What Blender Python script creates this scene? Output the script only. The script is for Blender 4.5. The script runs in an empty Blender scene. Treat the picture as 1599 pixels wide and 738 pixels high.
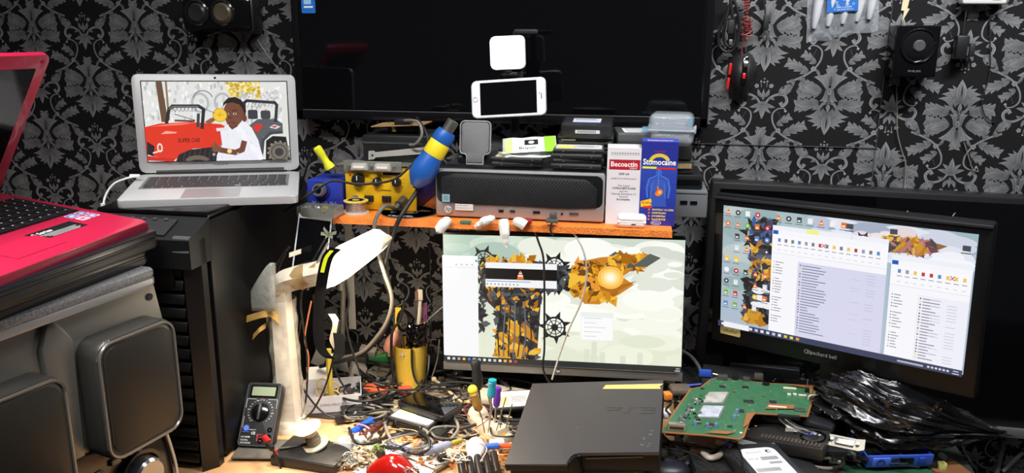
import bpy, bmesh, random
from math import *
from mathutils import Vector, Matrix, Euler, noise
import mathutils.geometry as mgeo
V = Vector
random.seed(7)
C = bpy.context.scene.collection
SC = bpy.context.scene

# ------------------------------------------------------------------ camera, world, lights
CAM = V((0, -1.9, 0.80)); FPX = 1250.0
PITCH, YAW, ROLL = radians(14), radians(8.7), radians(.4)
fw = V((-sin(YAW)*cos(PITCH), cos(YAW)*cos(PITCH), -sin(PITCH)))
rt0 = V((cos(YAW), sin(YAW), 0)); up0 = rt0.cross(fw)
RT = rt0*cos(ROLL)+up0*sin(ROLL); UP = up0*cos(ROLL)-rt0*sin(ROLL)
cam = bpy.data.cameras.new('camera'); co = bpy.data.objects.new('camera', cam); C.objects.link(co)
cam.sensor_width = 36; cam.lens = 36*FPX/1599; cam.clip_start = .02
co.matrix_world = Matrix(((RT.x, UP.x, -fw.x, CAM.x), (RT.y, UP.y, -fw.y, CAM.y), (RT.z, UP.z, -fw.z, CAM.z), (0, 0, 0, 1)))
SC.camera = co
vs = SC.view_settings; vs.view_transform = 'Standard'; vs.look = 'None'; vs.gamma = 1; vs.exposure = 0; vs.use_curve_mapping = False
w = bpy.data.worlds.new('world'); SC.world = w; w.use_nodes = True
w.node_tree.nodes['Background'].inputs[0].default_value = (.75, .8, .9, 1)
w.node_tree.nodes['Background'].inputs[1].default_value = .06

def area(name, loc, target, sx, sy, power, col=(1, 1, 1), spread=180):
    l = bpy.data.lights.new(name, 'AREA'); l.spread = radians(spread); l.shape = 'RECTANGLE'; l.size = sx; l.size_y = sy; l.energy = power; l.color = col
    o = bpy.data.objects.new(name, l); C.objects.link(o); o.location = loc
    o.rotation_euler = (V(target)-V(loc)).to_track_quat('-Z', 'Y').to_euler(); return o
area('ceiling_tube_light', (.80, -1.0, 2.1), (.62, 0, .70), 1.1, .12, 27, (.95, .97, 1), 120)
area('room_light', (-.55, -1.75, 2.1), (-.45, -.75, .3), 1.0, .3, 11, (1, .98, .96), 84)
area('left_fill_light', (-1.15, -.95, 2.0), (-1.0, -.85, .3), .5, .3, 3.2, (1, .97, .95), 60)  # added fill from above, brightens the laptop stack and stereo
def spot_point(name, loc, power, col, r=.03):
    l = bpy.data.lights.new(name, 'POINT'); l.energy = power; l.color = col; l.shadow_soft_size = r
    o = bpy.data.objects.new(name, l); C.objects.link(o); o.location = loc; return o

# ------------------------------------------------------------------ helpers
def dirp(px, py): return fw + RT*((px-799.5)/FPX) - UP*((py-369)/FPX)
def P(px, py, y=-.3):
    d = dirp(px, py); return CAM + d*((y-CAM.y)/d.y)
def Z(px, py, z=.0):
    d = dirp(px, py); return CAM + d*((z-CAM.z)/d.z)
def lin(c):
    if max(c) > 1.001: c = [v/255 for v in c]
    return tuple((v/12.92 if v <= .04045 else ((v+.055)/1.055)**2.4) for v in c[:3])
MATS = {}
def mat(name, col, rough=.5, metal=0, bump=0, bscale=200, var=0, vscale=8, alpha=1, trans=0, emit=0, ecol=None, coat=0, aniso=None, spec=.5):
    if name in MATS: return MATS[name]
    m = bpy.data.materials.new(name); m.use_nodes = True; nt = m.node_tree; b = nt.nodes['Principled BSDF']
    c = lin(col)
    b.inputs['Base Color'].default_value = (*c, 1); b.inputs['Roughness'].default_value = rough; b.inputs['Metallic'].default_value = metal
    b.inputs['Specular IOR Level'].default_value = spec
    b.inputs['Alpha'].default_value = alpha; b.inputs['Transmission Weight'].default_value = trans; b.inputs['Coat Weight'].default_value = coat
    if emit:
        b.inputs['Emission Color'].default_value = (*lin(ecol or col), 1); b.inputs['Emission Strength'].default_value = emit
    tc = nt.nodes.new('ShaderNodeTexCoord')
    if var:
        n = nt.nodes.new('ShaderNodeTexNoise'); n.inputs['Scale'].default_value = vscale; n.inputs['Detail'].default_value = 5
        nt.links.new(tc.outputs['Object'], n.inputs['Vector'])
        r = nt.nodes.new('ShaderNodeMapRange'); r.inputs[1].default_value = .3; r.inputs[2].default_value = .7; r.inputs[3].default_value = 1-var; r.inputs[4].default_value = 1+var
        nt.links.new(n.outputs['Fac'], r.inputs[0])
        mx = nt.nodes.new('ShaderNodeVectorMath'); mx.operation = 'SCALE'; mx.inputs[0].default_value = c
        nt.links.new(r.outputs[0], mx.inputs['Scale']); nt.links.new(mx.outputs[0], b.inputs['Base Color'])
    if bump:
        n = nt.nodes.new('ShaderNodeTexNoise'); n.inputs['Scale'].default_value = bscale; n.inputs['Detail'].default_value = 4
        nt.links.new(tc.outputs['Object'], n.inputs['Vector'])
        bp = nt.nodes.new('ShaderNodeBump'); bp.inputs['Strength'].default_value = bump; bp.inputs['Distance'].default_value = .01
        nt.links.new(n.outputs['Fac'], bp.inputs['Height']); nt.links.new(bp.outputs[0], b.inputs['Normal'])
    MATS[name] = m; return m
def vcol_mat(name, emit=False, rough=.5, metal=0, strength=1.0):
    m = bpy.data.materials.new(name); m.use_nodes = True; nt = m.node_tree; b = nt.nodes['Principled BSDF']
    a = nt.nodes.new('ShaderNodeAttribute'); a.attribute_name = 'Col'
    b.inputs['Roughness'].default_value = rough; b.inputs['Metallic'].default_value = metal
    if emit:
        b.inputs['Base Color'].default_value = (.01, .01, .01, 1); b.inputs['Roughness'].default_value = .3
        nt.links.new(a.outputs['Color'], b.inputs['Emission Color']); b.inputs['Emission Strength'].default_value = strength
    else: nt.links.new(a.outputs['Color'], b.inputs['Base Color'])
    return m
PRINT = vcol_mat('printed_ink', rough=.45); SCREEN = vcol_mat('lit_display', True)
def mesh_mat(name, col, scale=900, gap=.5, hole=(12, 12, 12), rough=.5, metal=0):
    """perforated grille: a grid of dark holes in a coloured sheet"""
    m = bpy.data.materials.new(name); m.use_nodes = True; nt = m.node_tree; b = nt.nodes['Principled BSDF']
    tc = nt.nodes.new('ShaderNodeTexCoord'); vo = nt.nodes.new('ShaderNodeTexVoronoi'); vo.inputs['Scale'].default_value = scale; vo.inputs['Randomness'].default_value = 0
    nt.links.new(tc.outputs['Object'], vo.inputs['Vector'])
    r = nt.nodes.new('ShaderNodeMapRange'); r.inputs[1].default_value = gap-.08; r.inputs[2].default_value = gap+.08
    nt.links.new(vo.outputs['Distance'], r.inputs[0])
    mx = nt.nodes.new('ShaderNodeMix'); mx.data_type = 'RGBA'; mx.inputs[6].default_value = (*lin(hole), 1); mx.inputs[7].default_value = (*lin(col), 1)
    nt.links.new(r.outputs[0], mx.inputs[0]); nt.links.new(mx.outputs[2], b.inputs['Base Color'])
    b.inputs['Roughness'].default_value = rough; b.inputs['Metallic'].default_value = metal; return m

def rotm(rx=0, ry=0, rz=0): return Euler((radians(rx), radians(ry), radians(rz))).to_matrix().to_4x4()
def TR(loc, rx=0, ry=0, rz=0): return Matrix.Translation(V(loc)) @ rotm(rx, ry, rz)
def smooth_path(pts, n=6):
    pts = [V(p) for p in pts]
    if len(pts) < 3: return pts
    out = []
    for i in range(len(pts)-1):
        a = pts[max(i-1, 0)]; b = pts[i]; c = pts[i+1]; d = pts[min(i+2, len(pts)-1)]
        for k in range(n):
            t = k/n
            out.append(.5*((2*b)+(c-a)*t+(2*a-5*b+4*c-d)*t*t+(3*b-a-3*c+d)*t**3))
    out.append(pts[-1]); return out
def rrect(w, h, r, n=5, cx=0, cy=0):
    o = []
    for (sx, sy, a0) in ((1, 1, 0), (-1, 1, 90), (-1, -1, 180), (1, -1, 270)):
        for k in range(n+1):
            a = radians(a0+90*k/n); o.append((cx+sx*(w/2-r)+r*cos(a), cy+sy*(h/2-r)+r*sin(a)))
    return o

class G:
    def __init__(s): s.b = bmesh.new()
    def _x(s, vs, M):
        if M is not None:
            for v in vs: v.co = M @ v.co
    def box(s, c, d, M=None, bev=0, seg=2, R=None):
        r = bmesh.ops.create_cube(s.b, size=1); vs = r['verts']
        for v in vs: v.co = V((v.co.x*d[0], v.co.y*d[1], v.co.z*d[2]))
        if bev:
            es = list({e for v in vs for e in v.link_edges})
            q = bmesh.ops.bevel(s.b, geom=es, offset=min(bev, min(d)*.49), segments=seg, affect='EDGES', profile=.5)
            vs = list({v for f in q['faces'] for v in f.verts} | {v for v in vs if v.is_valid})
        T = Matrix.Translation(V(c)) @ (R if R is not None else Matrix())
        s._x(vs, (M @ T) if M is not None else T); return s
    def ring(s, c, fr, r, n): return [s.b.verts.new(c+fr[0]*(r*cos(2*pi*k/n))+fr[1]*(r*sin(2*pi*k/n))) for k in range(n)]
    def tube(s, pts, r, n=8, M=None, sm=6, cap=True):
        pts = smooth_path(pts, sm) if sm else [V(p) for p in pts]
        rs = r if isinstance(r, (list, tuple)) else None
        prev = None; nrm = None; vs = []
        for i, p in enumerate(pts):
            t = (pts[min(i+1, len(pts)-1)]-pts[max(i-1, 0)])
            if t.length < 1e-9: t = V((0, 0, 1))
            t.normalize()
            if nrm is None: nrm = t.orthogonal().normalized()
            else:
                nrm = nrm-t*nrm.dot(t)
                nrm = nrm.normalized() if nrm.length > 1e-6 else t.orthogonal().normalized()
            rr = (rs[0]+(rs[-1]-rs[0])*i/(len(pts)-1) if len(rs) == 2 else rs[min(int(i/(len(pts)-1)*(len(rs)-1)+.5), len(rs)-1)]) if rs else r
            ring = s.ring(p, (nrm, t.cross(nrm)), rr, n); vs += ring
            if prev:
                for k in range(n): s.b.faces.new((prev[k], prev[(k+1) % n], ring[(k+1) % n], ring[k]))
            elif cap: s.b.faces.new(ring[::-1])
            prev = ring
        if cap: s.b.faces.new(prev)
        s._x(vs, M); return s
    def cyl(s, p0, p1, r0, r1=None, n=20, M=None): return s.tube([p0, p1], (r0, r0 if r1 is None else r1), n, M, 0)
    def lathe(s, prof, n=28, M=None):
        prev = None; vs = []
        for (r, z) in prof:
            if r < 1e-6: ring = [s.b.verts.new((0, 0, z))]
            else: ring = [s.b.verts.new((r*cos(2*pi*k/n), r*sin(2*pi*k/n), z)) for k in range(n)]
            vs += ring
            if prev:
                if len(prev) == 1 and len(ring) > 1:
                    for k in range(n): s.b.faces.new((prev[0], ring[k], ring[(k+1) % n]))
                elif len(ring) == 1 and len(prev) > 1:
                    for k in range(n): s.b.faces.new((prev[(k+1) % n], prev[k], ring[0]))
                elif len(ring) > 1:
                    for k in range(n): s.b.faces.new((prev[k], prev[(k+1) % n], ring[(k+1) % n], ring[k]))
            prev = ring
        s._x(vs, M); return s
    def prism(s, out, z0, z1, M=None, bev=0):
        """outline in local XY extruded along Z"""
        a = [s.b.verts.new((x, y, z0)) for x, y in out]; b = [s.b.verts.new((x, y, z1)) for x, y in out]; n = len(out)
        f0 = s.b.faces.new(a[::-1]); f1 = s.b.faces.new(b)
        for k in range(n): s.b.faces.new((a[k], a[(k+1) % n], b[(k+1) % n], b[k]))
        vs = a+b
        if bev:
            es = list(f1.edges)+list(f0.edges)
            q = bmesh.ops.bevel(s.b, geom=es, offset=bev, segments=2, affect='EDGES', profile=.5)
            vs = list({v for f in q['faces'] for v in f.verts} | {v for v in vs if v.is_valid})
        s._x(vs, M); return s
    def sph(s, c, r, M=None, u=16, v=10, R=None):
        r = r if isinstance(r, (tuple, list)) else (r, r, r)
        q = bmesh.ops.create_uvsphere(s.b, u_segments=u, v_segments=v, radius=1)['verts']
        for x in q: x.co = V((x.co.x*r[0], x.co.y*r[1], x.co.z*r[2]))
        T = Matrix.Translation(V(c)) @ (R if R is not None else Matrix())
        s._x(q, (M @ T) if M is not None else T); return s
    def sheet(s, fn, nu, nv, thick=0, M=None, wrapu=False):
        g = [[s.b.verts.new(fn(i/nu, j/nv)) for j in range(nv+1)] for i in range(nu+(0 if wrapu else 1))]
        L = len(g)
        for i in range(nu):
            for j in range(nv): s.b.faces.new((g[i][j], g[(i+1) % L][j], g[(i+1) % L][j+1], g[i][j+1]))
        s._x([v for r in g for v in r], M); return s

def link(name, me, parent=None, M=None):
    o = bpy.data.objects.new(name, me); C.objects.link(o)
    if parent: o.parent = parent
    if M is not None: o.matrix_local = M
    return o
def obj(name, g, m, parent=None, M=None, label=None, cat=None, group=None, kind=None, ang=38, solid=0, orig=None):
    me = bpy.data.meshes.new(name)
    if not parent and orig is None and M is None:
        g.b.verts.ensure_lookup_table(); lo = V((1e9,)*3); hi = V((-1e9,)*3)
        for v in g.b.verts:
            for i in range(3): lo[i] = min(lo[i], v.co[i]); hi[i] = max(hi[i], v.co[i])
        orig = V(((lo.x+hi.x)/2, (lo.y+hi.y)/2, lo.z))
    if orig is not None:
        for v in g.b.verts: v.co -= V(orig)
        M = Matrix.Translation(V(orig))
    bmesh.ops.recalc_face_normals(g.b, faces=g.b.faces)
    g.b.to_mesh(me); g.b.free()
    for p in me.polygons: p.use_smooth = True
    me.set_sharp_from_angle(angle=radians(ang))
    me.materials.append(m)
    o = link(name, me, parent, M)
    if solid:
        md = o.modifiers.new('thickness', 'SOLIDIFY'); md.thickness = solid
    return tag(o, label, cat, group, kind)
def tag(o, label=None, cat=None, group=None, kind=None):
    if label: o['label'] = label
    if cat: o['category'] = cat
    if group: o['group'] = group
    if kind: o['kind'] = kind
    return o
def thing(name, label, cat, M, group=None):
    o = bpy.data.objects.new(name, None); C.objects.link(o); o.matrix_local = M; o.empty_display_size = .02
    return tag(o, label, cat, group)
def struct(name, g, m, **k): return obj(name, g, m, kind='structure', **k)
def copy_tree(o, M=None, parent=None):
    c = o.copy(); C.objects.link(c); c.parent = parent
    if M is not None: c.matrix_local = M
    for ch in [x for x in bpy.data.objects if x.parent == o]:
        if ch is not c: copy_tree(ch, None, c)
    return c

FONTC = {}
def glyphs(txt, bold=False):
    k = (txt, bold)
    if k in FONTC: return FONTC[k]
    cu = bpy.data.curves.new('t', 'FONT'); cu.body = txt; cu.size = 1; cu.resolution_u = 2
    if bold: cu.offset = .018
    o = bpy.data.objects.new('t', cu); C.objects.link(o)
    me = bpy.data.meshes.new_from_object(o.evaluated_get(bpy.context.evaluated_depsgraph_get()))
    vs = [(v.co.x, v.co.y) for v in me.vertices]; fs = [tuple(p.vertices) for p in me.polygons]
    bpy.data.objects.remove(o); bpy.data.curves.remove(cu); bpy.data.meshes.remove(me)
    w = max([v[0] for v in vs], default=1)
    FONTC[k] = (vs, fs, w); return FONTC[k]

class Art:
    """flat printed / displayed picture: coloured polygons in local XY; each later shape lies a hair above the last"""
    def __init__(s, dz=1.5e-5, clip=None): s.v = []; s.f = []; s.c = []; s.z = 0; s.dz = dz; s.clip = clip
    def poly(s, pts, col):
        if s.clip: pts = [(min(max(p[0], 0), s.clip[0]), min(max(p[1], 0), s.clip[1])) for p in pts]
        s.z += s.dz; n = len(s.v); s.v += [(p[0], p[1], s.z) for p in pts]; s.f.append(tuple(range(n, n+len(pts)))); s.c.append(lin(col)); return s
    def rect(s, x0, y0, x1, y1, col): return s.poly([(x0, y0), (x1, y0), (x1, y1), (x0, y1)], col)
    def rr(s, x0, y0, x1, y1, r, col): return s.poly(rrect(x1-x0, y1-y0, r, 4, (x0+x1)/2, (y0+y1)/2), col)
    def disc(s, x, y, r, col, ry=None, n=24, rot=0):
        ry = ry or r; a = radians(rot); return s.poly([(x+r*cos(t)*cos(a)-ry*sin(t)*sin(a), y+r*cos(t)*sin(a)+ry*sin(t)*cos(a)) for t in [2*pi*k/n for k in range(n)]], col)
    def line(s, pts, w, col):
        s.z += s.dz
        pts = [V((p[0], p[1])) for p in pts]
        for a, b in zip(pts, pts[1:]):
            d = (b-a)
            if d.length < 1e-9: continue
            d.normalize(); q = V((-d.y, d.x))*w/2; n = len(s.v)
            for p in (a-q-d*w*.2, b-q+d*w*.2, b+q+d*w*.2, a+q-d*w*.2): s.v.append((p.x, p.y, s.z))
            s.f.append((n, n+1, n+2, n+3)); s.c.append(lin(col))
        return s
    def ringa(s, x, y, r, w, col, a0=0, a1=360, n=24, ry=None):
        ry = ry or r
        return s.line([(x+r*cos(radians(a0+(a1-a0)*k/n)), y+ry*sin(radians(a0+(a1-a0)*k/n))) for k in range(n+1)], w, col)
    def text(s, t, x, y, h, col, bold=False, w=None, center=False, shear=0):
        vs, fs, tw = glyphs(t, bold); sc = h/.72; sx = (w/tw) if w else sc
        if center: x -= tw*sx/2
        s.z += s.dz; n = len(s.v)
        s.v += [(x+a*sx+shear*b*sc, y+b*sc, s.z) for a, b in vs]
        for f in fs: s.f.append(tuple(i+n for i in f)); s.c.append(lin(col))
        return s
    def vgrad(s, x0, y0, x1, y1, c0, c1, n=12):
        for k in range(n):
            t = k/(n-1); s.rect(x0, y0+(y1-y0)*k/n, x1, y0+(y1-y0)*(k+1)/n, [a+(b-a)*t for a, b in zip(c0, c1)])
        return s
    def build(s, name, m, parent=None, M=None, **k):
        if s.clip: s.v = [(min(max(v[0], 0), s.clip[0]), min(max(v[1], 0), s.clip[1]), v[2]) for v in s.v]
        me = bpy.data.meshes.new(name); me.from_pydata(s.v, [], s.f)
        at = me.attributes.new('Col', 'FLOAT_COLOR', 'CORNER'); i = 0
        flat = []
        for f, c in zip(me.polygons, s.c): flat += [c[0], c[1], c[2], 1]*f.loop_total
        at.data.foreach_set('color', flat); me.materials.append(m)
        return tag(link(name, me, parent, M), **k)
FR = rotm(90, 0, 0)          # art drawn in XY stands up as XZ facing -Y
def front(y=0, x=0, z=0): return TR((x, y, z), 90, 0, 0)

# ------------------------------------------------------------------ common materials
BLK = mat('black_plastic', (22, 22, 23), .42, bump=.02, bscale=900)
BLKG = mat('gloss_black_plastic', (10, 10, 11), .12)
BLKM = mat('matte_black_plastic', (22, 22, 23), .6, bump=.05, bscale=700)
DGREY = mat('dark_grey_plastic', (58, 60, 63), .5)
GREY = mat('grey_plastic', (120, 122, 125), .5)
WHITE = mat('white_plastic', (232, 230, 226), .4)
IVORY = mat('ivory_plastic', (222, 212, 188), .45)
RUB = mat('black_cable_rubber', (20, 20, 21), .5)
RUBG = mat('grey_cable_rubber', (120, 116, 108), .5)
RUBW = mat('white_cable_rubber', (225, 222, 215), .45)
STEEL = mat('brushed_steel', (175, 175, 172), .32, .9, bump=.02, bscale=400)
DSTEEL = mat('dull_steel', (120, 118, 112), .45, .8, var=.15, vscale=40)
ALU = mat('silver_aluminium', (190, 190, 190), .42, .3)
YEL = mat('yellow_paint', (222, 178, 20), .42, var=.08, vscale=20)
YELP = mat('bright_yellow_plastic', (228, 222, 40), .4)
BLU = mat('blue_plastic', (28, 88, 170), .4)
NAVY = mat('dark_blue_paint', (26, 40, 120), .4)
ORG = mat('orange_laminate', (238, 122, 40), .5, var=.06, vscale=14)
RED = mat('red_plastic', (200, 28, 26), .3, coat=.4)
GLASSB = mat('black_glass', (7, 7, 9), .06, spec=.6)
CLEAR = mat('clear_plastic', (215, 222, 228), .12, alpha=.28, spec=.9, bump=.15, bscale=60)
WRAP = mat('cling_film', (70, 72, 76), .09, alpha=.10, spec=1, bump=.7, bscale=38)
WOOD = mat('pale_wood', (205, 160, 110), .55, var=.12, vscale=14)
PCBG = mat('green_circuit_board', (60, 108, 76), .4, var=.12, vscale=60)
PCBD = mat('dark_green_board', (36, 78, 52), .4, var=.2, vscale=60)
COP = mat('copper_edge', (176, 112, 62), .45, .3)
CARD = mat('white_card', (228, 226, 222), .7)
# ------------------------------------------------------------------ room shell
WALLM = mat('black_wallpaper_ground', (13, 13, 14), .75, spec=.25, bump=.06, bscale=1500)
struct('wall_back', G().box((-.3, .05, .55), (5.4, .1, 2.6)), WALLM, orig=(0, 0, 0))
struct('floor', G().box((-.3, -1.4, -.775), (5.4, 3.0, .05)), mat('grey_floor', (70, 66, 62), .6, var=.15))
INK = bpy.data.materials.new('silver_wallpaper_ink'); INK.use_nodes = True
_nt = INK.node_tree; _b = _nt.nodes['Principled BSDF']; _a = _nt.nodes.new('ShaderNodeAttribute'); _a.attribute_name = 'Col'
_nt.links.new(_a.outputs['Color'], _b.inputs['Base Color']); _b.inputs['Roughness'].default_value = .5; _b.inputs['Metallic'].default_value = .25

class Damask:
    """one repeat of the wallpaper's ornament; drawn in the pixels of a motif (y down), 1 unit = .25 mm"""
    def __init__(s): s.v = []; s.c = []; s.f = []; s.z = 0
    def petal(s, bx, by, tx, ty, w, bend=0, tone=1.0, n=6):
        d = V((tx-bx, ty-by)); L = d.length
        if L < 1: return
        q = V((-d.y, d.x))/L; s.z += 1; i0 = len(s.v)
        for k in range(n+1):
            t = k/n; c = V((bx, by))+d*t+q*(bend*L*sin(pi*t)); hw = w*(sin(pi*min(1, t*.9+.1)**.85)) if k < n else 0
            hw = max(hw, w*.12*(1-t))
            for sd, br in ((-1, .10), (-.84, 1.0), (-.45, .5), (-.12, .85), (0, .1), (.14, .75), (.5, .45), (.84, .85), (1, .08)):
                p = c+q*(hw*sd); s.v.append((p.x, p.y, s.z)); s.c.append(tone*br*(.55+.55*t))
        for k in range(n):
            for j in range(8):
                a = i0+k*9+j; s.f.append((a, a+1, a+10, a+9))
    def leaf(s, bx, by, tx, ty, W, n=4, bend=0, tone=1.0):
        """acanthus leaf: pairs of pointed lobes off a spine, then the tip lobe"""
        d = V((tx-bx, ty-by)); L = d.length; u = d/L; q = V((-u.y, u.x))
        for k in range(n):
            t = (k+.2)/(n+.4); c = V((bx, by))+d*t+q*(bend*L*sin(pi*t)); ln = W*(.75+.5*sin(pi*(t*.8+.15)))
            for sd in (-1, 1):
                e = c+u*ln*.95+q*sd*ln*.72; s.petal(c.x, c.y, e.x, e.y, ln*.35, -.12*sd, tone*(.8+.2*t))
        c = V((bx, by))+d*.35+q*(bend*L*.6); s.petal(c.x, c.y, tx, ty, W*.48, bend*.4, tone)
    def strip(s, pts, w0, w1, tone=1.0):
        pts = smooth_path([(p[0], p[1], 0) for p in pts], 5); s.z += 1; i0 = len(s.v); N = len(pts)-1
        for i, p in enumerate(pts):
            t = (pts[min(i+1, N)]-pts[max(i-1, 0)]).normalized(); q = V((-t.y, t.x, 0)); w = w0+(w1-w0)*i/N
            for sd, br in ((-1, 1), (0, .45), (1, .7)):
                v = p+q*w*sd; s.v.append((v.x, v.y, s.z)); s.c.append(tone*br)
        for i in range(N):
            for j in range(2):
                a = i0+i*3+j; s.f.append((a, a+1, a+4, a+3))
    def dot(s, x, y, r, tone=1.0, n=7):
        s.z += 1; i0 = len(s.v); s.v.append((x, y, s.z)); s.c.append(tone)
        for k in range(n): s.v.append((x+r*cos(2*pi*k/n), y+r*sin(2*pi*k/n), s.z)); s.c.append(tone*.7)
        for k in range(n): s.f.append((i0, i0+1+k, i0+1+(k+1) % n))
    def flower(s, x, y, r):
        for k in range(5): s.dot(x+r*.6*cos(k*1.257), y+r*.6*sin(k*1.257), r*.45, .85, 6)
        s.dot(x, y, r*.25, .3, 6)
    def mirror(s, i0, f0, cx):
        m = len(s.v)-i0; s.v += [(2*cx-x, y, z) for x, y, z in s.v[i0:]]; s.c += s.c[i0:i0+m]
        s.f += [tuple(i+m for i in f[::-1]) for f in s.f[f0:]]
    def cut(s, f, cx, *a):
        i0, f0 = len(s.v), len(s.f); f(*a); s.mirror(i0, f0, cx)
def medallion():
    d = Damask(); cx = 430
    def half():
        d.leaf(350, 395, 152, 418, 70, 4, -.06, .9); d.leaf(352, 310, 160, 345, 58, 4, .1, .8); d.leaf(365, 300, 200, 250, 66, 4, .05, 1.0)
        d.petal(420, 272, 283, 168, 44, .24, 1.0); d.petal(425, 272, 318, 170, 30, .12, .75); d.petal(426, 272, 350, 172, 28, .05, .9); d.petal(428, 266, 372, 140, 26, .1, .85)
        d.petal(365, 445, 238, 520, 26, -.25, .95); d.petal(380, 430, 295, 468, 18, .1, .8)
        d.petal(400, 460, 262, 560, 40, -.3, .9); d.petal(400, 480, 305, 612, 34, -.2, .95); d.petal(405, 490, 345, 640, 24, -.12, .9)
        d.petal(412, 280, 350, 385, 36, -.3, .75); d.petal(415, 300, 375, 400, 20, -.3, 1.0); d.petal(415, 400, 360, 445, 14, .2, .9)
        for k in range(5): d.dot(398-10*k, 540+((k*37) % 23)-8*k, 5, .12, 5)
    d.cut(half, cx)
    d.leaf(430, 250, 432, 80, 58, 4, 0, .95); d.petal(430, 250, 433, 150, 13, 0, .3)
    d.petal(430, 500, 420, 690, 48, 0, 1.0); d.petal(430, 470, 428, 560, 30, 0, .6); d.petal(430, 540, 428, 640, 9, 0, .15)
    d.petal(430, 270, 430, 330, 20, 0, 1.0); d.petal(430, 330, 430, 420, 16, 0, .5); d.petal(430, 410, 430, 480, 18, 0, 1.0)
    for k in range(3): d.dot(430, 300+38*k, 7, .1, 5)
    return d, cx, 80
def bouquet():
    d = Damask(); k = 2.2
    def S(x, y): return ((x-240)*k, (y-310)*k)
    def half():
        d.strip([S(246, 425), S(262, 392), S(292, 375), S(322, 378), S(332, 402), S(318, 418), S(308, 405)], 7, 15)
        d.petal(*S(296, 372), *S(352, 338), 20, .15); d.petal(*S(300, 368), *S(312, 340), 12, 0, .8)
        d.petal(*S(262, 392), *S(286, 398), 12, -.2, .8); d.petal(*S(250, 410), *S(290, 426), 17, .1, .9); d.petal(*S(246, 415), *S(275, 450), 16, .1)
        d.petal(*S(245, 385), *S(262, 352), 16, .1, .9); d.flower(*S(268, 340), 20); d.dot(*S(252, 322), 9, .8); d.strip([S(252, 324), S(250, 345)], 3, 3, .7)
        # scroll trailing away from the bouquet
        d.strip([S(330, 438), S(322, 428), S(300, 432), S(282, 452), S(286, 490), S(315, 530), S(360, 558), S(405, 575)], 4, 9)
        d.dot(*S(330, 440), 12, 1.0)
        for q in range(7): d.dot(*S(304+q*3.2, 446+q*8), 4, .6, 5)
        d.leaf(*S(300, 500), *S(358, 464), 44, 3, -.1); d.leaf(*S(325, 535), *S(414, 498), 56, 4, -.05); d.leaf(*S(345, 548), *S(350, 604), 38, 3, .05, .9)
        d.leaf(*S(375, 560), *S(424, 618), 44, 3, .1, .95); d.petal(*S(300, 520), *S(282, 560), 13, .1, .8); d.flower(*S(308, 520), 24)
    d.cut(half, 0)
    d.leaf(0, (420-310)*k, 0, (352-310)*k, 28, 2, 0, .95); d.petal(0, (415-310)*k, 0, (474-310)*k, 26, 0, 1.0); d.dot(0, 15*k, 10, .8); d.dot(0, 3, 8, .8)
    return d
MED, MCX, MTY = medallion(); BOU = bouquet()
wv, wc, wf = [], [], []
def stamp(d, cx, cy, X, Zt, sx, sz, flip, x0, x1):
    if X < x0-.13 or X > x1+.13: return
    n = len(wv); bad = set()
    for i, ((x, y, z), c) in enumerate(zip(d.v, d.c)):
        px = X+(x-cx)*sx; pz = Zt-(y-cy)*sz*(-1 if flip else 1)
        px = min(max(px, x0), x1); wv.append((px, -.0003-z*6e-6, pz)); wc.append(c)
    for f in d.f: wf.append(tuple(i+n for i in f))
def strip_fill(x0, x1, xa, za, flip=False):
    """hang one length of paper: medallion tops at xa + k*.284, half dropped by .1385"""
    Px, Pz = .284, .277
    for k in range(-14, 15):
        X = xa+k*Px/2; off = (k % 2)*Pz/2
        for r in range(-6, 7):
            zt = za+off+r*Pz*1.0
            if -.45 < zt < 1.4:
                stamp(MED, MCX, MTY, X, zt, .000247, .000247, flip, x0, x1)
                stamp(BOU, 0, 0, X, zt-(.165 if not flip else -.165), .000258, .000252, flip, x0, x1)
strip_fill(-2.3, -1.109, -1.248, .878)
strip_fill(-1.109, -.5, -.961, .756+.075)
strip_fill(-.5, .535, .282, .878)
strip_fill(.535, 1.35, .70, .641-.075, True)
me = bpy.data.meshes.new('wallpaper_pattern'); me.from_pydata(wv, [], wf)
at = me.attributes.new('Col', 'FLOAT_COLOR', 'POINT')
flat = []
for c in wc:
    g_ = .34*c+.008; flat += [g_, g_, g_*1.02, 1]
at.data.foreach_set('color', flat); me.materials.append(INK)
pat = link('wallpaper_pattern', me, bpy.data.objects['wall_back'])
g = G()
for (x0, x1, z) in ((-.5, .535, .563), (.535, 1.3, .45)): g.box(((x0+x1)/2, -.0025, z), (x1-x0, .0015, .0012))
for x in (-1.109, -.5, .535): g.box((x, -.0025, .45), (.001, .0015, 1.8))
obj('paper_seam', g, mat('seam_grey', (70, 70, 72), .7), bpy.data.objects['wall_back'])  # thin grey lines along the joints between paper lengths

# ------------------------------------------------------------------ desk
dk = thing('desk', 'pale wooden workbench covered with parts and tools', 'desk', TR((-.55, 0, 0)))
def wood_top():
    return G().box((0, -.41, -.02), (2.4, .80, .04), bev=.004)
obj('desk_top', wood_top(), WOOD, dk)
for x in (-1.15, 1.15):
    for y in (-.06, -.76): obj('leg', G().box((x, y, -.395), (.05, .05, .71), bev=.003), mat('dark_wood', (70, 50, 36), .6), dk)

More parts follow.
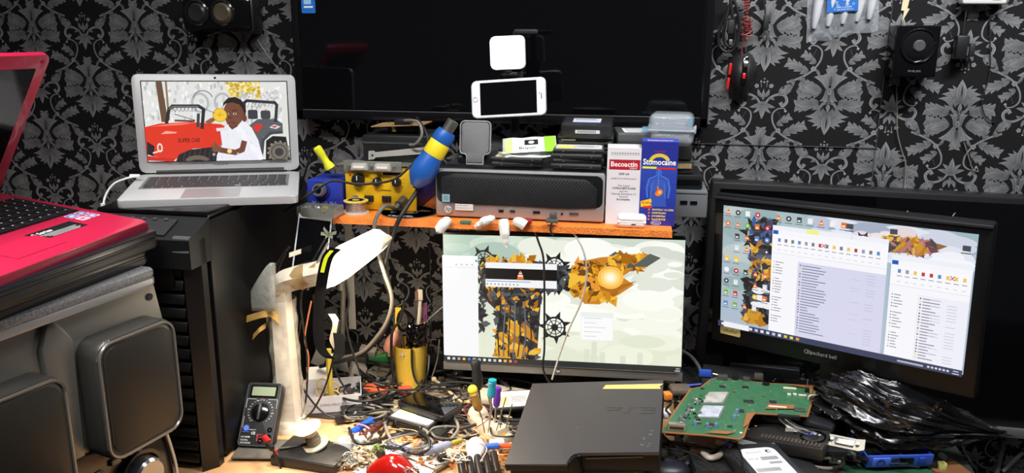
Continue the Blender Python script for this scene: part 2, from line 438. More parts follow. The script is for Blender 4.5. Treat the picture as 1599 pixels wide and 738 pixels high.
# ------------------------------------------------------------------ wall TV
tv = thing('wall_television', 'large black glossy television hanging on the wall behind the shelf', 'television', TR((-.325, -.003, .603), 0, 0, 0))
obj('casing', G().box((0, -.027, .29), (.966, .05, .58), bev=.006), BLK, tv)
obj('screen_panel', G().box((0, -.0535, .296), (.925, .003, .535)), GLASSB, tv)
g = G(); g.box((0, -.055, .0125), (.966, .006, .022), bev=.002); g.box((-.474, -.055, .29), (.018, .006, .58), bev=.002); g.box((.474, -.055, .29), (.018, .006, .58), bev=.002); g.box((0, -.055, .572), (.966, .006, .016), bev=.002)
obj('bezel', g, mat('bezel_gloss', (16, 16, 18), .18), tv)
obj('bezel_lip', G().box((0, -.0585, .0245), (.93, .001, .0014)), mat('lip_grey', (120, 120, 120), .3, .4), tv)
a = Art(); a.rr(0, 0, .034, .05, .003, (30, 110, 200)); a.rect(.006, .012, .028, .016, (235, 240, 245)); a.rect(.006, .02, .024, .045, (160, 200, 235))
a.build('sticker', PRINT, tv, TR((-.457, -.0557, .247), 90))

tv2 = thing('wall_mounted_television', 'wide black television low on the wall behind the tilted monitor', 'television', TR((.66, -.004, -.085), 0, 1.2, 0))
obj('casing', G().box((0, -.028, .28), (.99, .05, .56), bev=.006), BLK, tv2)
obj('screen_panel', G().box((0, -.0545, .295), (.95, .003, .50)), GLASSB, tv2)
obj('bottom_trim', G().box((0, -.056, .012), (.985, .008, .024), bev=.002), mat('trim_grey', (118, 118, 120), .4, .4), tv2)

# ------------------------------------------------------------------ shelf
SZ = .440
sh = thing('wall_shelf', 'orange wooden wall shelf crowded with repair gear above the monitor', 'shelf', TR((-.28, 0, SZ)))
g = G(); g.prism([(-.352, -.372), (.358, -.374), (.362, -.002), (-.358, -.002)], -.014, 0, bev=.0015)
obj('board', g, ORG, sh)
obj('front_edge', G().box((.003, -.3745, -.007), (.711, .002, .013)), mat('orange_edge', (232, 128, 48), .6, var=.2, vscale=40, bump=.4, bscale=300), sh)
for x in (-.335, -.02, .29):
    b = obj('bracket', G().box((x, -.004, -.105), (.026, .004, .17), bev=.0015).box((x, -.13, -.0185), (.024, .25, .004)), mat('bracket_grey', (150, 148, 142), .45, .4), sh)
    obj('screw', G().cyl((x, -.009, -.17), (x, -.005, -.17), .004), DSTEEL, b)

# ------------------------------------------------------------------ computer tower
tw = thing('computer_tower', 'tall black tower case with ribbed front under the silver laptop', 'computer', TR((-.757, -.636, 0), 0, 0, -1))
TH = .487; TWD = .235; TDP = .46
obj('case', G().box((-TWD/2, TDP/2+.03, TH/2-.004), (TWD, TDP-.03, TH-.02), bev=.004), mat('tower_black', (11, 11, 12), .42, spec=.4, bump=.03, bscale=600), tw)
g = G()
for k in range(15):
    z = .022+k*.0262
    g.box((-TWD/2-.006, .004, z), (TWD-.045, .02, .0195), bev=.0035, R=rotm(-14))
obj('ribbed_front', g, mat('rib_black', (15, 15, 16), .35), tw)
obj('front_recess', G().box((-TWD/2-.012, .018, .2), (TWD-.05, .02, .40)), BLKG, tw)
g = G()
for x0, x1 in ((-.021, 0), (-TWD, -TWD+.026)):
    xs = (x0, x1)
    g.prism([(x0, .03), (x0, -.012 if x0 > -.1 else .0), (x1, .012 if x0 > -.1 else -.006), (x1, .03)], .0, TH-.04)
obj('front_pillar', g, mat('pillar_black', (13, 13, 14), .35, spec=.4), tw)
# sloped head of the front with mesh and buttons
g = G(); g.prism([(-.02, .40), (-.02, TH-.035), (.05, TH-.008), (.05, .40)], -TWD, -.0, M=Matrix(((0, 0, 1, 0), (1, 0, 0, 0), (0, 1, 0, 0), (0, 0, 0, 1))))
obj('front_head', g, mat('head_black', (11, 11, 12), .45), tw)
obj('mesh_grille', G().box((0, 0, 0), (.155, .05, .004), M=TR((-TWD/2-.012, .012, TH-.021), 21)), mesh_mat('tower_mesh', (34, 34, 36), 380, .35), tw)
obj('corner_facet', G().prism([(-.034, -.021), (-.002, -.0215), (-.002, .03), (-.034, .03)], 0, .03, M=TR((0, 0, TH-.062), -12), bev=.002), mat('facet_grey', (96, 97, 99), .35, .2), tw)
g = G()
for k in range(5): g.cyl((-.16+k*.022, .03, TH-.014), (-.16+k*.022, .029, TH-.009), .004)
obj('button_row', g, DGREY, tw)
obj('drive_bay', G().box((-TWD/2-.012, -.007, .385), (TWD-.062, .006, .045), bev=.002), mat('bay_black', (16, 16, 17), .25), tw)
obj('top_panel', G().box((-TWD/2, TDP/2+.03, TH-.006), (TWD-.01, TDP-.05, .012), bev=.004), mat('gloss_top', (10, 10, 11), .2), tw)
a = Art(); a.rect(0, 0, .035, .003, (150, 150, 150)); a.build('badge', PRINT, tw, TR((-.16, -.0103, .397), 90))

# ------------------------------------------------------------------ silver laptop
def laptop(name, label, W, D, T, lidL, open_deg, M, body, keym, keys=(14, 5), screen_margin=(.02, .022, .02, .028), rad=.012, deckm=None):
    """origin at the middle of the hinge line, base running to -Y, lid hinged upward"""
    t = thing(name, label, 'laptop', M)
    obj('base', G().prism(rrect(W, D, rad, 5, 0, -D/2), -T, 0, bev=.0015), body, t)
    return t
mb = laptop('laptop', 'open silver laptop on the tower showing a child beside a red toy car', .325, .227, .015, .2, 0, TR((-.879, -.306, .511), 3.0, .6, 22.3), ALU, BLK)
g = G(); random.seed(3)
rows = [(14, .012), (14, .0165), (14, .0165), (13, .0165), (12, .0165)]
y = -.034
for n, h in rows:
    pw = .274/n
    for k in range(n): g.box((-.137+pw*(k+.5), y-h/2, .0012), (pw-.0028, h-.0026, .0016), bev=.0006)
    y -= h
for k in range(4): g.box((-.137+.018*(k+.5)+.001, y-.009, .0012), (.0152, .0150, .0016), bev=.0006)
g.box((-.012, y-.009, .0012), (.098, .0150, .0016), bev=.0006)
for k in range(5): g.box((.048+.0183*(k+.5), y-.009, .0012), (.0155, .0150, .0016), bev=.0006)
obj('keyboard', g, mat('laptop_keys', (50, 50, 52), .5), mb)
obj('keyboard_well', G().box((0, -.082, .0001), (.284, .108, .0006)), mat('well_grey', (120, 120, 122), .5, .4), mb)
obj('trackpad', G().prism(rrect(.105, .076, .004, 3, 0, -.182), 0, .0004), mat('trackpad_grey', (176, 176, 178), .3, .5), mb)
obj('hinge', G().cyl((-.13, .002, .003), (.13, .002, .003), .006, n=14), BLKM, mb)
LM = TR((0, .004, .003), -3, 0, 0.8)
LW, LH = .325, .205
ld = obj('lid', G().prism(rrect(LW, LH, .013, 5, 0, LH/2), -.0035, .0035, M=rotm(90), bev=.0012), ALU, mb, LM)
obj('camera_dot', G().cyl((0, -.0034, .198), (0, -.0042, .198), .0022), BLKG, ld)
SW, SH = .288, .166
def kid_picture():
    a = Art(1.2e-5, (SW, SH)); R = random.Random(5)
    W, H = SW, SH
    a.rect(0, 0, W, H, (228, 228, 224))
    for k in range(260):
        x, y = R.random()*W, H*(.45+.55*R.random()); c = R.choice([(205, 208, 206), (245, 246, 244), (188, 190, 188), (225, 226, 222), (236, 240, 242)])
        a.poly([(x, y), (x+.004, y+.002), (x+.0045, y+.011), (x-.001, y+.009)], c)
    a.poly([(.033, H*.5), (.046, H*.5), (.040, H), (.028, H)], (108, 78, 58)); a.rect(.046, H*.52, .05, H, (150, 120, 92))
    for k in range(170):
        x, y = .168+R.random()*.065, H*(.80+.2*R.random()); a.disc(x, y, .0035, R.choice([(222, 190, 60), (240, 214, 110), (196, 160, 40), (250, 236, 170)]), n=6)
    for k in range(70):
        x, y = .19+R.random()*.08, H*(.72+.16*R.random()); a.disc(x, y, .003, R.choice([(235, 235, 235), (190, 190, 195), (214, 205, 214)]), n=6)
    for cx in (.112, .157):     # foil balloons
        a.ringa(cx, H*.74, .017, .007, (182, 184, 186), ry=.02); a.ringa(cx, H*.74, .019, .0016, (236, 238, 240), ry=.0225); a.disc(cx+.003, H*.76, .005, (205, 207, 210))
    a.ringa(.118, H*.77, .02, .002, (120, 122, 126), 20, 160)
    # red toy car body
    a.poly([(0, H*.44), (.03, H*.485), (.09, H*.50), (.15, H*.47), (.165, H*.42), (.15, H*.2), (.13, H*.17), (.09, H*.16), (.055, H*.03), (.03, H*.05), (.012, H*.07), (0, H*.1)], (226, 56, 34))
    a.poly([(.012, H*.445), (.05, H*.482), (.1, H*.49), (.07, H*.462)], (248, 128, 104)); a.poly([(.03, H*.35), (.06, H*.36), (.062, H*.375), (.04, H*.39)], (252, 168, 146))
    a.poly([(0, H*.1), (.012, H*.07), (.016, H*.2), (.002, H*.26)], (40, 34, 36)); a.poly([(.0, H*.02), (.05, H*.0), (.055, H*.035), (.02, H*.06), (.0, H*.08)], (206, 44, 30))
    a.poly([(.055, 0), (.062, H*.09), (.085, H*.15), (.15, H*.19), (.165, .0)], (36, 32, 36))
    for k in range(9): a.line([(.07+k*.01, .002), (.076+k*.01, H*.15)], .0009, (84, 80, 84))
    a.ringa(.098, -.001, .020, .009, (112, 100, 88), 12, 168, ry=.009)
    a.disc(.026, H*.18, .0055, (240, 226, 214), ry=.0095); a.disc(.026, H*.18, .003, (214, 70, 50), ry=.006); a.line([(.012, H*.115), (.03, H*.145)], .003, (240, 226, 214))
    a.text('SUPER CAR', .062, H*.245, .0085, (66, 34, 34), True, w=.044, shear=.12)
    # black roll bar
    for (p, wd, c) in (([(.043, H*.49), (.05, H*.66), (.058, H*.7), (.108, H*.7), (.118, H*.66), (.112, H*.42)], .0068, (44, 46, 50)), ([(.05, H*.66), (.058, H*.695), (.108, H*.695)], .002, (120, 124, 130))): a.line(p, wd, c)
    a.line([(.107, H*.6), (.104, H*.44)], .006, (66, 68, 72))
    for k in range(7): a.line([(.055+k*.0075, H*.63), (.061+k*.0075, H*.69)], .0009, (70, 72, 76)); a.line([(.062+k*.007, H*.63), (.056+k*.0075, H*.69)], .0009, (70, 72, 76))
    a.line([(.06, H*.6), (.1, H*.52)], .0016, (90, 92, 96)); a.line([(.06, H*.52), (.098, H*.51)], .004, (110, 60, 60))
    # grey buggy on the right
    a.poly([(.205, H*.44), (.225, H*.53), (.262, H*.53), (.283, H*.44), (.28, H*.37), (.235, H*.3), (.23, .0), (.215, 0)], (92, 94, 100))
    a.line([(.198, H*.55), (.2, H*.74), (.206, H*.765), (.262, H*.74), (.266, H*.71), (.262, H*.5)], .0062, (50, 52, 56))
    for k in range(8): a.line([(.206+k*.007, H*.685), (.21+k*.007, H*.74)], .0009, (80, 82, 86))
    a.rr(.206, H*.53, .226, H*.65, .004, (60, 62, 68)); a.rr(.232, H*.53, .252, H*.64, .004, (66, 68, 74))
    a.poly([(.248, H*.42), (.262, H*.4), (.272, H*.43), (.258, H*.46)], (222, 214, 212)); a.rect(.255, H*.42, .263, H*.44, (196, 40, 40))
    a.line([(.228, 0), (.234, H*.26), (.25, H*.35), (.278, H*.36)], .0065, (70, 72, 78)); a.poly([(.237, H*.0), (.24, H*.25), (.254, H*.31), (.282, H*.3), (W, 0)], (26, 26, 30))
    for k in range(14): a.line([(.266+.021*cos(k*.45), H*.1+.021*sin(k*.45)), (.266+.024*cos(k*.45+.1), H*.1+.024*sin(k*.45+.1))], .004, (150, 138, 124))
    a.disc(.266, H*.1, .0215, (124, 114, 102)); a.ringa(.266, H*.1, .016, .003, (86, 80, 74)); a.disc(.266, H*.1, .009, (58, 56, 56))
    a.poly([(.212, H*.42), (.224, H*.47), (.236, H*.46), (.225, H*.36)], (220, 52, 40))
    a.rect(W-.012, H*.3, W, H*.8, (226, 226, 220))
    # child in a white feathery dress
    a.poly([(.172, H*.48), (.185, H*.52), (.198, H*.5), (.212, H*.42), (.224, H*.26), (.232, H*.02), (.228, 0), (.136, 0), (.138, H*.08), (.15, H*.2), (.148, H*.38), (.158, H*.44)], (238, 238, 246))
    for k in range(46):
        t = k/45; x = .175+.055*t; y = H*(.52-.5*t); a.poly([(x-.006, y-.004), (x+.005+.004*R.random(), y+.002*R.random()), (x-.002, y-.009)], (246, 246, 252))
    for k in range(40):
        x, y = .145+R.random()*.075, H*(.02+.38*R.random()); a.line([(x, y), (x+.004, y-.008)], .001, (222, 222, 234))
    a.poly([(.14, H*.42), (.165, H*.43), (.164, H*.39), (.141, H*.38)], (234, 226, 232))
    a.line([(.195, H*.24), (.19, H*.14), (.176, H*.105), (.158, H*.125), (.146, H*.14)], .0115, (116, 70, 50)); a.disc(.139, H*.16, .009, (128, 80, 58), ry=.0075)
    for k in range(4): a.line([(.137, H*(.12+.03*k)), (.129, H*(.135+.028*k))], .0028, (132, 84, 62))
    a.line([(.141, H*.195), (.134, H*.24)], .003, (128, 80, 58)); a.disc(.164, H*.125, .0052, (222, 188, 110)); a.disc(.164, H*.125, .0032, (245, 226, 170))
    a.poly([(.165, H*.45), (.185, H*.5), (.184, H*.44), (.172, H*.40)], (96, 56, 40))
    a.disc(.178, H*.615, .0205, (118, 72, 52), ry=.026); a.poly([(.158, H*.56), (.163, H*.47), (.174, H*.425), (.186, H*.46), (.195, H*.54)], (122, 76, 56))
    a.disc(.1985, H*.545, .005, (110, 66, 46), ry=.008)
    hp = [(.1565, H*.69), (.158, H*.74), (.168, H*.80), (.182, H*.815), (.194, H*.78), (.201, H*.71), (.203, H*.63), (.2, H*.585), (.196, H*.66), (.19, H*.72), (.176, H*.745), (.163, H*.73)]
    a.poly(hp, (40, 28, 28)); a.disc(.1795, H*.6, .0035, (232, 220, 212), ry=.0022); a.disc(.1795, H*.6, .0018, (24, 16, 16)); a.disc(.165, H*.6, .003, (226, 214, 206), ry=.002); a.disc(.165, H*.6, .0017, (24, 16, 16))
    a.line([(.174, H*.64), (.185, H*.645)], .0016, (50, 32, 28)); a.disc(.1695, H*.55, .0042, (104, 60, 44), ry=.003); a.disc(.172, H*.495, .0062, (134, 66, 60), ry=.0036); a.line([(.1665, H*.497), (.1775, H*.496)], .0008, (70, 34, 32))
    a.disc(.177, H*.475, .006, (112, 68, 50), ry=.003)
    a.poly([(.128, H*.47), (.14, H*.52), (.15, H*.55), (.147, H*.58), (.13, H*.545), (.118, H*.50)], (150, 92, 66))
    a.disc(.1495, H*.585, .0145, (206, 160, 30)); a.disc(.1495, H*.585, .0128, (246, 204, 60)); a.line([(.144, H*.6), (.149, H*.565), (.151, H*.63)], .0016, (206, 156, 30)); a.line([(.151, H*.59), (.157, H*.59)], .0016, (206, 156, 30))
    a.line([(.115, H*.68), (.14, H*.61)], .0012, (70, 70, 74))
    for x in (.132, .181): a.ringa(x, H*.085, .0022, .0009, (250, 250, 250))
    return a
a = kid_picture(); a.build('display', SCREEN, ld, TR((-SW/2, -.0038, .024), 90))
a = Art(); a.rect(-SW/2-.002, -.002, SW/2+.002, SH+.002, (10, 10, 11)); a.build('display_border', PRINT, ld, TR((0, -.00365, .024), 90))
a = Art(); a.text('MacBook Air', 0, 0, .0042, (70, 70, 72), center=True); a.build('lettering', PRINT, ld, TR((0, -.0037, .0135), 90))

# charger cable of the silver laptop
q = [P(212, 275, -.42), P(196, 279, -.43), P(178, 287, -.44), P(166, 303, -.45), P(161, 322, -.46), P(159, 345, -.46)]
cc = obj('charging_cable', G().tube(q, .0022, 8), RUBW, orig=q[0], label='white charging cable curving down from the silver laptop', cat='cable')
obj('plug', G().tube([q[0]+V((.008, .002, 0)), q[0]-V((.012, 0, 0))], .004, 8, sm=0), WHITE, cc, Matrix.Translation(-q[0]))
obj('cable_collar', G().cyl(q[4]+V((0, 0, .006)), q[4]-V((0, 0, .004)), .0045), WHITE, cc, Matrix.Translation(-q[0]))

# ------------------------------------------------------------------ hi-fi on the left
hf = thing('hifi_system', 'silver grey stereo with two square mesh speakers under the laptop stack', 'stereo', TR((-.782, -.731, 0), 0, 0, 75))
HSIL = mat('champagne_grey_plastic', (122, 118, 109), .36, .35, bump=.02, bscale=600)
XZ = Matrix(((1, 0, 0, 0), (0, 0, 1, 0), (0, -1, 0, 0), (0, 0, 0, 1)))   # XY outline -> XZ, extruded to +Y... kept below
def xz(g, out, y0, y1, bev=0):
    g.prism(out, -y1, -y0, M=rotm(90), bev=bev); return g
body = [(-.70, .20), (-.70, .40), (0, .40), (.012, .33), (.0, .245), (.022, .215), (.004, .19), (-.012, .165), (-.70, .165)]
obj('upper_body', xz(G(), body, 0.0, .20, .003), HSIL, hf)
low = [(-.70, .0), (-.70, .168), (-.022, .168), (-.006, .12), (.004, .05), (.0, .0)]
obj('control_body', xz(G(), low, 0.002, .20, .003), mat('hifi_black', (18, 18, 20), .2), hf)
obj('edge_trim', G().tube([(-.022, -.002, .168), (-.008, -.002, .125), (.004, -.002, .06), (.003, -.002, .0)], .003, 8), mat('pale_trim', (196, 194, 188), .35, .4), hf)
GRILL = mesh_mat('speaker_mesh', (66, 62, 55), 420, .42, (10, 10, 10), .5, .3)
for (cx, cz) in ((-.082, .252), (-.285, .232)):
    pod = obj('speaker_pod', xz(G(), rrect(.150, .198, .026, 6, cx, cz), -.045, .01, .008), mat('pod_grey', (84, 82, 78), .3, .5), hf)
    obj('grille', xz(G(), rrect(.130, .176, .022, 6, cx, cz), -.0475, -.040, .002), GRILL, pod)
    rp = [V((x, -.0455, z)) for x, z in rrect(.143, .190, .025, 6, cx, cz)]; rp.append(rp[0])
    obj('pod_rim', G().tube(rp, .0026, 6, sm=0), mat('pod_rim_grey', (128, 126, 120), .3, .6), pod)
obj('shoulder', xz(G(), [(-.19, .40), (-.165, .36), (-.17, .17), (-.205, .17), (-.215, .36), (-.20, .40)], -.012, .01, .004), HSIL, hf)
obj('mounting_hole', G().cyl((-.012, -.002, .378), (-.012, .004, .378), .006), BLK, hf)
kb = obj('volume_knob', G().lathe([(0, .024), (.026, .024), (.03, .020), (.032, 0)], 32, TR((-.066, 0, .082), 90)), mat('knob_chrome', (150, 152, 156), .2, .8), hf)
obj('knob_ring', G().lathe([(.036, .0), (.036, .006), (.042, .006), (.042, 0)], 32, TR((-.066, 0, .082), 90)), mat('ring_dark', (60, 60, 63), .25, .6), hf)
obj('usb_port', G().box((-.112, 0, .128), (.018, .006, .010), bev=.001), DSTEEL, hf)
obj('record_button', xz(G(), rrect(.016, .014, .003, 3, -.085, .148), -.006, .001), mat('button_black', (34, 34, 36), .3), hf)
a = Art()
def pill(x, y, w_, t):
    a.rr(x, y, x+w_, y+.008, .004, (150, 148, 142)); a.rr(x+.0007, y+.0007, x+w_-.0007, y+.0073, .0033, (20, 20, 22)); a.text(t, x+.002, y+.002, .0036, (190, 188, 180), w=w_-.004)
pill(-.058, .129, .024, 'MASTER VOL'); pill(-.084, .122, .018, 'USB 2'); pill(-.150, .118, .016, 'MIC 2'); pill(-.17, .11, .015, 'MIC 1'); a.ringa(-.140, .108, .006, .0015, (150, 148, 142))
a.build('printed_labels', PRINT, hf, TR((0, .0, 0), 90))

# ------------------------------------------------------------------ stack of closed laptops with the pink one on top
def closed_laptop(label, M, L, D, T, m1, m2, rad=.015):
    t = thing('closed_laptop', label, 'laptop', M, None)
    obj('base', G().prism(rrect(L, D, rad, 5, -L/2, D/2), 0, T*.5, bev=.003), m2, t)
    obj('lid', G().prism(rrect(L, D, rad, 5, -L/2, D/2), T*.53, T, bev=.004), m1, t)
    obj('seam', G().prism(rrect(L-.006, D-.006, rad, 5, -L/2, D/2), T*.45, T*.57), BLKG, t)
    return t
SPK = mat('speckled_grey_lid', (120, 120, 122), .45, .2, var=.45, vscale=240)
closed_laptop('closed speckled grey laptop at the bottom of the stack on the stereo', TR((-.770, -.735, .400), 0, 0, 78), .36, .25, .026, SPK, mat('silver_edge', (150, 150, 152), .35, .4))
closed_laptop('thin black closed laptop lying on the speckled grey one', TR((-.800, -.705, .427), 0, 0, 84), .36, .25, .022, mat('dark_lid', (24, 25, 28), .3), BLK)
closed_laptop('glossy black closed laptop directly under the pink laptop', TR((-.795, -.675, .450), 0, 0, 87), .37, .26, .028, mat('blue_black_lid', (26, 28, 36), .25), BLK, .02)
PINK = mat('pink_red_plastic', (184, 28, 66), .35, coat=.3)
pk = thing('pink_laptop', 'bright pink laptop standing open on top of the laptop stack', 'laptop', TR((-.815, -.678, .478), 0, 0, 90))
PL, PD = .372, .285
slope = 8.5
# wedge base: profile in Y/Z extruded along X
prof = [(0, 0), (PD, 0), (PD, .050), (.0, .010)]
obj('base', G().prism(prof, -PL, 0, M=Matrix(((0, 0, 1, 0), (1, 0, 0, 0), (0, 1, 0, 0), (0, 0, 0, 1))), bev=.003), mat('pink_base_edge', (150, 22, 52), .4), pk)
dm = TR((0, 0, .011), degrees(atan2(.040, PD)))
deck = obj('deck', G().prism(rrect(PL, PD, .012, 5, -PL/2, PD/2), -.001, .002, bev=.0008), PINK, pk, dm)
obj('keyboard_tray', G().prism(rrect(.345, .125, .006, 4, -PL/2-.0, .180), .0016, .0026), mat('tray_black', (20, 20, 22), .4), deck)
g = G()
for r in range(6):
    n = 17; pw = .335/n
    for k in range(n):
        if r == 0 and 4 < k < 10: continue
        g.box((-PL/2-.1675+pw*(k+.5), .128+r*.0195, .0036), (pw-.003, .0158, .003), bev=.001)
g.box((-PL/2-.1675+pw*7.5, .128, .0036), (pw*5-.003, .0158, .003), bev=.001)
obj('keyboard', g, mat('black_keys', (26, 26, 28), .42), deck)
a = Art(); R = random.Random(4)
for r in range(6):
    for k in range(17):
        x = -PL/2-.1675+pw*(k+.2); a.rect(x, .128+r*.0195+.001, x+.003, .128+r*.0195+.004, (200, 200, 200))
a.build('key_legends', PRINT, deck, TR((0, 0, .0052)))
a = Art(); a.rect(-.175, .058, -.075, .092, (18, 18, 18)); a.text('E Series', -.17, .078, .009, (235, 235, 235), True, shear=.2)
for k in range(4): a.rect(-.165+.004*k, .072-.004*k, -.085-.006*(k % 2), .0732-.004*k, (210, 210, 210))
for (x, c1, c2) in ((-.062, (60, 110, 190), (220, 230, 240)), (-.038, (180, 60, 110), (110, 120, 200)), (-.062, (220, 200, 200), (150, 40, 60)), (-.036, (150, 150, 170), (60, 60, 130))):
    pass
for i, (x, y_, c1, c2) in enumerate(((-.060, .098, (70, 130, 210), (225, 235, 245)), (-.036, .098, (90, 70, 160), (200, 210, 240)), (-.060, .078, (230, 180, 190), (170, 40, 70)), (-.036, .078, (120, 110, 170), (210, 210, 225)))):
    a.rr(x, y_, x+.020, y_+.016, .002, (235, 235, 240)); a.rr(x+.0012, y_+.0012, x+.0188, y_+.0148, .002, c1); a.disc(x+.01, y_+.008, .005, c2, ry=.003)
a.build('stickers', PRINT, deck, TR((0, 0, .0021)))
obj('touchpad', G().prism(rrect(.10, .055, .003, 3, -PL/2-.03, .055), .0015, .0028), mat('pink_pad', (186, 26, 64), .4), deck)
# lid, leaning forward over the keys
lang = degrees(atan2(.774-.531, .951-1.095+0)); 
lm = Matrix.Translation((0, PD-.004, .052)) @ rotm(58+0, 0, 0)
lid = obj('lid', G().prism(rrect(PL, .270, .012, 5, -PL/2, .135), -.006, .004, bev=.002), PINK, pk, Matrix.Translation((0, PD-.004, .056)) @ rotm(120, 0, 0))
obj('bezel_screen', G().prism(rrect(PL-.05, .215, .002, 2, -PL/2, .138), .0, .0049), mat('dark_display', (14, 12, 11), .08), lid)
for x in (-.03, -PL+.03): obj('hinge', G().cyl((x-.02, PD-.002, .052), (x+.02, PD-.002, .052), .008), mat('hinge_pink', (120, 20, 45), .4), pk)
obj('rubber_bumper', G().cyl((-.014, .258, .003), (-.014, .258, .0055), .0035), mat('bumper_pink', (170, 40, 70), .6), lid)
g = G()
for k in range(3): g.box((.0, .03+.03*k, .004), (.002, .012, .006))
obj('port_row', g, BLKG, pk)
# ------------------------------------------------------------------ monitors
def clouds(a, W, H, x0, x1, y0, y1, cols, n, R, rx=(.02, .06)):
    for k in range(n):
        x, y = x0+R.random()*(x1-x0), y0+R.random()*(y1-y0); r = rx[0]+R.random()*(rx[1]-rx[0])
        x = min(max(x, r), W-r); ry = r*(.25+.3*R.random()); y = min(max(y, ry), H-ry)
        a.disc(x, y, r, R.choice(cols), ry=ry, n=20)
def wheel(a, x, y, r, ry=None):
    col = (28, 30, 32)
    for k in range(7):
        t = 2*pi*k/7+.4; a.poly([(x+r*.68*cos(t-.28), y+r*.68*sin(t-.28)), (x+r*1.15*cos(t-.05), y+r*1.15*sin(t-.05)), (x+r*.68*cos(t+.25), y+r*.68*sin(t+.25))], col)
    a.ringa(x, y, r*.66, r*.13, col); a.ringa(x, y, r*.45, r*.05, (60, 62, 64)); a.disc(x, y, r*.24, col)
    for k in range(9): t = 2*pi*k/9; a.line([(x, y), (x+r*.66*cos(t), y+r*.66*sin(t))], r*.07, col)
def shards(a, R, x0, y0, x1, y1, n, pal, s=.02, up=True):
    s *= .8; n = int(n*1.7)
    for k in range(n):
        x, y = x0+R.random()*(x1-x0), y0+R.random()*(y1-y0); t = R.random()*pi; L = s*(.5+R.random()); w_ = L*(.18+.25*R.random())
        u = (cos(t), sin(t)); q = (-u[1], u[0]); c = R.choice(pal)
        a.poly([(x-u[0]*L/2, y-u[1]*L/2), (x+q[0]*w_, y+q[1]*w_), (x+u[0]*L/2, y+u[1]*L/2), (x-q[0]*w_*.6, y-q[1]*w_*.6)], c)
MW, MH = .528, .289
def desktop1():
    a = Art(8e-6, (MW, MH)); R = random.Random(2); W, H = MW, MH
    a.vgrad(0, 0, W, H, (232, 236, 214), (206, 218, 204), 20)
    a.rect(0, H*.80, W*.5, H, (178, 204, 188)); clouds(a, W, H, 0, W*.6, H*.72, H, [(190, 212, 196), (204, 220, 204), (176, 200, 186), (214, 226, 210)], 40, R)
    clouds(a, W, H, W*.4, W, H*.5, H*.95, [(246, 248, 238), (236, 240, 226), (224, 230, 214), (252, 252, 246)], 60, R)
    clouds(a, W, H, W*.62, W, H*.55, H*.95, [(252, 252, 248), (228, 232, 220), (214, 220, 208)], 26, R, (.015, .04))
    clouds(a, W, H, W*.42, W, H*.25, H*.55, [(252, 253, 244), (246, 248, 236)], 40, R)
    clouds(a, W, H, W*.42, W, 0, H*.25, [(240, 243, 222), (234, 238, 216), (228, 233, 210)], 40, R)
    for x, h in ((.60, .14), (.63, .2), (.665, .12), (.75, .1), (.82, .13)): a.rect(W*x, 0, W*(x+.022), H*h, (222, 228, 208))
    # abstract pattern of dark and yellow splinters in place of the wallpaper's figure
    dark = [(30, 32, 36), (48, 50, 54), (66, 68, 72), (20, 22, 26), (88, 90, 92)]; yel = [(226, 160, 34), (206, 136, 24), (244, 190, 60), (170, 104, 20)]
    wheel(a, W*.175, H*.81, .031); wheel(a, W*.475, H*.77, .032); wheel(a, W*.475, H*.30, .034)
    a.poly([(W*.175, H*.74), (W*.38, H*.82), (W*.52, H*.76), (W*.50, H*.62), (W*.42, H*.58), (W*.40, H*.05), (W*.215, H*.05), (W*.235, H*.4), (W*.15, H*.55)], (52, 50, 48))
    shards(a, R, W*.17, H*.52, W*.42, H*.80, 170, dark+dark+yel, .03); shards(a, R, W*.18, H*.60, W*.40, H*.84, 34, yel, .026)
    shards(a, R, W*.23, H*.05, W*.40, H*.52, 210, dark+dark+dark+yel+[(90, 110, 140)], .026); shards(a, R, W*.25, H*.05, W*.40, H*.3, 12, yel, .045)
    shards(a, R, W*.40, H*.60, W*.54, H*.78, 60, dark, .026); shards(a, R, W*.155, H*.25, W*.185, H*.75, 40, dark, .02)
    for k in range(9): a.poly([(W*(.20+.022*k), H*.80), (W*(.21+.02*k), H*.70+.01*(k%3)), (W*(.225+.02*k), H*.74)], (214, 150, 40) if k % 2 else (40, 42, 46))
    for k in range(7): a.line([(W*(.24+.02*k), H*.06), (W*(.235+.024*k), H*.22), (W*(.25+.02*k), H*.5)], .003, (96, 104, 112) if k % 2 else (34, 36, 40))
    # burst of orange light and metal to the right
    a.poly([(W*.54, H*.62), (W*.57, H*.82), (W*.66, H*.86), (W*.84, H*.90), (W*.90, H*.865), (W*.82, H*.80), (W*.75, H*.72), (W*.80, H*.66), (W*.74, H*.58), (W*.66, H*.5), (W*.6, H*.5)], (204, 132, 40))
    shards(a, R, W*.55, H*.54, W*.72, H*.82, 90, yel+[(120, 70, 24), (60, 50, 44), (236, 150, 50)], .03); shards(a, R, W*.70, H*.78, W*.84, H*.88, 50, yel+[(120, 66, 40), (88, 92, 90)], .03)
    a.poly([(W*.79, H*.80), (W*.86, H*.90), (W*.905, H*.87), (W*.85, H*.80)], (92, 98, 94)); a.poly([(W*.66, H*.62), (W*.72, H*.59), (W*.81, H*.69), (W*.71, H*.64)], (176, 110, 30))
    for r_, c in ((.027, (246, 170, 60)), (.028, (252, 192, 84)), (.021, (254, 216, 120)), (.014, (255, 238, 180)), (.008, (255, 252, 232))): a.disc(W*.705, H*.71, r_, c, ry=r_*.9)
    # windows
    a.rect(0, .014, W*.153, H*.845, (246, 247, 249)); a.rect(0, H*.80, W*.153, H*.845, (252, 253, 254)); a.rect(.004, H*.75, W*.148, H*.755, (226, 228, 232)); a.rect(W*.142, H*.80, W*.15, H*.815, (70, 120, 200))
    for k in range(4): a.rect(.03+.012*k, H*.77, .034+.012*k, H*.78, (190, 192, 196))
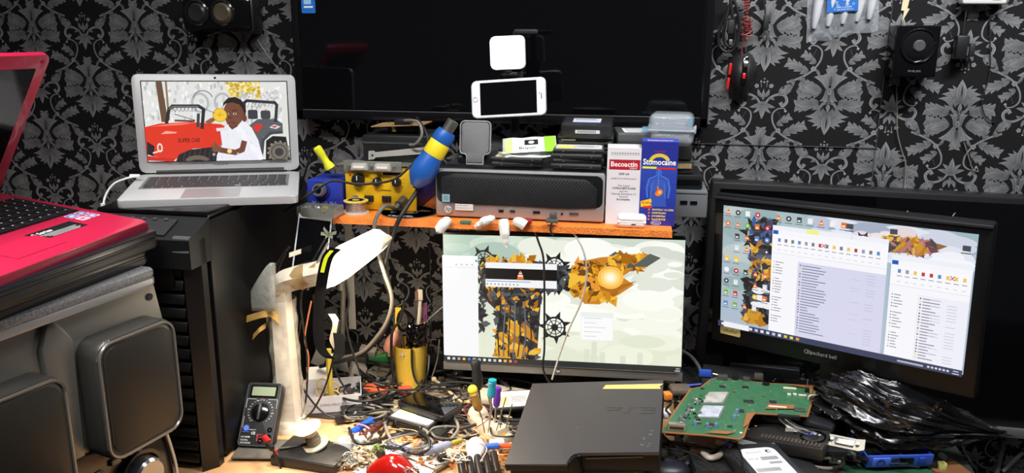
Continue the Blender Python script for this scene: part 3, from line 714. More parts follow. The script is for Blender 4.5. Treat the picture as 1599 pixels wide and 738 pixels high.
    a.rect(W*.185, H*.61, W*.485, H*.80, (244, 245, 247)); a.rect(W*.185, H*.67, W*.485, H*.755, (12, 12, 14)); a.rect(W*.19, H*.652, W*.375, H*.657, (60, 120, 200))
    a.poly([(W*.318, H*.675), (W*.348, H*.675), (W*.335, H*.74), (W*.331, H*.74)], (230, 110, 30)); a.rect(W*.322, H*.695, W*.344, H*.707, (244, 240, 236)); a.rect(W*.326, H*.718, W*.340, H*.725, (244, 240, 236))
    for k in range(9): a.rect(W*(.19+.016*k), H*.625, W*(.196+.016*k), H*.637, (150, 152, 156))
    a.rect(W*.585, H*.22, W*.72, H*.44, (238, 240, 238)); a.rect(W*.587, H*.225, W*.718, H*.40, (250, 251, 250))
    for k in range(5): a.rect(W*.60, H*(.25+.035*k), W*(.60+.05+.02*(k % 3)), H*(.254+.035*k), (196, 200, 208))
    # task bar
    a.rect(0, 0, W, .0135, (38, 42, 44)); tc = [(235, 235, 240), (200, 205, 210), (170, 172, 176), (240, 190, 70), (60, 130, 220)]+[(225, 226, 228), (200, 202, 205), (236, 236, 238)]*2+[(230, 196, 80), (236, 150, 60), (190, 60, 50)]
    for k, c in enumerate(tc): a.rect(.008+k*.0118, .004, .0145+k*.0118, .0098, c)
    a.rect(W-.014, .0025, W-.003, .0045, (210, 212, 215)); a.rect(W-.012, .0075, W-.004, .0092, (210, 212, 215))
    return a
m1 = thing('monitor', 'upright black monitor under the orange shelf with silver chin and cloudy desktop picture', 'monitor', TR((-.146, -.226, .0), 0, 0, -.6))
hd = Matrix.Translation((0, 0, .227)) @ rotm(-4.3, -1.3, 0)
hdo = obj('housing', G().box((0, .012, 0), (.53, .024, .316), bev=.004), BLK, m1, hd)
obj('display', G().box((0, -.0005, .008), (.530, .002, .296)), mat('panel_black', (8, 8, 9), .15), hdo)
desktop1().build('desktop_picture', SCREEN, hdo, TR((-MW/2+.0, -.0018, -.137), 90)) if False else desktop1().build('desktop_picture', SCREEN, hdo, TR((-MW/2, -.0018, -.137), 90, 0, 0) @ Matrix.Diagonal((1, 1, 1, 1)))
obj('chin', G().box((0, -.003, -.1495), (.534, .01, .019), bev=.0015), mat('chin_grey', (128, 124, 118), .35, .5), hdo)
a = Art(); a.disc(0, 0, .0062, (60, 60, 62)); a.text('hp', -.0042, -.0025, .006, (200, 200, 200), True, shear=.3); a.build('emblem', PRINT, hdo, TR((-.005, -.0085, -.149), 90))
obj('stand_neck', G().box((0, .05, .12), (.06, .02, .20), bev=.004), BLK, m1)
obj('stand_foot', G().prism(rrect(.22, .19, .02, 5, 0, .03), .0, .009, bev=.002), BLK, m1)

RW, RH = .474, .266
def desktop2():
    a = Art(8e-6, (RW, RH)); R = random.Random(9); W, H = RW, RH
    a.vgrad(0, 0, W, H, (176, 190, 206), (156, 182, 190), 16)
    clouds(a, W, H, W*.4, W, H*.75, H, [(184, 192, 212), (206, 212, 226), (164, 174, 196), (224, 228, 238)], 50, R)
    clouds(a, W, H, W*.58, W*.75, H*.86, H*.97, [(236, 226, 226), (226, 214, 220)], 8, R, (.012, .025)); clouds(a, W, H, W*.85, W, H*.72, H*.84, [(240, 242, 248)], 6, R, (.015, .03))
    clouds(a, W, H, 0, W*.3, H*.2, H, [(168, 190, 194), (150, 176, 178), (186, 200, 200)], 30, R)
    dark = [(30, 32, 38), (48, 52, 58), (66, 70, 80), (84, 96, 124), (20, 22, 26)]; yel = [(206, 150, 40), (186, 122, 30), (226, 180, 70)]
    wheel(a, W*.16, H*.80, .036); wheel(a, W*.60, H*.855, .018)
    shards(a, R, W*.13, H*.62, W*.24, H*.92, 90, dark+[(60, 90, 160)], .026); shards(a, R, W*.15, H*.40, W*.235, H*.72, 150, yel+dark, .028); shards(a, R, W*.12, H*.10, W*.24, H*.42, 130, dark, .028); shards(a, R, W*.13, H*.08, W*.2, H*.16, 20, yel, .03)
    a.poly([(W*.68, H*.80), (W*.72, H*.92), (W*.80, H*.93), (W*.905, H*.90), (W*.84, H*.83)], (150, 100, 66)); shards(a, R, W*.68, H*.83, W*.86, H*.91, 90, yel+[(110, 70, 80), (180, 120, 130), (70, 74, 70)], .024)
    clouds(a, W, H, W*.17, W*.23, H*.2, H*.36, [(236, 238, 240)], 7, R, (.010, .02))
    # desktop icons
    ic = [(230, 120, 40), (240, 200, 70), (200, 50, 60), (220, 225, 230), (90, 140, 200), (240, 240, 240), (120, 180, 60), (60, 60, 66)]
    for cx in range(12):
        for cy in range(9):
            if cx > 4 and cy > 1: continue
            x, y = W*(.02+.045*cx), H*(.94-.095*cy)
            if R.random() < .12: continue
            c = R.choice(ic); q = R.random()
            if q < .4: a.rect(x, y, x+.0095, y+.011, c); a.rect(x+.0015, y+.002, x+.007, y+.005, (245, 245, 245))
            elif q < .7: a.disc(x+.005, y+.0055, .0055, c); a.disc(x+.005, y+.0055, .0022, (240, 240, 240))
            else: a.poly([(x, y), (x+.010, y), (x+.006, y+.011), (x+.004, y+.011)], (236, 120, 30)); a.rect(x+.002, y+.003, x+.008, y+.005, (245, 245, 245))
            a.rect(x-.003, y-.0045, x+.012, y-.0032, (90, 96, 104))
    for x, y in ((.535, .955), (.70, .955), (.955, .90)):
        a.rect(W*x, H*y-.004, W*x+.013, H*y+.006, (70, 74, 82)); a.rect(W*x-.002, H*y-.009, W*x+.014, H*y-.0072, (60, 64, 72))
    def win(x0, x1, y0, y1, side, listc, seed):
        R = random.Random(seed)
        a.rect(W*x0, H*y0, W*x1, H*y1, (246, 246, 251)); a.rect(W*x0, H*(y1-.035), W*x1, H*y1, (238, 240, 248)); a.rect(W*x0+.001, H*(y1-.068), W*x0+.012, H*(y1-.038), (26, 92, 180))
        a.rect(W*x0, H*(y1-.215), W*x1, H*(y1-.07), (248, 248, 252)); a.rect(W*x0, H*(y1-.218), W*x1, H*(y1-.215), (214, 216, 226))
        for k in range(int((x1-x0)*34)):
            xx = W*x0+.012+k*.0135; c = R.choice([(236, 200, 90), (100, 140, 200), (150, 156, 168), (190, 60, 60), (120, 124, 132)])
            a.rect(xx, H*(y1-.125), xx+.0055, H*(y1-.098), c); a.rect(xx-.001, H*(y1-.15), xx+.0075, H*(y1-.145), (120, 124, 136)); a.rect(xx, H*(y1-.19), xx+.006, H*(y1-.186), (190, 192, 202))
        a.line([(W*(x0+.21), H*(y1-.125)), (W*(x0+.225), H*(y1-.095))], .0014, (190, 30, 40)); a.line([(W*(x0+.21), H*(y1-.095)), (W*(x0+.225), H*(y1-.125))], .0014, (190, 30, 40))
        a.rect(W*(x0+side), H*y0, W*x1, H*(y1-.26), listc)
        n = int((y1-.29-y0)*H/.0058)
        for k in range(n):
            yy = H*(y1-.29)-k*.0058
            if k < n*.9 and k % 7 != 5: a.rect(W*x0+.005, yy, W*x0+.0072, yy+.0022, R.choice([(236, 200, 90), (60, 120, 200), (90, 96, 110)])); a.rect(W*x0+.009, yy+.0004, W*x0+.015+.011*R.random(), yy+.0018, (110, 114, 128))
            xs = W*(x0+side)+.004; a.rect(xs, yy, xs+.0024, yy+.0026, R.choice([(240, 206, 110), (70, 76, 96), (70, 76, 96)])); a.rect(xs+.005, yy+.0004, xs+.016+.036*R.random()**.7*(x1-x0-side)/.32, yy+.0019, (96, 98, 120))
            if R.random() < .75: a.rect(W*x1-.034, yy+.0004, W*x1-.018, yy+.0015, (188, 188, 208))
            if R.random() < .35: a.rect(W*x1-.062, yy+.0004, W*x1-.044, yy+.0015, (196, 196, 214))
        return
    win(.715, .997, .045, .795, .105, (238, 238, 248), 4)
    win(.235, .70, .045, .90, .115, (214, 214, 238), 3)
    a.rect(W*.56, H*.865, W*.56+.001, H*.9, (200, 200, 210)); a.rect(W*.38, H*.868, W*.43, H*.898, (244, 240, 130))
    a.rect(0, 0, W, .0125, (56, 62, 92)); 
    tc = [(235, 235, 240), (240, 240, 242), (190, 196, 205), (240, 190, 70), (60, 130, 220)]+[(225, 226, 228), (200, 202, 225), (236, 236, 238)]*2+[(230, 196, 80), (236, 220, 60), (236, 150, 60)]
    for k, c in enumerate(tc): a.rect(.008+k*.0125, .0035, .0145+k*.0125, .0092, c)
    a.rect(.013, .0005, .07, .0125, (240, 240, 244)); a.rect(W-.11, .004, W-.065, .0075, (180, 184, 205))
    for k in range(6): a.rect(W-.058+k*.0065, .0045, W-.054+k*.0065, .0082, (210, 212, 225))
    a.rect(W-.016, .0025, W-.005, .0042, (210, 212, 225)); a.rect(W-.015, .0075, W-.006, .0092, (210, 212, 225))
    return a
m2 = thing('monitor', 'tilted black monitor at the right showing two file windows, taped note on its lower corner', 'monitor', TR((.402, -.311, 0), 0, 0, -30.2))
h2 = Matrix.Translation((0, 0, .332)) @ rotm(2.4, -1.5, 0)
obj2 = obj('housing', G().box((0, .016, -.012), (.520, .03, .332), bev=.006), mat('glossy_frame', (9, 9, 10), .45, spec=.35), m2, h2)
obj('frame_lip', G().box((0, -.001, .148), (.516, .006, .006), bev=.002), mat('lip_black', (44, 46, 50), .3), obj2)
desktop2().build('desktop_picture', SCREEN, obj2, TR((-RW/2, -.0015, -RH/2), 90))
a = Art(); a.text('packard bell', 0, 0, .0085, (170, 170, 172), w=.052); a.ringa(-.008, .0035, .0042, .0014, (170, 170, 172)); a.ringa(-.003, .0035, .0032, .0014, (170, 170, 172)); a.build('lettering', PRINT, obj2, TR((-.04, -.0002, -.158), 90))
g = G(); g.prism([(0, 0), (.044, -.001), (.046, .004), (.0445, .016), (.046, .021), (.001, .0215), (-.001, .012)], 0, .0006)
tp = obj('masking_tape', g, mat('masking_tape_tan', (196, 178, 112), .75, var=.1, vscale=60), obj2, TR((-.236, -.0006, -.155), 90, 0, 0))
a = Art(); [a.line([(.006+.004*k, .005), (.008+.004*k, .010+.002*(k % 3)), (.0095+.004*k, .005)], .0008, (90, 70, 40)) for k in range(8)]; a.build('pen_writing', PRINT, tp, TR((0, 0, .0008)))
obj('stand_neck', G().box((0, .085, .16), (.07, .025, .30), bev=.006).box((0, .055, .28), (.06, .06, .05), bev=.006), BLKM, m2)
obj('stand_foot', G().lathe([(0, .014), (.04, .012), (.078, .005), (.08, 0), (0, 0)], 40, Matrix.Translation((0, .10, 0))), BLKG, m2)

# ------------------------------------------------------------------ on the shelf: small desktop computer in cling film
pc = thing('desktop_computer', 'slim grey and black desktop computer wrapped in cling film on the shelf', 'computer', TR((-.226, -.337, SZ)))
PW, PH, PDp = .342, .098, .29
obj('case', G().box((0, PDp/2+.006, PH/2+.003), (PW-.004, PDp-.004, PH-.004), bev=.004), mat('pc_grey', (70, 72, 76), .35, .3), pc)
obj('front_frame', G().box((0, .003, PH/2+.003), (PW, .014, PH), bev=.005), mat('pc_silver', (176, 176, 174), .35, .4), pc)
gr = obj('front_grille', xz(G(), [(-.158, .034), (-.158, .084), (-.13, .093), (.02, .093), (.135, .088), (.157, .07), (.155, .032), (.10, .029), (-.12, .031)], -.0065, -.002, .001), mat('grille_black', (12, 12, 13), .5), pc)
g = G()
for k in range(56):
    x0 = -.155+k*.0066-.02
    p = [(x0, .034), (x0+.042, .086)]
    a0, a1 = V((p[0][0], -.0072, p[0][1])), V((p[1][0], -.0072, p[1][1]))
    if a1.x > .150: a1 = a0.lerp(a1, max(0, (.150-a0.x)/(a1.x-a0.x)))
    if a0.x < -.154: a0 = a0.lerp(a1, (-.154-a0.x)/(a1.x-a0.x))
    if a0.x > .145 or (a1-a0).length < .004: continue
    g.tube([a0, a1], .0009, 4, sm=0)
obj('grille_ribs', g, mat('rib_grey', (40, 40, 42), .4), gr)
obj('dark_band', xz(G(), rrect(.335, .064, .012, 5, 0, .064), -.0045, .0, .001), mat('band_black', (5, 5, 6), .3), pc)
for x, w_, m_ in ((.037, .014, BLKG), (-.012, .010, BLKG), (-.035, .010, BLKG), (.112, .018, DSTEEL)): obj('port', G().box((x, -.0045, .019), (w_, .003, .005)), m_, pc)
for x in (.075, .088): obj('audio_jack', G().cyl((x, -.004, .018), (x, -.0062, .018), .0022), BLKG, pc)
a = Art(); a.disc(-.144, .019, .0085, (205, 205, 205)); a.ringa(-.144, .019, .0085, .0009, (120, 120, 120)); a.text('hp', -.150, .0155, .009, (110, 110, 112), True, shear=.3)
a.rect(-.129, .018, -.092, .031, (236, 236, 232)); a.text('HP PRODESK', -.127, .0265, .0025, (40, 40, 40), w=.026); a.text('WINDOWS 10', -.127, .0215, .0025, (40, 40, 40), w=.031); a.rect(-.156, .034, -.140, .050, (150, 190, 200)); a.rect(-.153, .037, -.143, .047, (110, 160, 180))
a.build('stickers', PRINT, pc, TR((0, -.0078, 0), 90))
def film(u, v):
    # a closed band of film around the case
    X = -PW/2-.004+u*(PW+.008)
    R_ = [(-.012, .001), (-.0125, .05), (-.012, .104), (.05, .1055), (.15, .106), (.27, .106), (.299, .104), (.30, .05), (.30, .001)]
    t = v*(len(R_)-1); i = min(int(t), len(R_)-2); f = t-i
    yy = R_[i][0]*(1-f)+R_[i+1][0]*f; zz = R_[i][1]*(1-f)+R_[i+1][1]*f
    n = noise.noise(V((X*30, yy*30, zz*40)))*.0022+noise.noise(V((X*90, yy*90+5, zz*90)))*.0009
    return V((X, yy-(abs(n) if v < .3 else 0), zz+(abs(n)*.7 if .25 < v < .8 else 0)))
obj('cling_wrap', G().sheet(film, 70, 64), WRAP, pc)

def hdd25(M, label, group=None, lab=True, top=None):
    t = thing('laptop_hard_drive', label, 'hard drive', M, group)
    obj('case', G().box((0, 0, .0047), (.1, .07, .0094), bev=.0015), mat('drive_grey', (92, 92, 92), .4, .6), t)
    obj('side_rail', G().box((0, 0, .0036), (.1012, .0712, .0052), bev=.001), BLK, t)
    if lab:
        a = Art(); a.rr(-.046, -.031, .046, .031, .004, (214, 214, 208)); a.disc(.012, 0, .028, (200, 200, 196)); a.rect(-.042, -.026, -.01, .012, top or (236, 230, 150)); a.rect(-.005, -.026, .04, -.018, (245, 245, 245))
        for k in range(4): a.rect(-.002, -.012+.006*k, .03, -.010+.006*k, (130, 132, 136))
        a.build('paper_label', PRINT, t, TR((0, 0, .0096)))
    for x in (-.03, .03): obj('screw', G().cyl((x, -.0352, .0045), (x, -.0362, .0045), .0016, n=10), STEEL, t)
    return t
zt = SZ+.106
PT = SZ+.1065
for k, (x, y, r, lb) in enumerate(((-.236, -.285, 4, 'lower small hard drive under the white and green packet'), (-.232, -.288, 1, 'upper small hard drive topped by the white and green packet'))):
    hdd25(TR((x, y, PT+.0098*k), 0, 0, r), lb, None, k == 1, (230, 226, 120))
g = G(); g.sheet(lambda u, v: V((-.055+.11*u, -.034+.068*v, .003*sin(6*u)*cos(5*v)+.012*max(0, v-.6)+.004*noise.noise(V((u*4, v*4, 0))))), 14, 12)
pkt = obj('card_packet', g, mat('glossy_white_sleeve', (225, 230, 226), .18, coat=.5, bump=.15, bscale=80), M=TR((-.212, -.285, PT+.034), 24, -4, 8), label='glossy white and green packet on the small hard drives', cat='packet', solid=.002)
a = Art(); a.rect(-.05, -.03, .03, .03, (238, 240, 238)); a.rect(.03, -.032, .053, .033, (150, 200, 60)); a.rect(-.01, .0, .018, .022, (24, 26, 24)); a.disc(.004, .011, .006, (235, 240, 235)); a.text('Buyun', -.022, -.016, .010, (50, 56, 60), True); a.rect(-.05, -.03, -.035, .03, (200, 214, 140))
a.build('printed_face', PRINT, pkt, TR((0, 0, .007), -3, 0, 0))
lbs = ['bottom small hard drive of the pile at the right of the wrapped computer', 'second small hard drive from the bottom, right-hand pile', 'third small hard drive from the bottom, right-hand pile', 'topmost small hard drive with yellow and white label, right-hand pile']
for k in range(4): hdd25(TR((-.113+.002*(k % 2), -.290+.004*(k % 2), PT+.0099*k), 0, 0, (-2, 3, -1, 2)[k]), lbs[k], 'small hard drives in the right-hand pile', k == 3, (236, 226, 90))
q = [V((-.272, -.30, PT+.024)), V((-.262, -.318, PT+.026)), V((-.248, -.315, PT+.024)), V((-.25, -.298, PT+.026)), V((-.236, -.300, PT+.030))]
obj('white_lead', G().tube(q, .0024, 8), RUBW, label='short white lead curled on the small drives left of the packet', cat='cable')
# rear stack: caddy, drive dock and 3.5 inch drive in film
def block(name, label, cat, M, d, m_, parts=()):
    t = thing(name, label, cat, M)
    obj('case', G().box((0, 0, d[2]/2), d, bev=.003), m_, t)
    return t
ob = block('optical_drive', 'black slim drive at the foot of the stack behind the small hard drives', 'disc drive', TR((-.100, -.165, PT)), (.128, .15, .026), BLK)
obj('tray_front', G().box((0, -.0765, .013), (.12, .003, .016), bev=.001), BLKG, ob)
dk2 = block('drive_dock', 'black and silver drive dock in the stack behind the small hard drives', 'drive dock', TR((-.102, -.168, PT+.027)), (.118, .14, .030), BLKM)
obj('connector_strip', G().box((0, -.0715, .014), (.11, .003, .007), bev=.001).box((.02, -.0735, .014), (.05, .003, .003)), DSTEEL, dk2)
obj('latch', G().box((-.035, -.0725, .020), (.03, .004, .003)), STEEL, dk2)
for k in range(2):
    obj('silver_strip', G().box((0, -.071, .004+.021*k), (.112, .002, .0022)), DSTEEL, dk2)
bd = block('hard_drive', 'large black hard drive in a clear bag on top of the rear stack', 'hard drive', TR((-.100, -.205, PT+.058), 4), (.102, .100, .026), mat('drive_black', (34, 34, 36), .4, .2))
a = Art(); a.rect(-.03, -.03, .028, .025, (225, 225, 228)); a.rect(-.026, .0, .024, .003, (120, 130, 160)); a.rect(-.026, .008, .018, .018, (150, 154, 160)); a.rect(-.03, -.03, .028, -.02, (60, 90, 170)); a.build('paper_label', PRINT, bd, TR((0, 0, .0263)))
a = Art(); a.rect(-.022, .008, .028, .015, (232, 232, 230)); [a.rect(-.018+.003*k, .009, -.0165+.003*k, .014, (40, 40, 40)) for k in range(13)]; a.build('barcode', PRINT, bd, TR((0, -.0502, 0), 90))
obj('clear_bag', G().box((0, 0, .0145), (.108, .106, .031), bev=.006), WRAP, bd)
# boxes of medicine
def carton(label, M, wd, dp, h, m_, art, top=None):
    t = thing('medicine_box', label, 'box', M)
    obj('carton', G().box((0, dp/2, h/2), (wd, dp, h), bev=.0008), m_, t)
    art.build('printed_front', PRINT, t, TR((-wd/2, -.0004, 0), 90))
    return t
a = Art(); a.rect(0, 0, .068, .152, (222, 218, 220)); a.rect(.004, .109, .064, .129, (176, 30, 46)); a.text('Becoactin', .0065, .1155, .010, (250, 245, 245), True, w=.052); a.text('SYRUP', .044, .1105, .0035, (250, 240, 240), w=.014)
a.rect(.006, .138, .062, .1385, (120, 120, 124)); [a.rect(.008+.005*k, .140, .011+.005*k, .143, (150, 150, 156)) for k in range(11)]
a.text('200 ml', .023, .099, .0045, (90, 60, 66), True, w=.02); a.text('APPETITE STIMULANT', .008, .090, .0032, (150, 70, 80), w=.050)
for t_, y_, w_ in (('The Latest', .076, .024), ('CYPROHEPTADINE', .0705, .046), ('and the', .065, .016), ('Natural Goodness of', .0595, .048), ('Vitamin', .054, .018), ('B-Complex', .0485, .026)): a.text(t_, .034, y_, .0038, (90, 84, 88), t_[0] in 'CB', w=w_, center=True)
carton('white and red medicine carton standing left of the blue one', TR((-.018, -.333, SZ), 0, 0, 2), .068, .06, .152, mat('carton_white', (226, 222, 224), .45), a)
a = Art(); a.rect(0, 0, .07, .165, (34, 44, 140)); a.vgrad(0, .02, .07, .12, (30, 50, 150), (44, 70, 170), 6)
for k in range(14):
    t0 = radians(20+140*k/13); t1 = radians(20+140*(k+.8)/13); a.poly([(.035+.014*cos(t0), .125+.011*sin(t0)), (.035+.021*cos(t0), .125+.018*sin(t0)), (.035+.021*cos(t1), .125+.018*sin(t1)), (.035+.014*cos(t1), .125+.011*sin(t1))], (238, 214, 40))
a.text('Stomocaine', .0035, .121, .0115, (250, 250, 250), True, w=.063); a.rect(.003, .113, .03, .117, (238, 220, 50)); a.rect(.03, .112, .067, .116, (210, 40, 40)); a.text('SUGAR FREE', .024, .1455, .003, (200, 30, 40), w=.022)
bc = (90, 130, 215)
a.poly([(.030, .105), (.040, .105), (.041, .098), (.056, .092), (.060, .075), (.057, .055), (.053, .055), (.053, .08), (.05, .06), (.052, .038), (.018, .038), (.02, .06), (.017, .08), (.017, .055), (.013, .055), (.010, .075), (.014, .092), (.029, .098)], (50, 84, 178))
a.disc(.035, .106, .006, (60, 96, 186), ry=.007)
for sx in (-1, 1): a.line([(.035+sx*.004, .1), (.035+sx*.018, .093), (.035+sx*.022, .075), (.035+sx*.02, .056)], .0015, bc); a.line([(.035+sx*.012, .085), (.035+sx*.014, .055)], .001, bc)
a.line([(.035, .11), (.035, .062)], .0012, bc); [a.line([(.024, .088-.005*k), (.035, .09-.005*k), (.046, .088-.005*k)], .0007, bc) for k in range(4)]
a.disc(.037, .066, .008, (240, 130, 40), ry=.006, rot=35); a.line([(.034, .078), (.035, .07), (.03, .062)], .0028, (236, 110, 40)); a.disc(.038, .067, .003, (250, 200, 80))
a.poly([(.002, .048), (.022, .054), (.024, .047), (.02, .044), (.025, .041), (.003, .036)], (238, 196, 40)); a.text('RELIEF', .004, .0435, .004, (190, 30, 30), True, w=.016); a.rect(.008, .0345, .025, .039, (210, 50, 40))
for k, t_ in enumerate(('GASTRIC ULCERS', 'HEARTBURN', 'DYSPEPSIA', 'GASTRITIS')): a.rect(.018, .0305-.0065*k, .021, .0335-.0065*k, (240, 140, 60)); a.text(t_, .025, .0305-.0065*k, .0036, (246, 226, 120), True, w=.003*len(t_))
a.disc(.034, .0055, .010, (220, 225, 240), ry=.0042); a.disc(.034, .0055, .009, (40, 50, 140), ry=.0034); a.text('Emzor', .034, .004, .0036, (235, 238, 248), w=.013, center=True)
sb = carton('blue medicine carton with a glowing torso, right end of the shelf front', TR((.0485, -.333, SZ), 0, 0, -1), .070, .06, .165, mat('carton_blue', (38, 48, 150), .4), a)
a = Art(); a.rect(0, 0, .07, .06, (52, 68, 170)); a.text('Stomocaine', .010, .02, .012, (240, 240, 250), True, w=.05); a.rect(.012, .012, .05, .016, (230, 90, 80)); a.build('printed_top', PRINT, sb, TR((-.035, 0, .1653)))
# earbud case
eb = thing('earbud_case', 'small white earbud charging case on the shelf edge by the cartons', 'case', TR((.000, -.336-.0, SZ+.0), 0, 0, 0))
eb.location = (-.000, -.356, SZ)
obj('lower_shell', G().box((0, 0, .0085), (.056, .024, .017), bev=.0078, seg=5).box((0, 0, .012), (.0562, .0242, .007), bev=.003, seg=3), WHITE, eb)
obj('lid', G().box((0, 0, .0178), (.0566, .0246, .018), bev=.0088, seg=5), WHITE, eb)
obj('charging_port', G().box((.004, -.0118, .008), (.009, .001, .0022), bev=.0004), BLKG, eb)
# behind / right of the boxes
dc = block('docking_station', 'grey docking station with usb ports projecting right of the blue carton', 'docking station', TR((.075, -.165, SZ)), (.155, .15, .056), mat('dock_grey', (98, 102, 104), .5))
dc.location = (.075, -.17, SZ)
for x in (.030, .050): p_ = obj('usb_port', G().box((x, -.0755, .031), (.014, .002, .007)), BLKG, dc)
obj('top_seam', G().box((0, -.0752, .050), (.150, .001, .001)), BLK, dc)
b1 = block('set_top_box', 'black slim box lying on the grey docking station', 'box', TR((.070, -.17, SZ+.057), 0, 0, 1), (.14, .13, .030), BLK)
obj('front_strip', G().box((0, -.0655, .015), (.13, .002, .010)), BLKG, b1)
b2 = block('network_switch', 'small metal edged circuit box on the black slim box', 'box', TR((.062, -.168, SZ+.088)), (.12, .12, .028), mat('box_dark', (44, 42, 40), .5))
obj('exposed_board', G().box((.02, -.061, .016), (.07, .003, .010)).box((.03, -.0625, .014), (.02, .002, .006)), mat('board_tan', (150, 130, 90), .5, var=.3, vscale=120), b2)
b3 = block('disc_caddy', 'black plastic caddy on the circuit box behind the cartons', 'box', TR((.058, -.17, SZ+.117), 0, 0, -2), (.12, .12, .03), BLKM)
hd3 = block('hard_drive', 'metal hard drive with white label behind the white carton', 'hard drive', TR((.008, -.19, SZ+.1475), 0, 0, 6), (.10, .12, .024), mat('drive_steel', (96, 98, 98), .4, .6))
a = Art(); a.rect(-.035, -.05, .035, .03, (228, 228, 226)); [a.rect(-.03, -.042+.012*k, .02-.006*(k % 2), -.038+.012*k, (110, 112, 116)) for k in range(6)]; a.build('paper_label', PRINT, hd3, TR((0, 0, .0243)))
cs = thing('clear_case', 'clear plastic clip case heaped over the boxes at the shelf end', 'case', TR((.075, -.215, SZ+.1475), 0, 0, -6))
for nm, zz, hh, dx in (('lower_tub', .0, .030, .0), ('lid', .030, .034, -.002)):
    g = G(); g.box((dx, 0, zz+hh/2), (.088, .085, hh), bev=.013, seg=4); obj(nm, g, CLEAR, cs)
for x in (-.046, .046): obj('clip', G().box((x, -.01, .032), (.005, .022, .016), bev=.001), CLEAR, cs)
obj('rim', G().box((0, 0, .031), (.094, .090, .003), bev=.001), mat('clear_rim', (200, 208, 214), .2, alpha=.5), cs)
obj('blue_tab', G().box((.036, -.046, .05), (.008, .002, .014)).box((-.052, -.02, .03), (.014, .02, .010)), mat('pale_blue_plastic', (130, 180, 205), .3, alpha=.6), cs)

# phone holder plate on the computer
ph = thing('phone_holder', 'grey mesh padded phone holder plate on the wrapped computer', 'phone holder', TR((-.318, -.318, PT)))
obj('clamp_base', G().cyl((-.038, .014, .012), (-.012, .014, .012), .010, n=14).cyl((.012, .014, .012), (.038, .014, .012), .010, n=14).box((0, .016, .006), (.07, .02, .010), bev=.002), BLK, ph)
po = rrect(.062, .062, .008, 4, 0, .056)
_h = [(.017, .0), (.017, .016), (.020, .020), (.026, .021), (.0295, .0235), (.031, .028), (.031, .077), (.030, .081), (.027, .0845), (.022, .086)]
out = _h+[(-x, z) for x, z in _h[::-1]]
pl = obj('plate', xz(G(), out, -.003, .003, .0015), DGREY, ph, TR((0, -.004, .003), -8))
obj('padding', xz(G(), [(x*.90, .003+z*.94) for x, z in out], -.0045, -.002, .0005), mesh_mat('pad_mesh', (120, 122, 122), 700, .3, (60, 60, 60), .6), pl)
g = G(); g.tube([V((x, -.0042, z)) for x, z in out+[out[0]]], .0014, 6, sm=0); obj('plate_rim', g, mat('rim_grey', (150, 152, 152), .4), pl)

# stand with light, holding the phone
st = thing('phone_stand', 'black pole stand clamped behind the white phone, top bar bent over it', 'phone stand', TR((-.255, -.20, PT)))
obj('foot', G().prism(rrect(.08, .08, .012, 4), 0, .008, bev=.002), BLK, st)
obj('pole', G().box((0, 0, .055), (.016, .010, .10), bev=.003), BLK, st)
obj('clamp', G().box((0, -.018, .095), (.036, .045, .012), bev=.002).box((0, -.006, .14), (.034, .006, .10), bev=.002).box((-.002, -.018, .179), (.022, .03, .008), bev=.002), BLKM, st)
obj('shelf_arm', G().box((-.006, -.008, .192), (.05, .012, .006), bev=.002).cyl((0, -.012, .178), (0, -.012, .20), .006).box((.022, -.004, .264), (.05, .01, .010), bev=.003).box((.0, .0, .23), (.012, .008, .07), bev=.002), BLKM, st)
pm = Matrix.Translation((-.264, -.238, .677)) @ rotm(-11.4, -4.5, -2.9)
def phone(name, label, W, H, M, body, face, land=False):
    t = thing(name, label, 'phone', M)
    obj('body', xz(G(), rrect(W, H, .010, 5), 0, .0073, .002), body, t)
    obj('front_glass', xz(G(), rrect(W-.003, H-.003, .009, 5), -.0004, .001), face, t)
    if land:
        obj('display', xz(G(), rrect(W*.76, H*.86, .0005, 2), -.0008, .0), GLASSB, t); bx, bz, sx, sz = -W/2+.0085, 0, W/2-.009, 0
    else:
        obj('display', xz(G(), rrect(W*.88, H*.77, .0005, 2), -.0008, .0), GLASSB, t); bx, bz, sx, sz = 0, -H/2+.0085, 0, H/2-.009
    obj('home_button', G().tube([V((bx+.0048*cos(q), -.0008, bz+.0048*sin(q))) for q in [2*pi*k/20 for k in range(21)]], .0004, 5, sm=0), mat('ring_silver', (150, 150, 150), .3, .6), t)
    obj('ear_slot', G().box((sx, -.0008, sz), (.0016 if land else .011, .0008, .011 if land else .0016), bev=.0003).cyl((sx-(.004 if land else 0), -.0004, sz+(.006 if land else .004)), (sx-(.004 if land else 0), -.0011, sz+(.006 if land else .004)), .0012), DGREY, t)
    return t
phone('phone', 'white phone lying sideways in the stand in front of the wall television', .158, .078, pm, mat('phone_silver', (210, 208, 210), .3, .3), mat('phone_white_glass', (236, 234, 238), .15), True)
lp = thing('led_light', 'small square white light panel glowing above the sideways phone', 'light', TR((-.268, -.23, .768), -3, -3, -2))
obj('housing', xz(G(), rrect(.073, .068, .010, 5), 0, .010, .003), WHITE, lp)
obj('diffuser', xz(G(), rrect(.071, .066, .010, 5), -.003, .001, .001), mat('light_diffuser', (235, 238, 240), .4, emit=.9, ecol=(240, 244, 250)), lp)
obj('mount_knob', G().cyl((0, .005, -.040), (0, .005, -.034), .010).box((0, .005, -.044), (.022, .014, .006), bev=.001), BLK, lp)

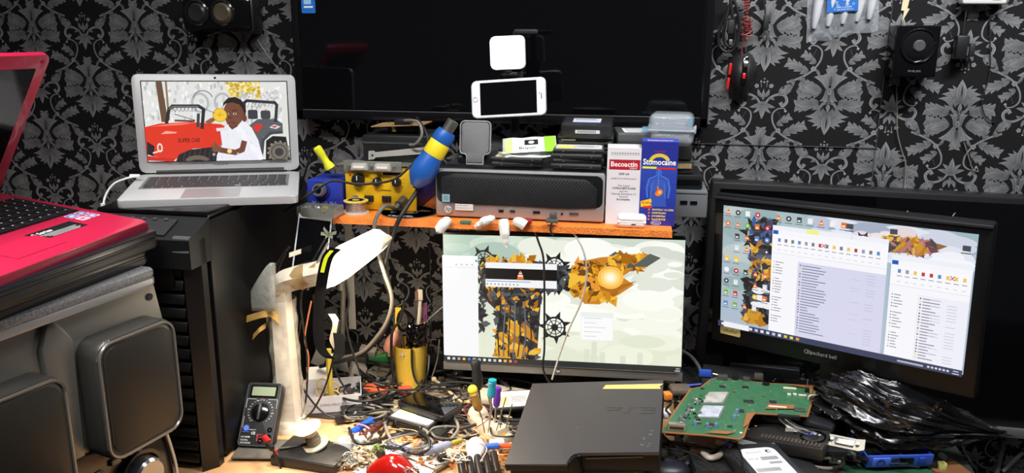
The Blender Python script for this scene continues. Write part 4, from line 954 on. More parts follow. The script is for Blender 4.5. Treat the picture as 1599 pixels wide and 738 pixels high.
# ------------------------------------------------------------------ rework station and what lies on it
rs = thing('soldering_station', 'yellow soldering station with black dials on the orange shelf', 'soldering station', TR((-.525, -.297, SZ), 0, 0, 1))
SWd, SHt = .152, .092
obj('case', G().box((0, .10, SHt/2+.003), (SWd, .20, SHt), bev=.003), NAVY, rs)
fp = obj('front_panel', G().box((0, -.002, SHt/2+.002), (SWd+.002, .004, SHt), bev=.001), YEL, rs)
for x, z, r in ((-.047, .066, .0135), (-.006, .063, .0095), (.036, .063, .0095)):
    k_ = obj('dial', G().lathe([(0, .014), (r*.85, .014), (r, .010), (r, 0)], 24, TR((x, -.004, z), 90)), BLK, rs)
    obj('pointer', G().box((x, -.0185, z+r*.4), (.0015, .001, r*.7)), WHITE, k_)
obj('readout', G().box((.026, -.0045, .083), (.040, .003, .012), bev=.0005), BLKG, rs)
for x in (-.026, .012): obj('rocker_switch', G().box((x, -.005, .026), (.020, .004, .013), bev=.001).box((x-.004, -.0075, .026), (.009, .003, .010), bev=.001), BLK, rs)
obj('air_socket', G().cyl((-.056, -.004, .024), (-.056, -.010, .024), .009).cyl((-.056, -.010, .024), (-.056, -.0102, .024), .006), STEEL, rs)
obj('hose_socket', G().cyl((.050, -.004, .026), (.044, -.026, .018), .0095).cyl((.044, -.026, .018), (.040, -.034, .012), .007), DSTEEL, rs)
obj('red_lamp', G().sph((-.066, -.004, .076), .0025), mat('lamp_red', (190, 40, 20), .3), rs)
a = Art()
for cx, cz, r in ((-.047, .066, .0175), (-.006, .063, .013), (.036, .063, .013)):
    for k in range(9): t = radians(-40+260*k/8); a.line([(cx+r*cos(t), cz+r*sin(t)), (cx+(r+.003)*cos(t), cz+(r+.003)*sin(t))], .0007, (60, 48, 14))
a.rect(-.033, .014, -.019, .0155, (60, 48, 14)); a.rect(.005, .014, .019, .0155, (60, 48, 14)); a.rect(.0, .044, .022, .0455, (60, 48, 14))
a.build('panel_marks', PRINT, rs, TR((0, -.0042, 0), 90))
zs = SZ+.0955
br = thing('port_bracket', 'steel slot bracket with two video sockets on the front of the yellow station', 'bracket', TR((-.540, -.285, zs), 0, 0, 1))
obj('plate', G().box((0, -.022, .000), (.125, .0015, .022), bev=.0005).box((0, .012, .002), (.155, .065, .0015)), mat('bracket_steel', (150, 150, 140), .4, .6, var=.1), br)
for x in (-.026, .024):
    s_ = obj('video_socket', xz(G(), [(x-.018, -.0065), (x+.018, -.0065), (x+.015, .0065), (x-.015, .0065)], -.034, -.022, .001), mat('socket_steel', (205, 205, 200), .35, .4), br)
    obj('socket_insert', G().box((x, -.0345, .0), (.023, .001, .005)), mat('socket_white', (240, 226, 214), .5), s_)
for x in (-.05, -.001, .048): obj('screw', G().cyl((x, -.023, .0), (x, -.029, .0), .003, n=8), STEEL, br)
fb = thing('slot_cover', 'long bare metal slot cover lying across the black box front', 'bracket', TR((-.500, -.262, zs+.0225), 0, -6, 2))
obj('strip', G().prism([(-.062, -.010), (-.050, -.010), (-.046, -.006), (.060, -.007), (.072, -.010), (.072, .010), (.058, .008), (-.046, .006), (-.050, .010), (-.062, .010)], 0, .0016, M=TR((0, 0, 0), 62)), mat('cover_steel', (112, 110, 104), .45, .4), fb)
obj('hole', G().cyl((-.053, .0, -.001), (-.053, -.004, .001), .002), BLKG, fb)
bx = block('power_adapter', 'black boxy power unit lying on top of the yellow station', 'power unit', TR((-.498, -.195, zs+.003)), (.155, .14, .056), BLK)
bx.location = (-.50, -.185, zs+.003)
obj('casing_ridge', G().box((.064, -.0705, .022), (.030, .004, .040), bev=.001), BLKM, bx)
obj('round_jack', G().cyl((.056, -.072, .02), (.056, -.077, .02), .006), STEEL, bx)
obj('lid_edge', G().box((0, -.0702, .040), (.150, .002, .004)), DGREY, bx)
bk = thing('circuit_board', 'thin tan circuit board balanced on the black power unit', 'circuit board', TR((-.505, -.20, zs+.078), 0, -3, 0))
obj('board', G().box((0, 0, 0), (.115, .08, .0018)), mat('board_brown', (156, 124, 80), .5, var=.2, vscale=90), bk)
obj('relay', G().box((.01, -.02, .007), (.035, .028, .012), bev=.002), BLK, bk)
obj('brass_post', G().cyl((-.01, -.028, -.013), (-.01, -.028, -.001), .005), mat('brass', (150, 140, 70), .4, .6), bk)
obj('heat_sink', G().box((.0, .01, -.010), (.06, .04, .018), bev=.001), BLK, bk)
q = [P(650, 183, -.22), P(662, 200, -.25), P(668, 222, -.27), P(655, 245, -.30), P(638, 262, -.325), P(615, 280, -.34), P(585, 286, -.35), P(555, 287, -.355), P(520, 282, -.36), P(500, 292, -.37), P(470, 312, -.38), P(445, 330, -.36)]
obj('draped_cable', G().tube(q, .0026, 8), RUB, label='black cord draped across the front of the yellow station', cat='cable')
q = [P(632, 188, -.24), P(652, 190, -.27), P(659, 208, -.28), P(650, 224, -.28), P(640, 226, -.27)]
obj('looped_lead', G().tube(q, .003, 8), RUBG, label='short grey lead looping beside the black power unit', cat='cable')

# hot air gun
ax0, ax1 = P(652, 282, -.355), P(703, 197, -.335)
zz = (ax1-ax0).normalized(); xx = V((0, -1, 0)).cross(zz).normalized(); yy = zz.cross(xx)
GM = Matrix(((xx.x, yy.x, zz.x, ax0.x), (xx.y, yy.y, zz.y, ax0.y), (xx.z, yy.z, zz.z, ax0.z), (0, 0, 0, 1))); GL = (ax1-ax0).length
hg = thing('hot_air_gun', 'blue and yellow hot air gun handle leaning beside the yellow station', 'hot air gun', GM)
obj('handle', G().lathe([(0, -.012), (.010, -.012), (.019, 0), (.026, .012), (.0265, .035), (.022, .055), (.021, .062)], 26), BLU, hg)
obj('yellow_sleeve', G().lathe([(.0215, .060), (.0225, .064), (.0215, .088), (.020, .092)], 26), mat('sleeve_yellow', (235, 214, 40), .4), hg)
obj('front_collar', G().lathe([(.0205, .090), (.0215, .094), (.021, .108), (.018, .116), (0, .116)], 26), BLU, hg)
obj('nozzle', G().lathe([(.0125, .112), (.0125, GL+.012), (.0095, GL+.013), (.009, GL+.0)], 22), DSTEEL, hg)
g = G()
for i in range(6):
    for j in range(5): 
        th_ = radians(118+j*15); g.box((.0262*cos(th_)*-1*-1, -.0262*sin(th_), .014+i*.0052), (.0035, .0035, .0014))
obj('vent_slots', g, mat('vent_dark', (14, 40, 84), .5), hg)
q = [ax0-zz*.012, P(652, 296, -.35), P(638, 318, -.372), P(622, 345, -.392), P(608, 385, -.388), P(600, 430, -.37), P(612, 470, -.35), P(603, 510, -.33), P(575, 545, -.32), P(545, 560, -.33), P(500, 572, -.3)]
obj('gun_hose', G().tube(q, .0045, 10), RUB, label='thick black hose running down from the hot air gun', cat='hose')
q = [V((-.525+.040, -.297-.034, SZ+.012)), P(600, 322, -.375), P(585, 348, -.394), P(588, 385, -.390), P(600, 425, -.385), P(612, 465, -.375), P(605, 500, -.36), P(585, 530, -.34), P(560, 552, -.33), P(520, 560, -.3)]
obj('station_cable', G().tube(q, .0042, 10), mat('cable_grey_sheath', (104, 98, 88), .45), label='grey sheathed cable hanging from the yellow station socket', cat='cable')

# blue iron stand
bs = thing('iron_stand', 'dark blue box shaped soldering iron stand left of the yellow station', 'iron stand', TR((-.645, -.318, SZ), 0, 0, -2))
obj('box', G().box((0, .045, .032), (.075, .09, .064), bev=.002), mat('stand_blue', (36, 52, 150), .4), bs)
obj('ring', G().lathe([(.010, .0), (.014, 0), (.015, .012), (.012, .020), (.009, .020), (.009, .0)], 24, TR((-.004, -.002, .044), 80)), STEEL, bs)
obj('collar', G().lathe([(.016, 0), (.019, 0), (.019, .004), (.016, .004)], 24, TR((-.004, -.001, .044), 90)), NAVY, bs)
a = Art(); a.text('YAXUN', -.027, .008, .012, (120, 130, 190), True, w=.054); a.build('lettering', PRINT, bs, TR((0, -.0004, 0), 90))
ir = thing('soldering_iron', 'bright yellow soldering iron handle sticking out above the blue stand', 'soldering iron', TR(P(516, 262, -.285), 12, 0, 0) @ rotm(0, -28, 0))
obj('handle', G().lathe([(.004, -.004), (.011, 0), (.010, .008), (.0075, .014), (.0075, .030), (.009, .034), (.009, .05), (.0065, .053), (0, .053)], 20), YELP, ir)
obj('ferrule', G().cyl((0, 0, -.014), (0, 0, 0), .006), STEEL, ir)
q = [P(500, 235, -.285), P(488, 232, -.27), P(482, 250, -.26), P(475, 275, -.25), P(470, 295, -.24)]
obj('iron_lead', G().tube(q, .0022, 8), RUB, label='thin black lead behind the yellow iron handle', cat='cable')
# tray with fittings
ty = thing('metal_tray', 'small open metal tray of nozzles on the left corner of the shelf', 'tray', TR((-.620, -.362, SZ+.0), 0, 0, -4))
ty.location = (-.632, -.372, SZ+.002)
g = G(); g.box((0, 0, .001), (.082, .045, .002)).box((0, -.022, .010), (.082, .0015, .019)).box((0, .022, .010), (.082, .0015, .019)).box((-.0405, 0, .010), (.0015, .045, .019)).box((.0405, 0, .010), (.0015, .045, .019))
obj('pan', g, mat('tray_aluminium', (150, 150, 146), .4, .6), ty)
for k, (x, y, r, h, m_) in enumerate(((-.024, .0, .009, .024, DSTEEL), (-.004, .006, .008, .022, STEEL), (.014, -.002, .0085, .024, mat('brass', (1, 1, 1))), (.030, .006, .006, .02, DSTEEL))):
    o = obj('air_nozzle', G().lathe([(r*.6, 0), (r, 0), (r, h*.6), (r*.6, h*.75), (r*.5, h), (r*.35, h), (r*.4, h*.5), (r*.6, 0)], 18, TR((x-.632, y-.372, SZ+.013), 75, 0, 20*k-30)), m_, orig=(x-.632, y-.372, SZ+.005),
            label=['widest steel nozzle at the left of the metal tray', 'second nozzle from the left in the metal tray', 'brass tinted nozzle in the metal tray', 'narrow dull nozzle at the right of the metal tray'][k], cat='nozzle', group='nozzles in the metal tray')
# solder spool
sp = thing('solder_spool', 'reel of shiny solder wire standing on the shelf by the yellow station', 'solder spool', TR((-.571, -.328, SZ)))
obj('lower_flange', G().lathe([(0, 0), (.027, 0), (.027, .003), (0, .003)], 32), mat('flange_clear', (190, 188, 176), .3), sp)
obj('wire', G().lathe([(.021, .003), (.022, .005), (.0215, .008), (.022, .011), (.0215, .014), (.022, .017), (.0215, .020), (.0215, .024)], 32), mat('solder', (190, 190, 186), .25, .9, bump=.3, bscale=500), sp)
obj('upper_flange', G().lathe([(0, .024), (.025, .024), (.026, .0265), (.018, .0275), (.007, .0275), (.006, .020), (0, .020)], 32), mat('flange_yellow', (214, 190, 90), .5), sp)
a = Art(); a.ringa(0, 0, .013, .010, (206, 196, 150)); [a.rect(-.016+.006*k, -.013, -.013+.006*k, -.009, (60, 56, 40)) for k in range(6)]; a.build('paper_label', PRINT, sp, TR((0, 0, .0278)))
# disc
cd = thing('disc', 'printed blue disc lying on the orange shelf under the gun', 'disc', TR((-.468, -.292, SZ+.0005)))
cd.location = (-.463, -.287-.02, SZ+.0005)
g = G(); g.lathe([(.0075, 0), (.06, 0), (.06, .0012), (.0075, .0012), (.0075, 0)], 48); obj('plate', g, mat('disc_grey', (130, 132, 140), .2, .6), cd)
a = Art(); a.ringa(0, 0, .039, .038, (56, 66, 92), n=40); a.ringa(0, 0, .033, .012, (90, 110, 120), 20, 200, n=20); a.text('TRAVEL', -.035, -.048, .012, (190, 205, 215), True); a.ringa(0, 0, .014, .008, (150, 140, 130)); a.rect(.018, .01, .045, .02, (160, 120, 80)); a.build('printed_top', PRINT, cd, TR((0, 0, .0013)))
# plugs and bits poking over the shelf front
def lump(name, label, cat, pts, r, m_, group=None, fl=.7):
    return obj(name, G().tube(pts, r, 12), m_, label=label, cat=cat, group=group)
def edge_item(px0, py0, px1, py1, r, name, label, cat, m_=WHITE):
    a_, b_ = P(px0, py0, -.382), P(px1, py1, -.392); m0 = (a_+b_)/2+V((0, -.004, .003))
    return lump(name, label, cat, [a_, m0, b_], r, m_)
edge_item(702, 342, 684, 362, [.007, .010, .0115, .011, .006], 'white_plug', 'leftmost white plastic plug hanging over the shelf edge', 'plug')
edge_item(772, 340, 742, 354, [.005, .008, .009, .006, .004], 'crumpled_tissue', 'crumpled white tissue strip on the shelf edge under the wrapped computer', 'tissue', mat('tissue', (228, 226, 222), .85, bump=.4, bscale=120))
edge_item(786, 343, 791, 385, [.010, .011, .010, .006, .003], 'adapter_tag', 'long white tag dangling lowest below the shelf front', 'tag')
edge_item(806, 346, 820, 352, [.009, .010, .0105], 'power_plug', 'round white plug end at the right of the dangling tag', 'plug')
obj('usb_stick', G().box((0, 0, 0), (.014, .016, .010), bev=.002), mat('dull_red', (150, 40, 44), .4), M=Matrix.Translation(P(825, 345, -.378)), label='tiny red ended usb stick on the shelf edge', cat='usb stick')
obj('wifi_dongle', G().box((0, 0, 0), (.022, .010, .006), bev=.001), mat('dongle_green', (70, 110, 90), .5), M=Matrix.Translation(P(727, 350, -.374)+V((0, .002, .004))), label='small green edged chip card on the shelf edge between the plugs', cat='chip card')
ck = thing('flex_connector', 'grey connector with a black ribbon hanging over the shelf edge centre', 'connector', Matrix.Translation(P(862, 347, -.378)))
obj('connector_body', G().box((0, .002, .003), (.024, .012, .008), bev=.001), mat('khaki_plastic', (90, 92, 84), .5), ck)
obj('metal_hood', G().box((.002, .002, .012), (.014, .010, .012), bev=.001), STEEL, ck)
obj('ribbon', G().tube([(0, -.004, .0), (-.002, -.008, -.014), (.004, -.008, -.024)], .0022, 6), BLK, ck)
obj('clip_screw', G().sph((.048, -.004, .004), (.0045, .004, .004)), DSTEEL, ck) if False else None
# ------------------------------------------------------------------ things hung on the wall
def wthing(name, label, cat, px, py, y=0.0, group=None, rz=0, ry=0): return thing(name, label, cat, Matrix.Translation(P(px, py, y)) @ rotm(0, ry, rz), group)
t = wthing('speaker_bar', 'black twin speaker unit on the wall above the silver laptop', 'speaker', 357, 24, 0)
obj('housing', G().box((0, -.032, .0), (.175, .06, .078), bev=.010), BLKG, t)
obj('side_wing', G().box((.068, -.030, -.002), (.05, .055, .085), bev=.012), BLK, t)
for x, tone in ((-.047, (44, 44, 46)), (.018, (92, 84, 66))):
    c_ = obj('speaker_cone', G().lathe([(0, .004), (.018, .007), (.0235, .002), (.026, 0)], 28, TR((x, -.063, .004), 90)), mat('cone_%d' % tone[0], tone, .35, .3), t)
    obj('chrome_ring', G().lathe([(.0255, .0), (.0265, .006), (.030, .004), (.031, 0)], 28, TR((x, -.062, .004), 90)), mat('ring_gloss', (60, 60, 62), .12, .7), c_)
q = [P(402, 62, -.012), P(416, 84, -.008), P(432, 105, -.006), P(440, 118, -.006)]
obj('wall_wire', G().tube(q, .0016, 6), RUBG, label='thin grey wire on the wallpaper above the silver laptop corner', cat='wire')

t = wthing('satellite_speaker', 'square black speaker with a round silver cap on the right wall', 'speaker', 1417, 80, 0)
obj('housing', G().box((0, -.03, .0), (.088, .06, .108), bev=.004), BLKG, t)
obj('driver', G().lathe([(.0, .006), (.018, .006), (.031, .001), (.034, .004), (.0365, .0)], 32, TR((.002, -.0605, .012), 90)), mat('driver_gloss', (26, 26, 28), .1, .3), t)
obj('centre_cap', G().lathe([(0, .0085), (.010, .0085), (.0125, .006), (.0125, .002)], 28, TR((.002, -.061, .012), 90)), mat('cap_silver', (150, 150, 152), .25, .8), t)
a = Art(); a.text('PHILIPS', 0, 0, .004, (120, 120, 122), center=True, w=.026); a.build('lettering', PRINT, t, TR((0, -.0603, -.042), 90))

t = wthing('gaming_mouse', 'black mouse with red side buttons hanging on the wall right of the television', 'mouse', 1157, 120, 0, ry=4)
def mouse_body(L=.115, Wd=.062, Hh=.036):
    g = G()
    def f(u, v):
        # u along length 0..1, v around 0..1
        prof = sin(pi*min(.999, max(.001, u)))**.42; th = 2*pi*v
        wx = Wd/2*prof*(1-.12*sin(2*pi*u)); hz = Hh*prof*(.62+.45*sin(pi*(u*.9+.0)))
        x = wx*cos(th); z = hz*max(0, sin(th)) if sin(th) > 0 else .004*sin(th)*prof
        x *= (1-.10*max(0, sin(th)))
        return V((x, -L/2+L*u, z))
    g.sheet(f, 28, 36); return g
mo = obj('shell', mouse_body(), mat('mouse_black', (30, 30, 31), .4), t, TR((0, -.004, 0), -270, 0, 180) @ rotm(0, 0, 0) if False else TR((0, -.003, 0), 90, 0, 0))
obj('scroll_wheel', G().cyl((-.003, -.0370, .030), (.005, -.0370, .030), .009, n=18), STEEL, t)
obj('red_button', G().box((.001, -.0425, .004), (.007, .004, .013), bev=.002, R=rotm(-6)), RED, t)
for z, h in ((.016, .026), (-.016, .026)): obj('side_button', G().box((-.0285, -.020, z), (.006, .010, h), bev=.002), RED, t)
obj('centre_spine', G().box((.001, -.036, .016), (.013, .010, .062), bev=.004, R=rotm(-10)), BLKG, t)
obj('strain_relief', G().cyl((0, -.016, .055), (0, -.014, .066), .003), BLK, t)
q = [P(1158, 88, -.018), P(1159, 70, -.018), P(1163, 58, -.02)]
for k in range(24): q.append(P(1166+9*sin(k*2.4), 56-1.2*k+6*cos(k*2.4)*(1 if k < 8 else .3), -.018-.008*cos(k*2.4)))
for k in range(16): q.append(P(1166+5*sin(k*3.0), 26-2.2*k, -.018-.006*cos(k*3.0)))
obj('mouse_cord', G().tube(q, .0016, 6, sm=4), mat('cord_red', (112, 40, 38), .5), label='bundled dark red mouse cord hanging above the black mouse', cat='cord')
q = [P(1150, -4, -.02), P(1138, 14, -.02), P(1124, 45, -.02), P(1122, 68, -.02), P(1132, 80, -.02), P(1146, 76, -.02), P(1154, 50, -.02), P(1152, 20, -.024), P(1144, 0, -.026), P(1134, 28, -.028), P(1130, 60, -.026), P(1140, 74, -.026), P(1148, 60, -.026), P(1143, 20, -.03), P(1140, -5, -.03)]
t = obj('coiled_cable', G().tube(q, .0033, 8), RUB, label='black cable hung in a long loop beside the television edge', cat='cable')
obj('plug', G().box(P(1141, 42, -.034)-t.location, (.013, .012, .030), bev=.002), BLKM, t, Matrix()); obj('plug_tip', G().box(P(1141, 66, -.030)-t.location, (.007, .005, .012), bev=.0005), STEEL, t, Matrix())
q = [P(1193, -5, -.01), P(1194, 10, -.012), P(1195, 22, -.012)]
t = obj('inline_adapter', G().tube(q, .0018, 6), RUB, label='small black plug on a lead hanging over the top flower right of the red cord', cat='adapter')
obj('plug_shell', G().box(P(1196, 35, -.012)-t.location, (.012, .010, .034), bev=.003), BLKM, t, Matrix()); obj('tip', G().cyl(P(1198, 51, -.012)-t.location, P(1199, 60, -.012)-t.location, .0032), DSTEEL, t, Matrix())
# bag of plastic tips with a blue card
bg = wthing('plastic_tip_bag', 'clear bag of white plastic nozzles under a blue card on the right wall', 'bag', 1315, 20, 0, ry=-4)
g = G(); g.sheet(lambda u, v: V((-.074+.148*u, -.004-.012*sin(pi*u)*sin(pi*min(1, v*1.1))-.003*noise.noise(V((u*7, v*5, 2))), -.060+.018*u+.12*v+.006*noise.noise(V((u*5, 0, 0)))*(1-v))), 26, 18)
obj('film_bag', g, CLEAR, bg)
for k, x in enumerate((-.055, -.026, .004, .033, .058)):
    obj('plastic_tip', G().lathe([(.010, .05), (.0105, .02), (.0085, -.01), (.006, -.03), (.0045, -.034), (0, -.034)], 16, TR((x, -.010, .004+.012*k/4), 0, 9, 0)), mat('milky_plastic', (196, 196, 200), .35), bg)
cd_ = obj('blue_card', G().box((-.004, -.019, .028), (.064, .0008, .052)), mat('card_blue', (44, 104, 178), .4), bg)
a = Art(); R = random.Random(3)
for k in range(26): a.ringa(-.03+.055*R.random(), .014+.034*R.random(), .0022, .0008, (190, 215, 240), n=8)
a.text('LIKE A SURVEY', -.016, .010, .003, (230, 240, 250), w=.032); a.text('AND SHARE WITH US', -.016, .0055, .0025, (230, 240, 250), w=.034); a.ringa(-.026, .016, .010, .0012, (220, 235, 250), -60, 60)
a.build('printed_card', PRINT, bg, TR((0, -.0198, 0), 90))
# power strip, hung adapter, wires, paper corner
t = wthing('power_strip', 'white socket strip cut off by the top edge of the view', 'power strip', 1529, 2, 0)
obj('housing', G().box((0, -.015, .014), (.088, .03, .042), bev=.006), WHITE, t); obj('switch', G().box((.024, -.031, .008), (.018, .004, .010), bev=.002), RED, t)
for x in (-.024, -.004): obj('socket_slot', G().box((x, -.0305, .008), (.010, .001, .003)), BLKG, t)
q = [P(1509, 14, -.014), P(1507, 30, -.016), P(1504, 52, -.018)]
t = obj('hanging_adapter', G().tube(q, .0017, 6), RUB, label='black plug adapter hanging on its lead below the white socket strip', cat='adapter')
obj('adapter_shell', G().box(P(1500, 74, -.020)-t.location, (.026, .026, .05), bev=.004), BLK, t, Matrix()); obj('adapter_side', G().box(P(1516, 78, -.018)-t.location, (.012, .018, .028), bev=.003), BLKM, t, Matrix())
obj('metal_tip', G().box(P(1511, 80, -.034)-t.location, (.003, .002, .018)), STEEL, t, Matrix())
q = [P(1400, 130, -.006), P(1401, 170, -.006), P(1401, 205, -.006), P(1408, 235, -.006), P(1414, 255, -.006), P(1413, 290, -.006), P(1415, 312, -.03), P(1417, 332, -.062)]
obj('speaker_wire', G().tube(q, [.0012, .0012, .0016, .0026], 6), RUBG, label='grey wire running down the wall from the square speaker', cat='wire')
q = [P(1545, 16, -.004), P(1546, 60, -.004), P(1546, 110, -.004), P(1540, 135, -.004), P(1533, 155, -.004), P(1538, 180, -.004), P(1552, 191, -.004), P(1553, 186, -.004)]
obj('dangling_wire', G().tube(q, .0013, 6), mat('wire_dark', (34, 34, 36), .5), label='thin dark wire trailing from the socket strip over the wallpaper', cat='wire')
q = [P(1505, 222, -.004), P(1511, 240, -.004), P(1518, 262, -.004), P(1527, 268, -.004), P(1526, 262, -.004)]
obj('hooked_wire', G().tube(q, .0011, 6), RUBG, label='short hooked grey wire end on the flower above the low television', cat='wire')
q = [P(1502, 318, -.004), P(1500, 326, -.03), P(1490, 334, -.064), P(1486, 341, -.066)]
obj('antenna_lead', G().tube(q, .0012, 6), RUBG, label='short grey lead bending over the low television top edge', cat='wire')
obj('paper_arrow', G().prism([(-.004, .0), (.008, .026), (.003, .026), (.006, .05), (-.008, .05), (-.009, .022), (-.003, .022)], 0, .0006), mat('old_paper', (216, 196, 160), .8), M=Matrix.Translation(P(1412, 33, -.001)) @ rotm(90), label='torn cream paper arrow stuck on the wall above the square speaker', cat='paper')

# ------------------------------------------------------------------ desk lamp and what hangs on it
def ribbon(g, pts, wv_, th=.0015, sm=6):
    pts = smooth_path(pts, sm); wv_ = V(wv_); pr = None
    for i, p in enumerate(pts):
        t_ = (pts[min(i+1, len(pts)-1)]-pts[max(i-1, 0)]).normalized(); n_ = t_.cross(wv_.normalized())
        n_ = n_.normalized()*th/2 if n_.length > 1e-5 else V((0, 0, th/2))
        r_ = [g.b.verts.new(p+s_*wv_/2+k_*n_) for s_, k_ in ((-1, -1), (1, -1), (1, 1), (-1, 1))]
        if pr:
            for k in range(4): g.b.faces.new((pr[k], pr[(k+1) % 4], r_[(k+1) % 4], r_[k]))
        else: g.b.faces.new(r_[::-1])
        pr = r_
    g.b.faces.new(pr); return g
LY = -.45
base = P(453, 672, LY); base.z = 0.0
lamp = thing('desk_lamp', 'plastic wrapped white desk lamp glowing over the left of the bench', 'lamp', Matrix.Translation((base.x, LY, 0)))
def L(px, py, y=LY): return P(px, py, y)-V((base.x, LY, 0))
obj('base', G().lathe([(0, .022), (.034, .020), (.042, .012), (.043, 0), (0, 0)], 32, Matrix.Diagonal((1, .9, 1, 1))), mat('lamp_ivory', (214, 206, 190), .4), lamp)
obj('column', G().tube([L(455, 660), L(450, 600), L(444, 530), L(438, 452)], [.0245, .024, .023, .022], 4, sm=1), mat('lamp_column', (225, 216, 200), .35, coat=.3), lamp)
g = G()
def wr(u, v):
    z_ = .0+.285*v; th = 2*pi*u; r = .027+.008*abs(noise.noise(V((cos(th)*1.7, sin(th)*1.7, v*7))))+.012*max(0, .25-v)*4*abs(cos(th*1.5))
    c_ = L(455, 660).lerp(L(438, 452), v); return V((c_.x+r*cos(th), c_.y+r*sin(th), z_))
g.sheet(wr, 40, 40); obj('plastic_wrap', g, mat('crinkled_film', (230, 222, 205), .15, alpha=.3, bump=.5, bscale=60), lamp)
obj('arm', G().tube([L(436, 455), L(446, 440), L(470, 432), L(505, 424), L(525, 414)], [.022, .025, .025, .022], 5, sm=3), mat('arm_taped', (206, 196, 176), .45, bump=.3, bscale=70), lamp)
out = [L(507, 449), L(503, 425), L(508, 398), L(522, 388), L(578, 361), L(588, 362), L(605, 374), L(600, 388), L(592, 396), L(555, 425), L(530, 440)]
g = G(); g.prism([(p.x, p.z) for p in out], -.030, .030, M=rotm(90), bev=.009)
obj('lamp_head', g, mat('glowing_diffuser', (255, 246, 226), .4, emit=1.6, ecol=(255, 240, 214)), lamp)
obj('end_cap', G().box(L(600, 378), (.014, .046, .022), bev=.004, R=rotm(0, 35, 0)), IVORY, lamp)
obj('tape_band', G().tube([L(463, 440, LY-.003), L(470, 432, LY-.003), L(480, 428, LY-.003)], .0225, 12, sm=2), mat('brown_tape', (170, 140, 92), .35, alpha=.85), lamp)
l = area('lamp_tube_light', P(556, 432, LY-.04), P(650, 690, -.48), .15, .05, 3.5, (1, .86, .66))
spot_point('lamp_spill', P(566, 448, LY-.02), .55, (1, .86, .66), .03)
# loose plastic sheet, tapes
g = G(); g.sheet(lambda u, v: P(430-46*u*v**.8-8*u, 410+75*v, LY-.03-.03*sin(3*u+2*v)), 8, 12)
obj('plastic_sheet', g, mat('frosted_sheet', (196, 196, 186), .35, alpha=.6, bump=.3, bscale=60), label='frosted plastic scrap fanning out left of the lamp top', cat='plastic sheet', solid=.0008)
for (a_, b_, w_, lb, n) in (((385, 498), (430, 488), .013, 'amber tape strip sticking out left of the lamp column', 'tape_strip'), ((418, 486), (436, 500), .016, 'folded amber tape flag against the lamp column', 'tape_strip'), ((395, 526), (415, 508), .010, 'lowest tape scrap dangling left of the lamp column', 'tape_strip')):
    g = G(); ribbon(g, [P(*a_, LY-.035), P((a_[0]+b_[0])/2, (a_[1]+b_[1])/2-2, LY-.04), P(*b_, LY-.026)], (0, .004, w_), .0008)
    obj(n, g, mat('amber_tape', (186, 150, 84), .25, alpha=.9, var=.2, vscale=60), label=lb, cat='tape')
# head band
g = G(); ribbon(g, [P(524, 388, LY-.033), P(512, 400, LY-.036), P(505, 425, LY-.036), P(500, 460, LY-.034), P(497, 500, LY-.03), P(500, 540, LY-.03), P(515, 558, LY-.025), P(530, 552, LY-.01), P(528, 520, LY+.0)], (.019, .008, -.004), .003)
hb = obj('head_strap', g, mat('black_strap', (6, 6, 7), .9, spec=.1), label='black elastic strap with a neon stripe looped over the lamp arm', cat='strap')
g = G(); ribbon(g, [P(518, 391, LY-.0385), P(509, 403, LY-.041), P(503, 425, LY-.041)], (.007, .002, -.001), .001)
obj('neon_stripe', g, mat('neon_yellow', (226, 240, 40), .5), hb, Matrix.Translation(-hb.location))
# phone propped behind the lamp
phone('phone', 'black framed phone propped upright beside the tower behind the lamp', .071, .142, TR(P(487, 384, -.40), -12, 8, 12), BLK, mat('phone_grey_glass', (214, 218, 224), .5))
# cables hanging from it
wires = [
 ([(508, 372), (495, 395), (478, 430), (470, 470), (474, 510), (480, 560), (478, 620), (470, 672)], .0022, RUB, 'dark lead dropping from the phone past the lamp head', -.44),
 ([(512, 380), (500, 402), (488, 428), (480, 452)], .003, RUBG, 'grey lead twisted over the lamp arm', -.455),
 ([(452, 385), (440, 400), (424, 430), (416, 470), (418, 530), (424, 580), (420, 615), (412, 640)], .0026, RUB, 'black lead looping down left of the lamp column', -.45),
 ([(446, 395), (434, 425), (428, 470), (426, 520), (428, 560), (431, 600)], .002, RUB, 'thin black lead hugging the lamp column', -.452),
 ([(486, 470), (480, 500), (476, 530), (482, 560), (478, 600)], .0018, mat('copper_wire', (170, 100, 60), .4), 'copper toned wire between lamp and strap', -.44),
 ([(530, 500), (520, 560), (505, 610), (480, 650), (450, 690), (425, 715), (400, 738)], .0022, RUB, 'long black lead crossing the white box down to the bench front', -.45),
 ([(470, 500), (462, 560), (470, 600), (500, 640), (530, 655), (550, 672)], .0022, RUB, 'black lead curving past the wire reel to a plug', -.42),
 ([(540, 430), (545, 470), (540, 500), (548, 540), (560, 575)], .0024, RUB, 'black lead hanging beneath the lamp head', -.36),
 ([(520, 570), (535, 600), (560, 625), (600, 650)], .0022, RUB, 'black lead slanting behind the white box', -.33)]
for pts, r, m_, lb, y in wires:
    q = [P(x, yy, y) for x, yy in pts]; q = [V((p.x, p.y, max(p.z, .012))) for p in q]
    obj('hanging_lead', G().tube(q, r, 6), m_, label=lb, cat='cable')
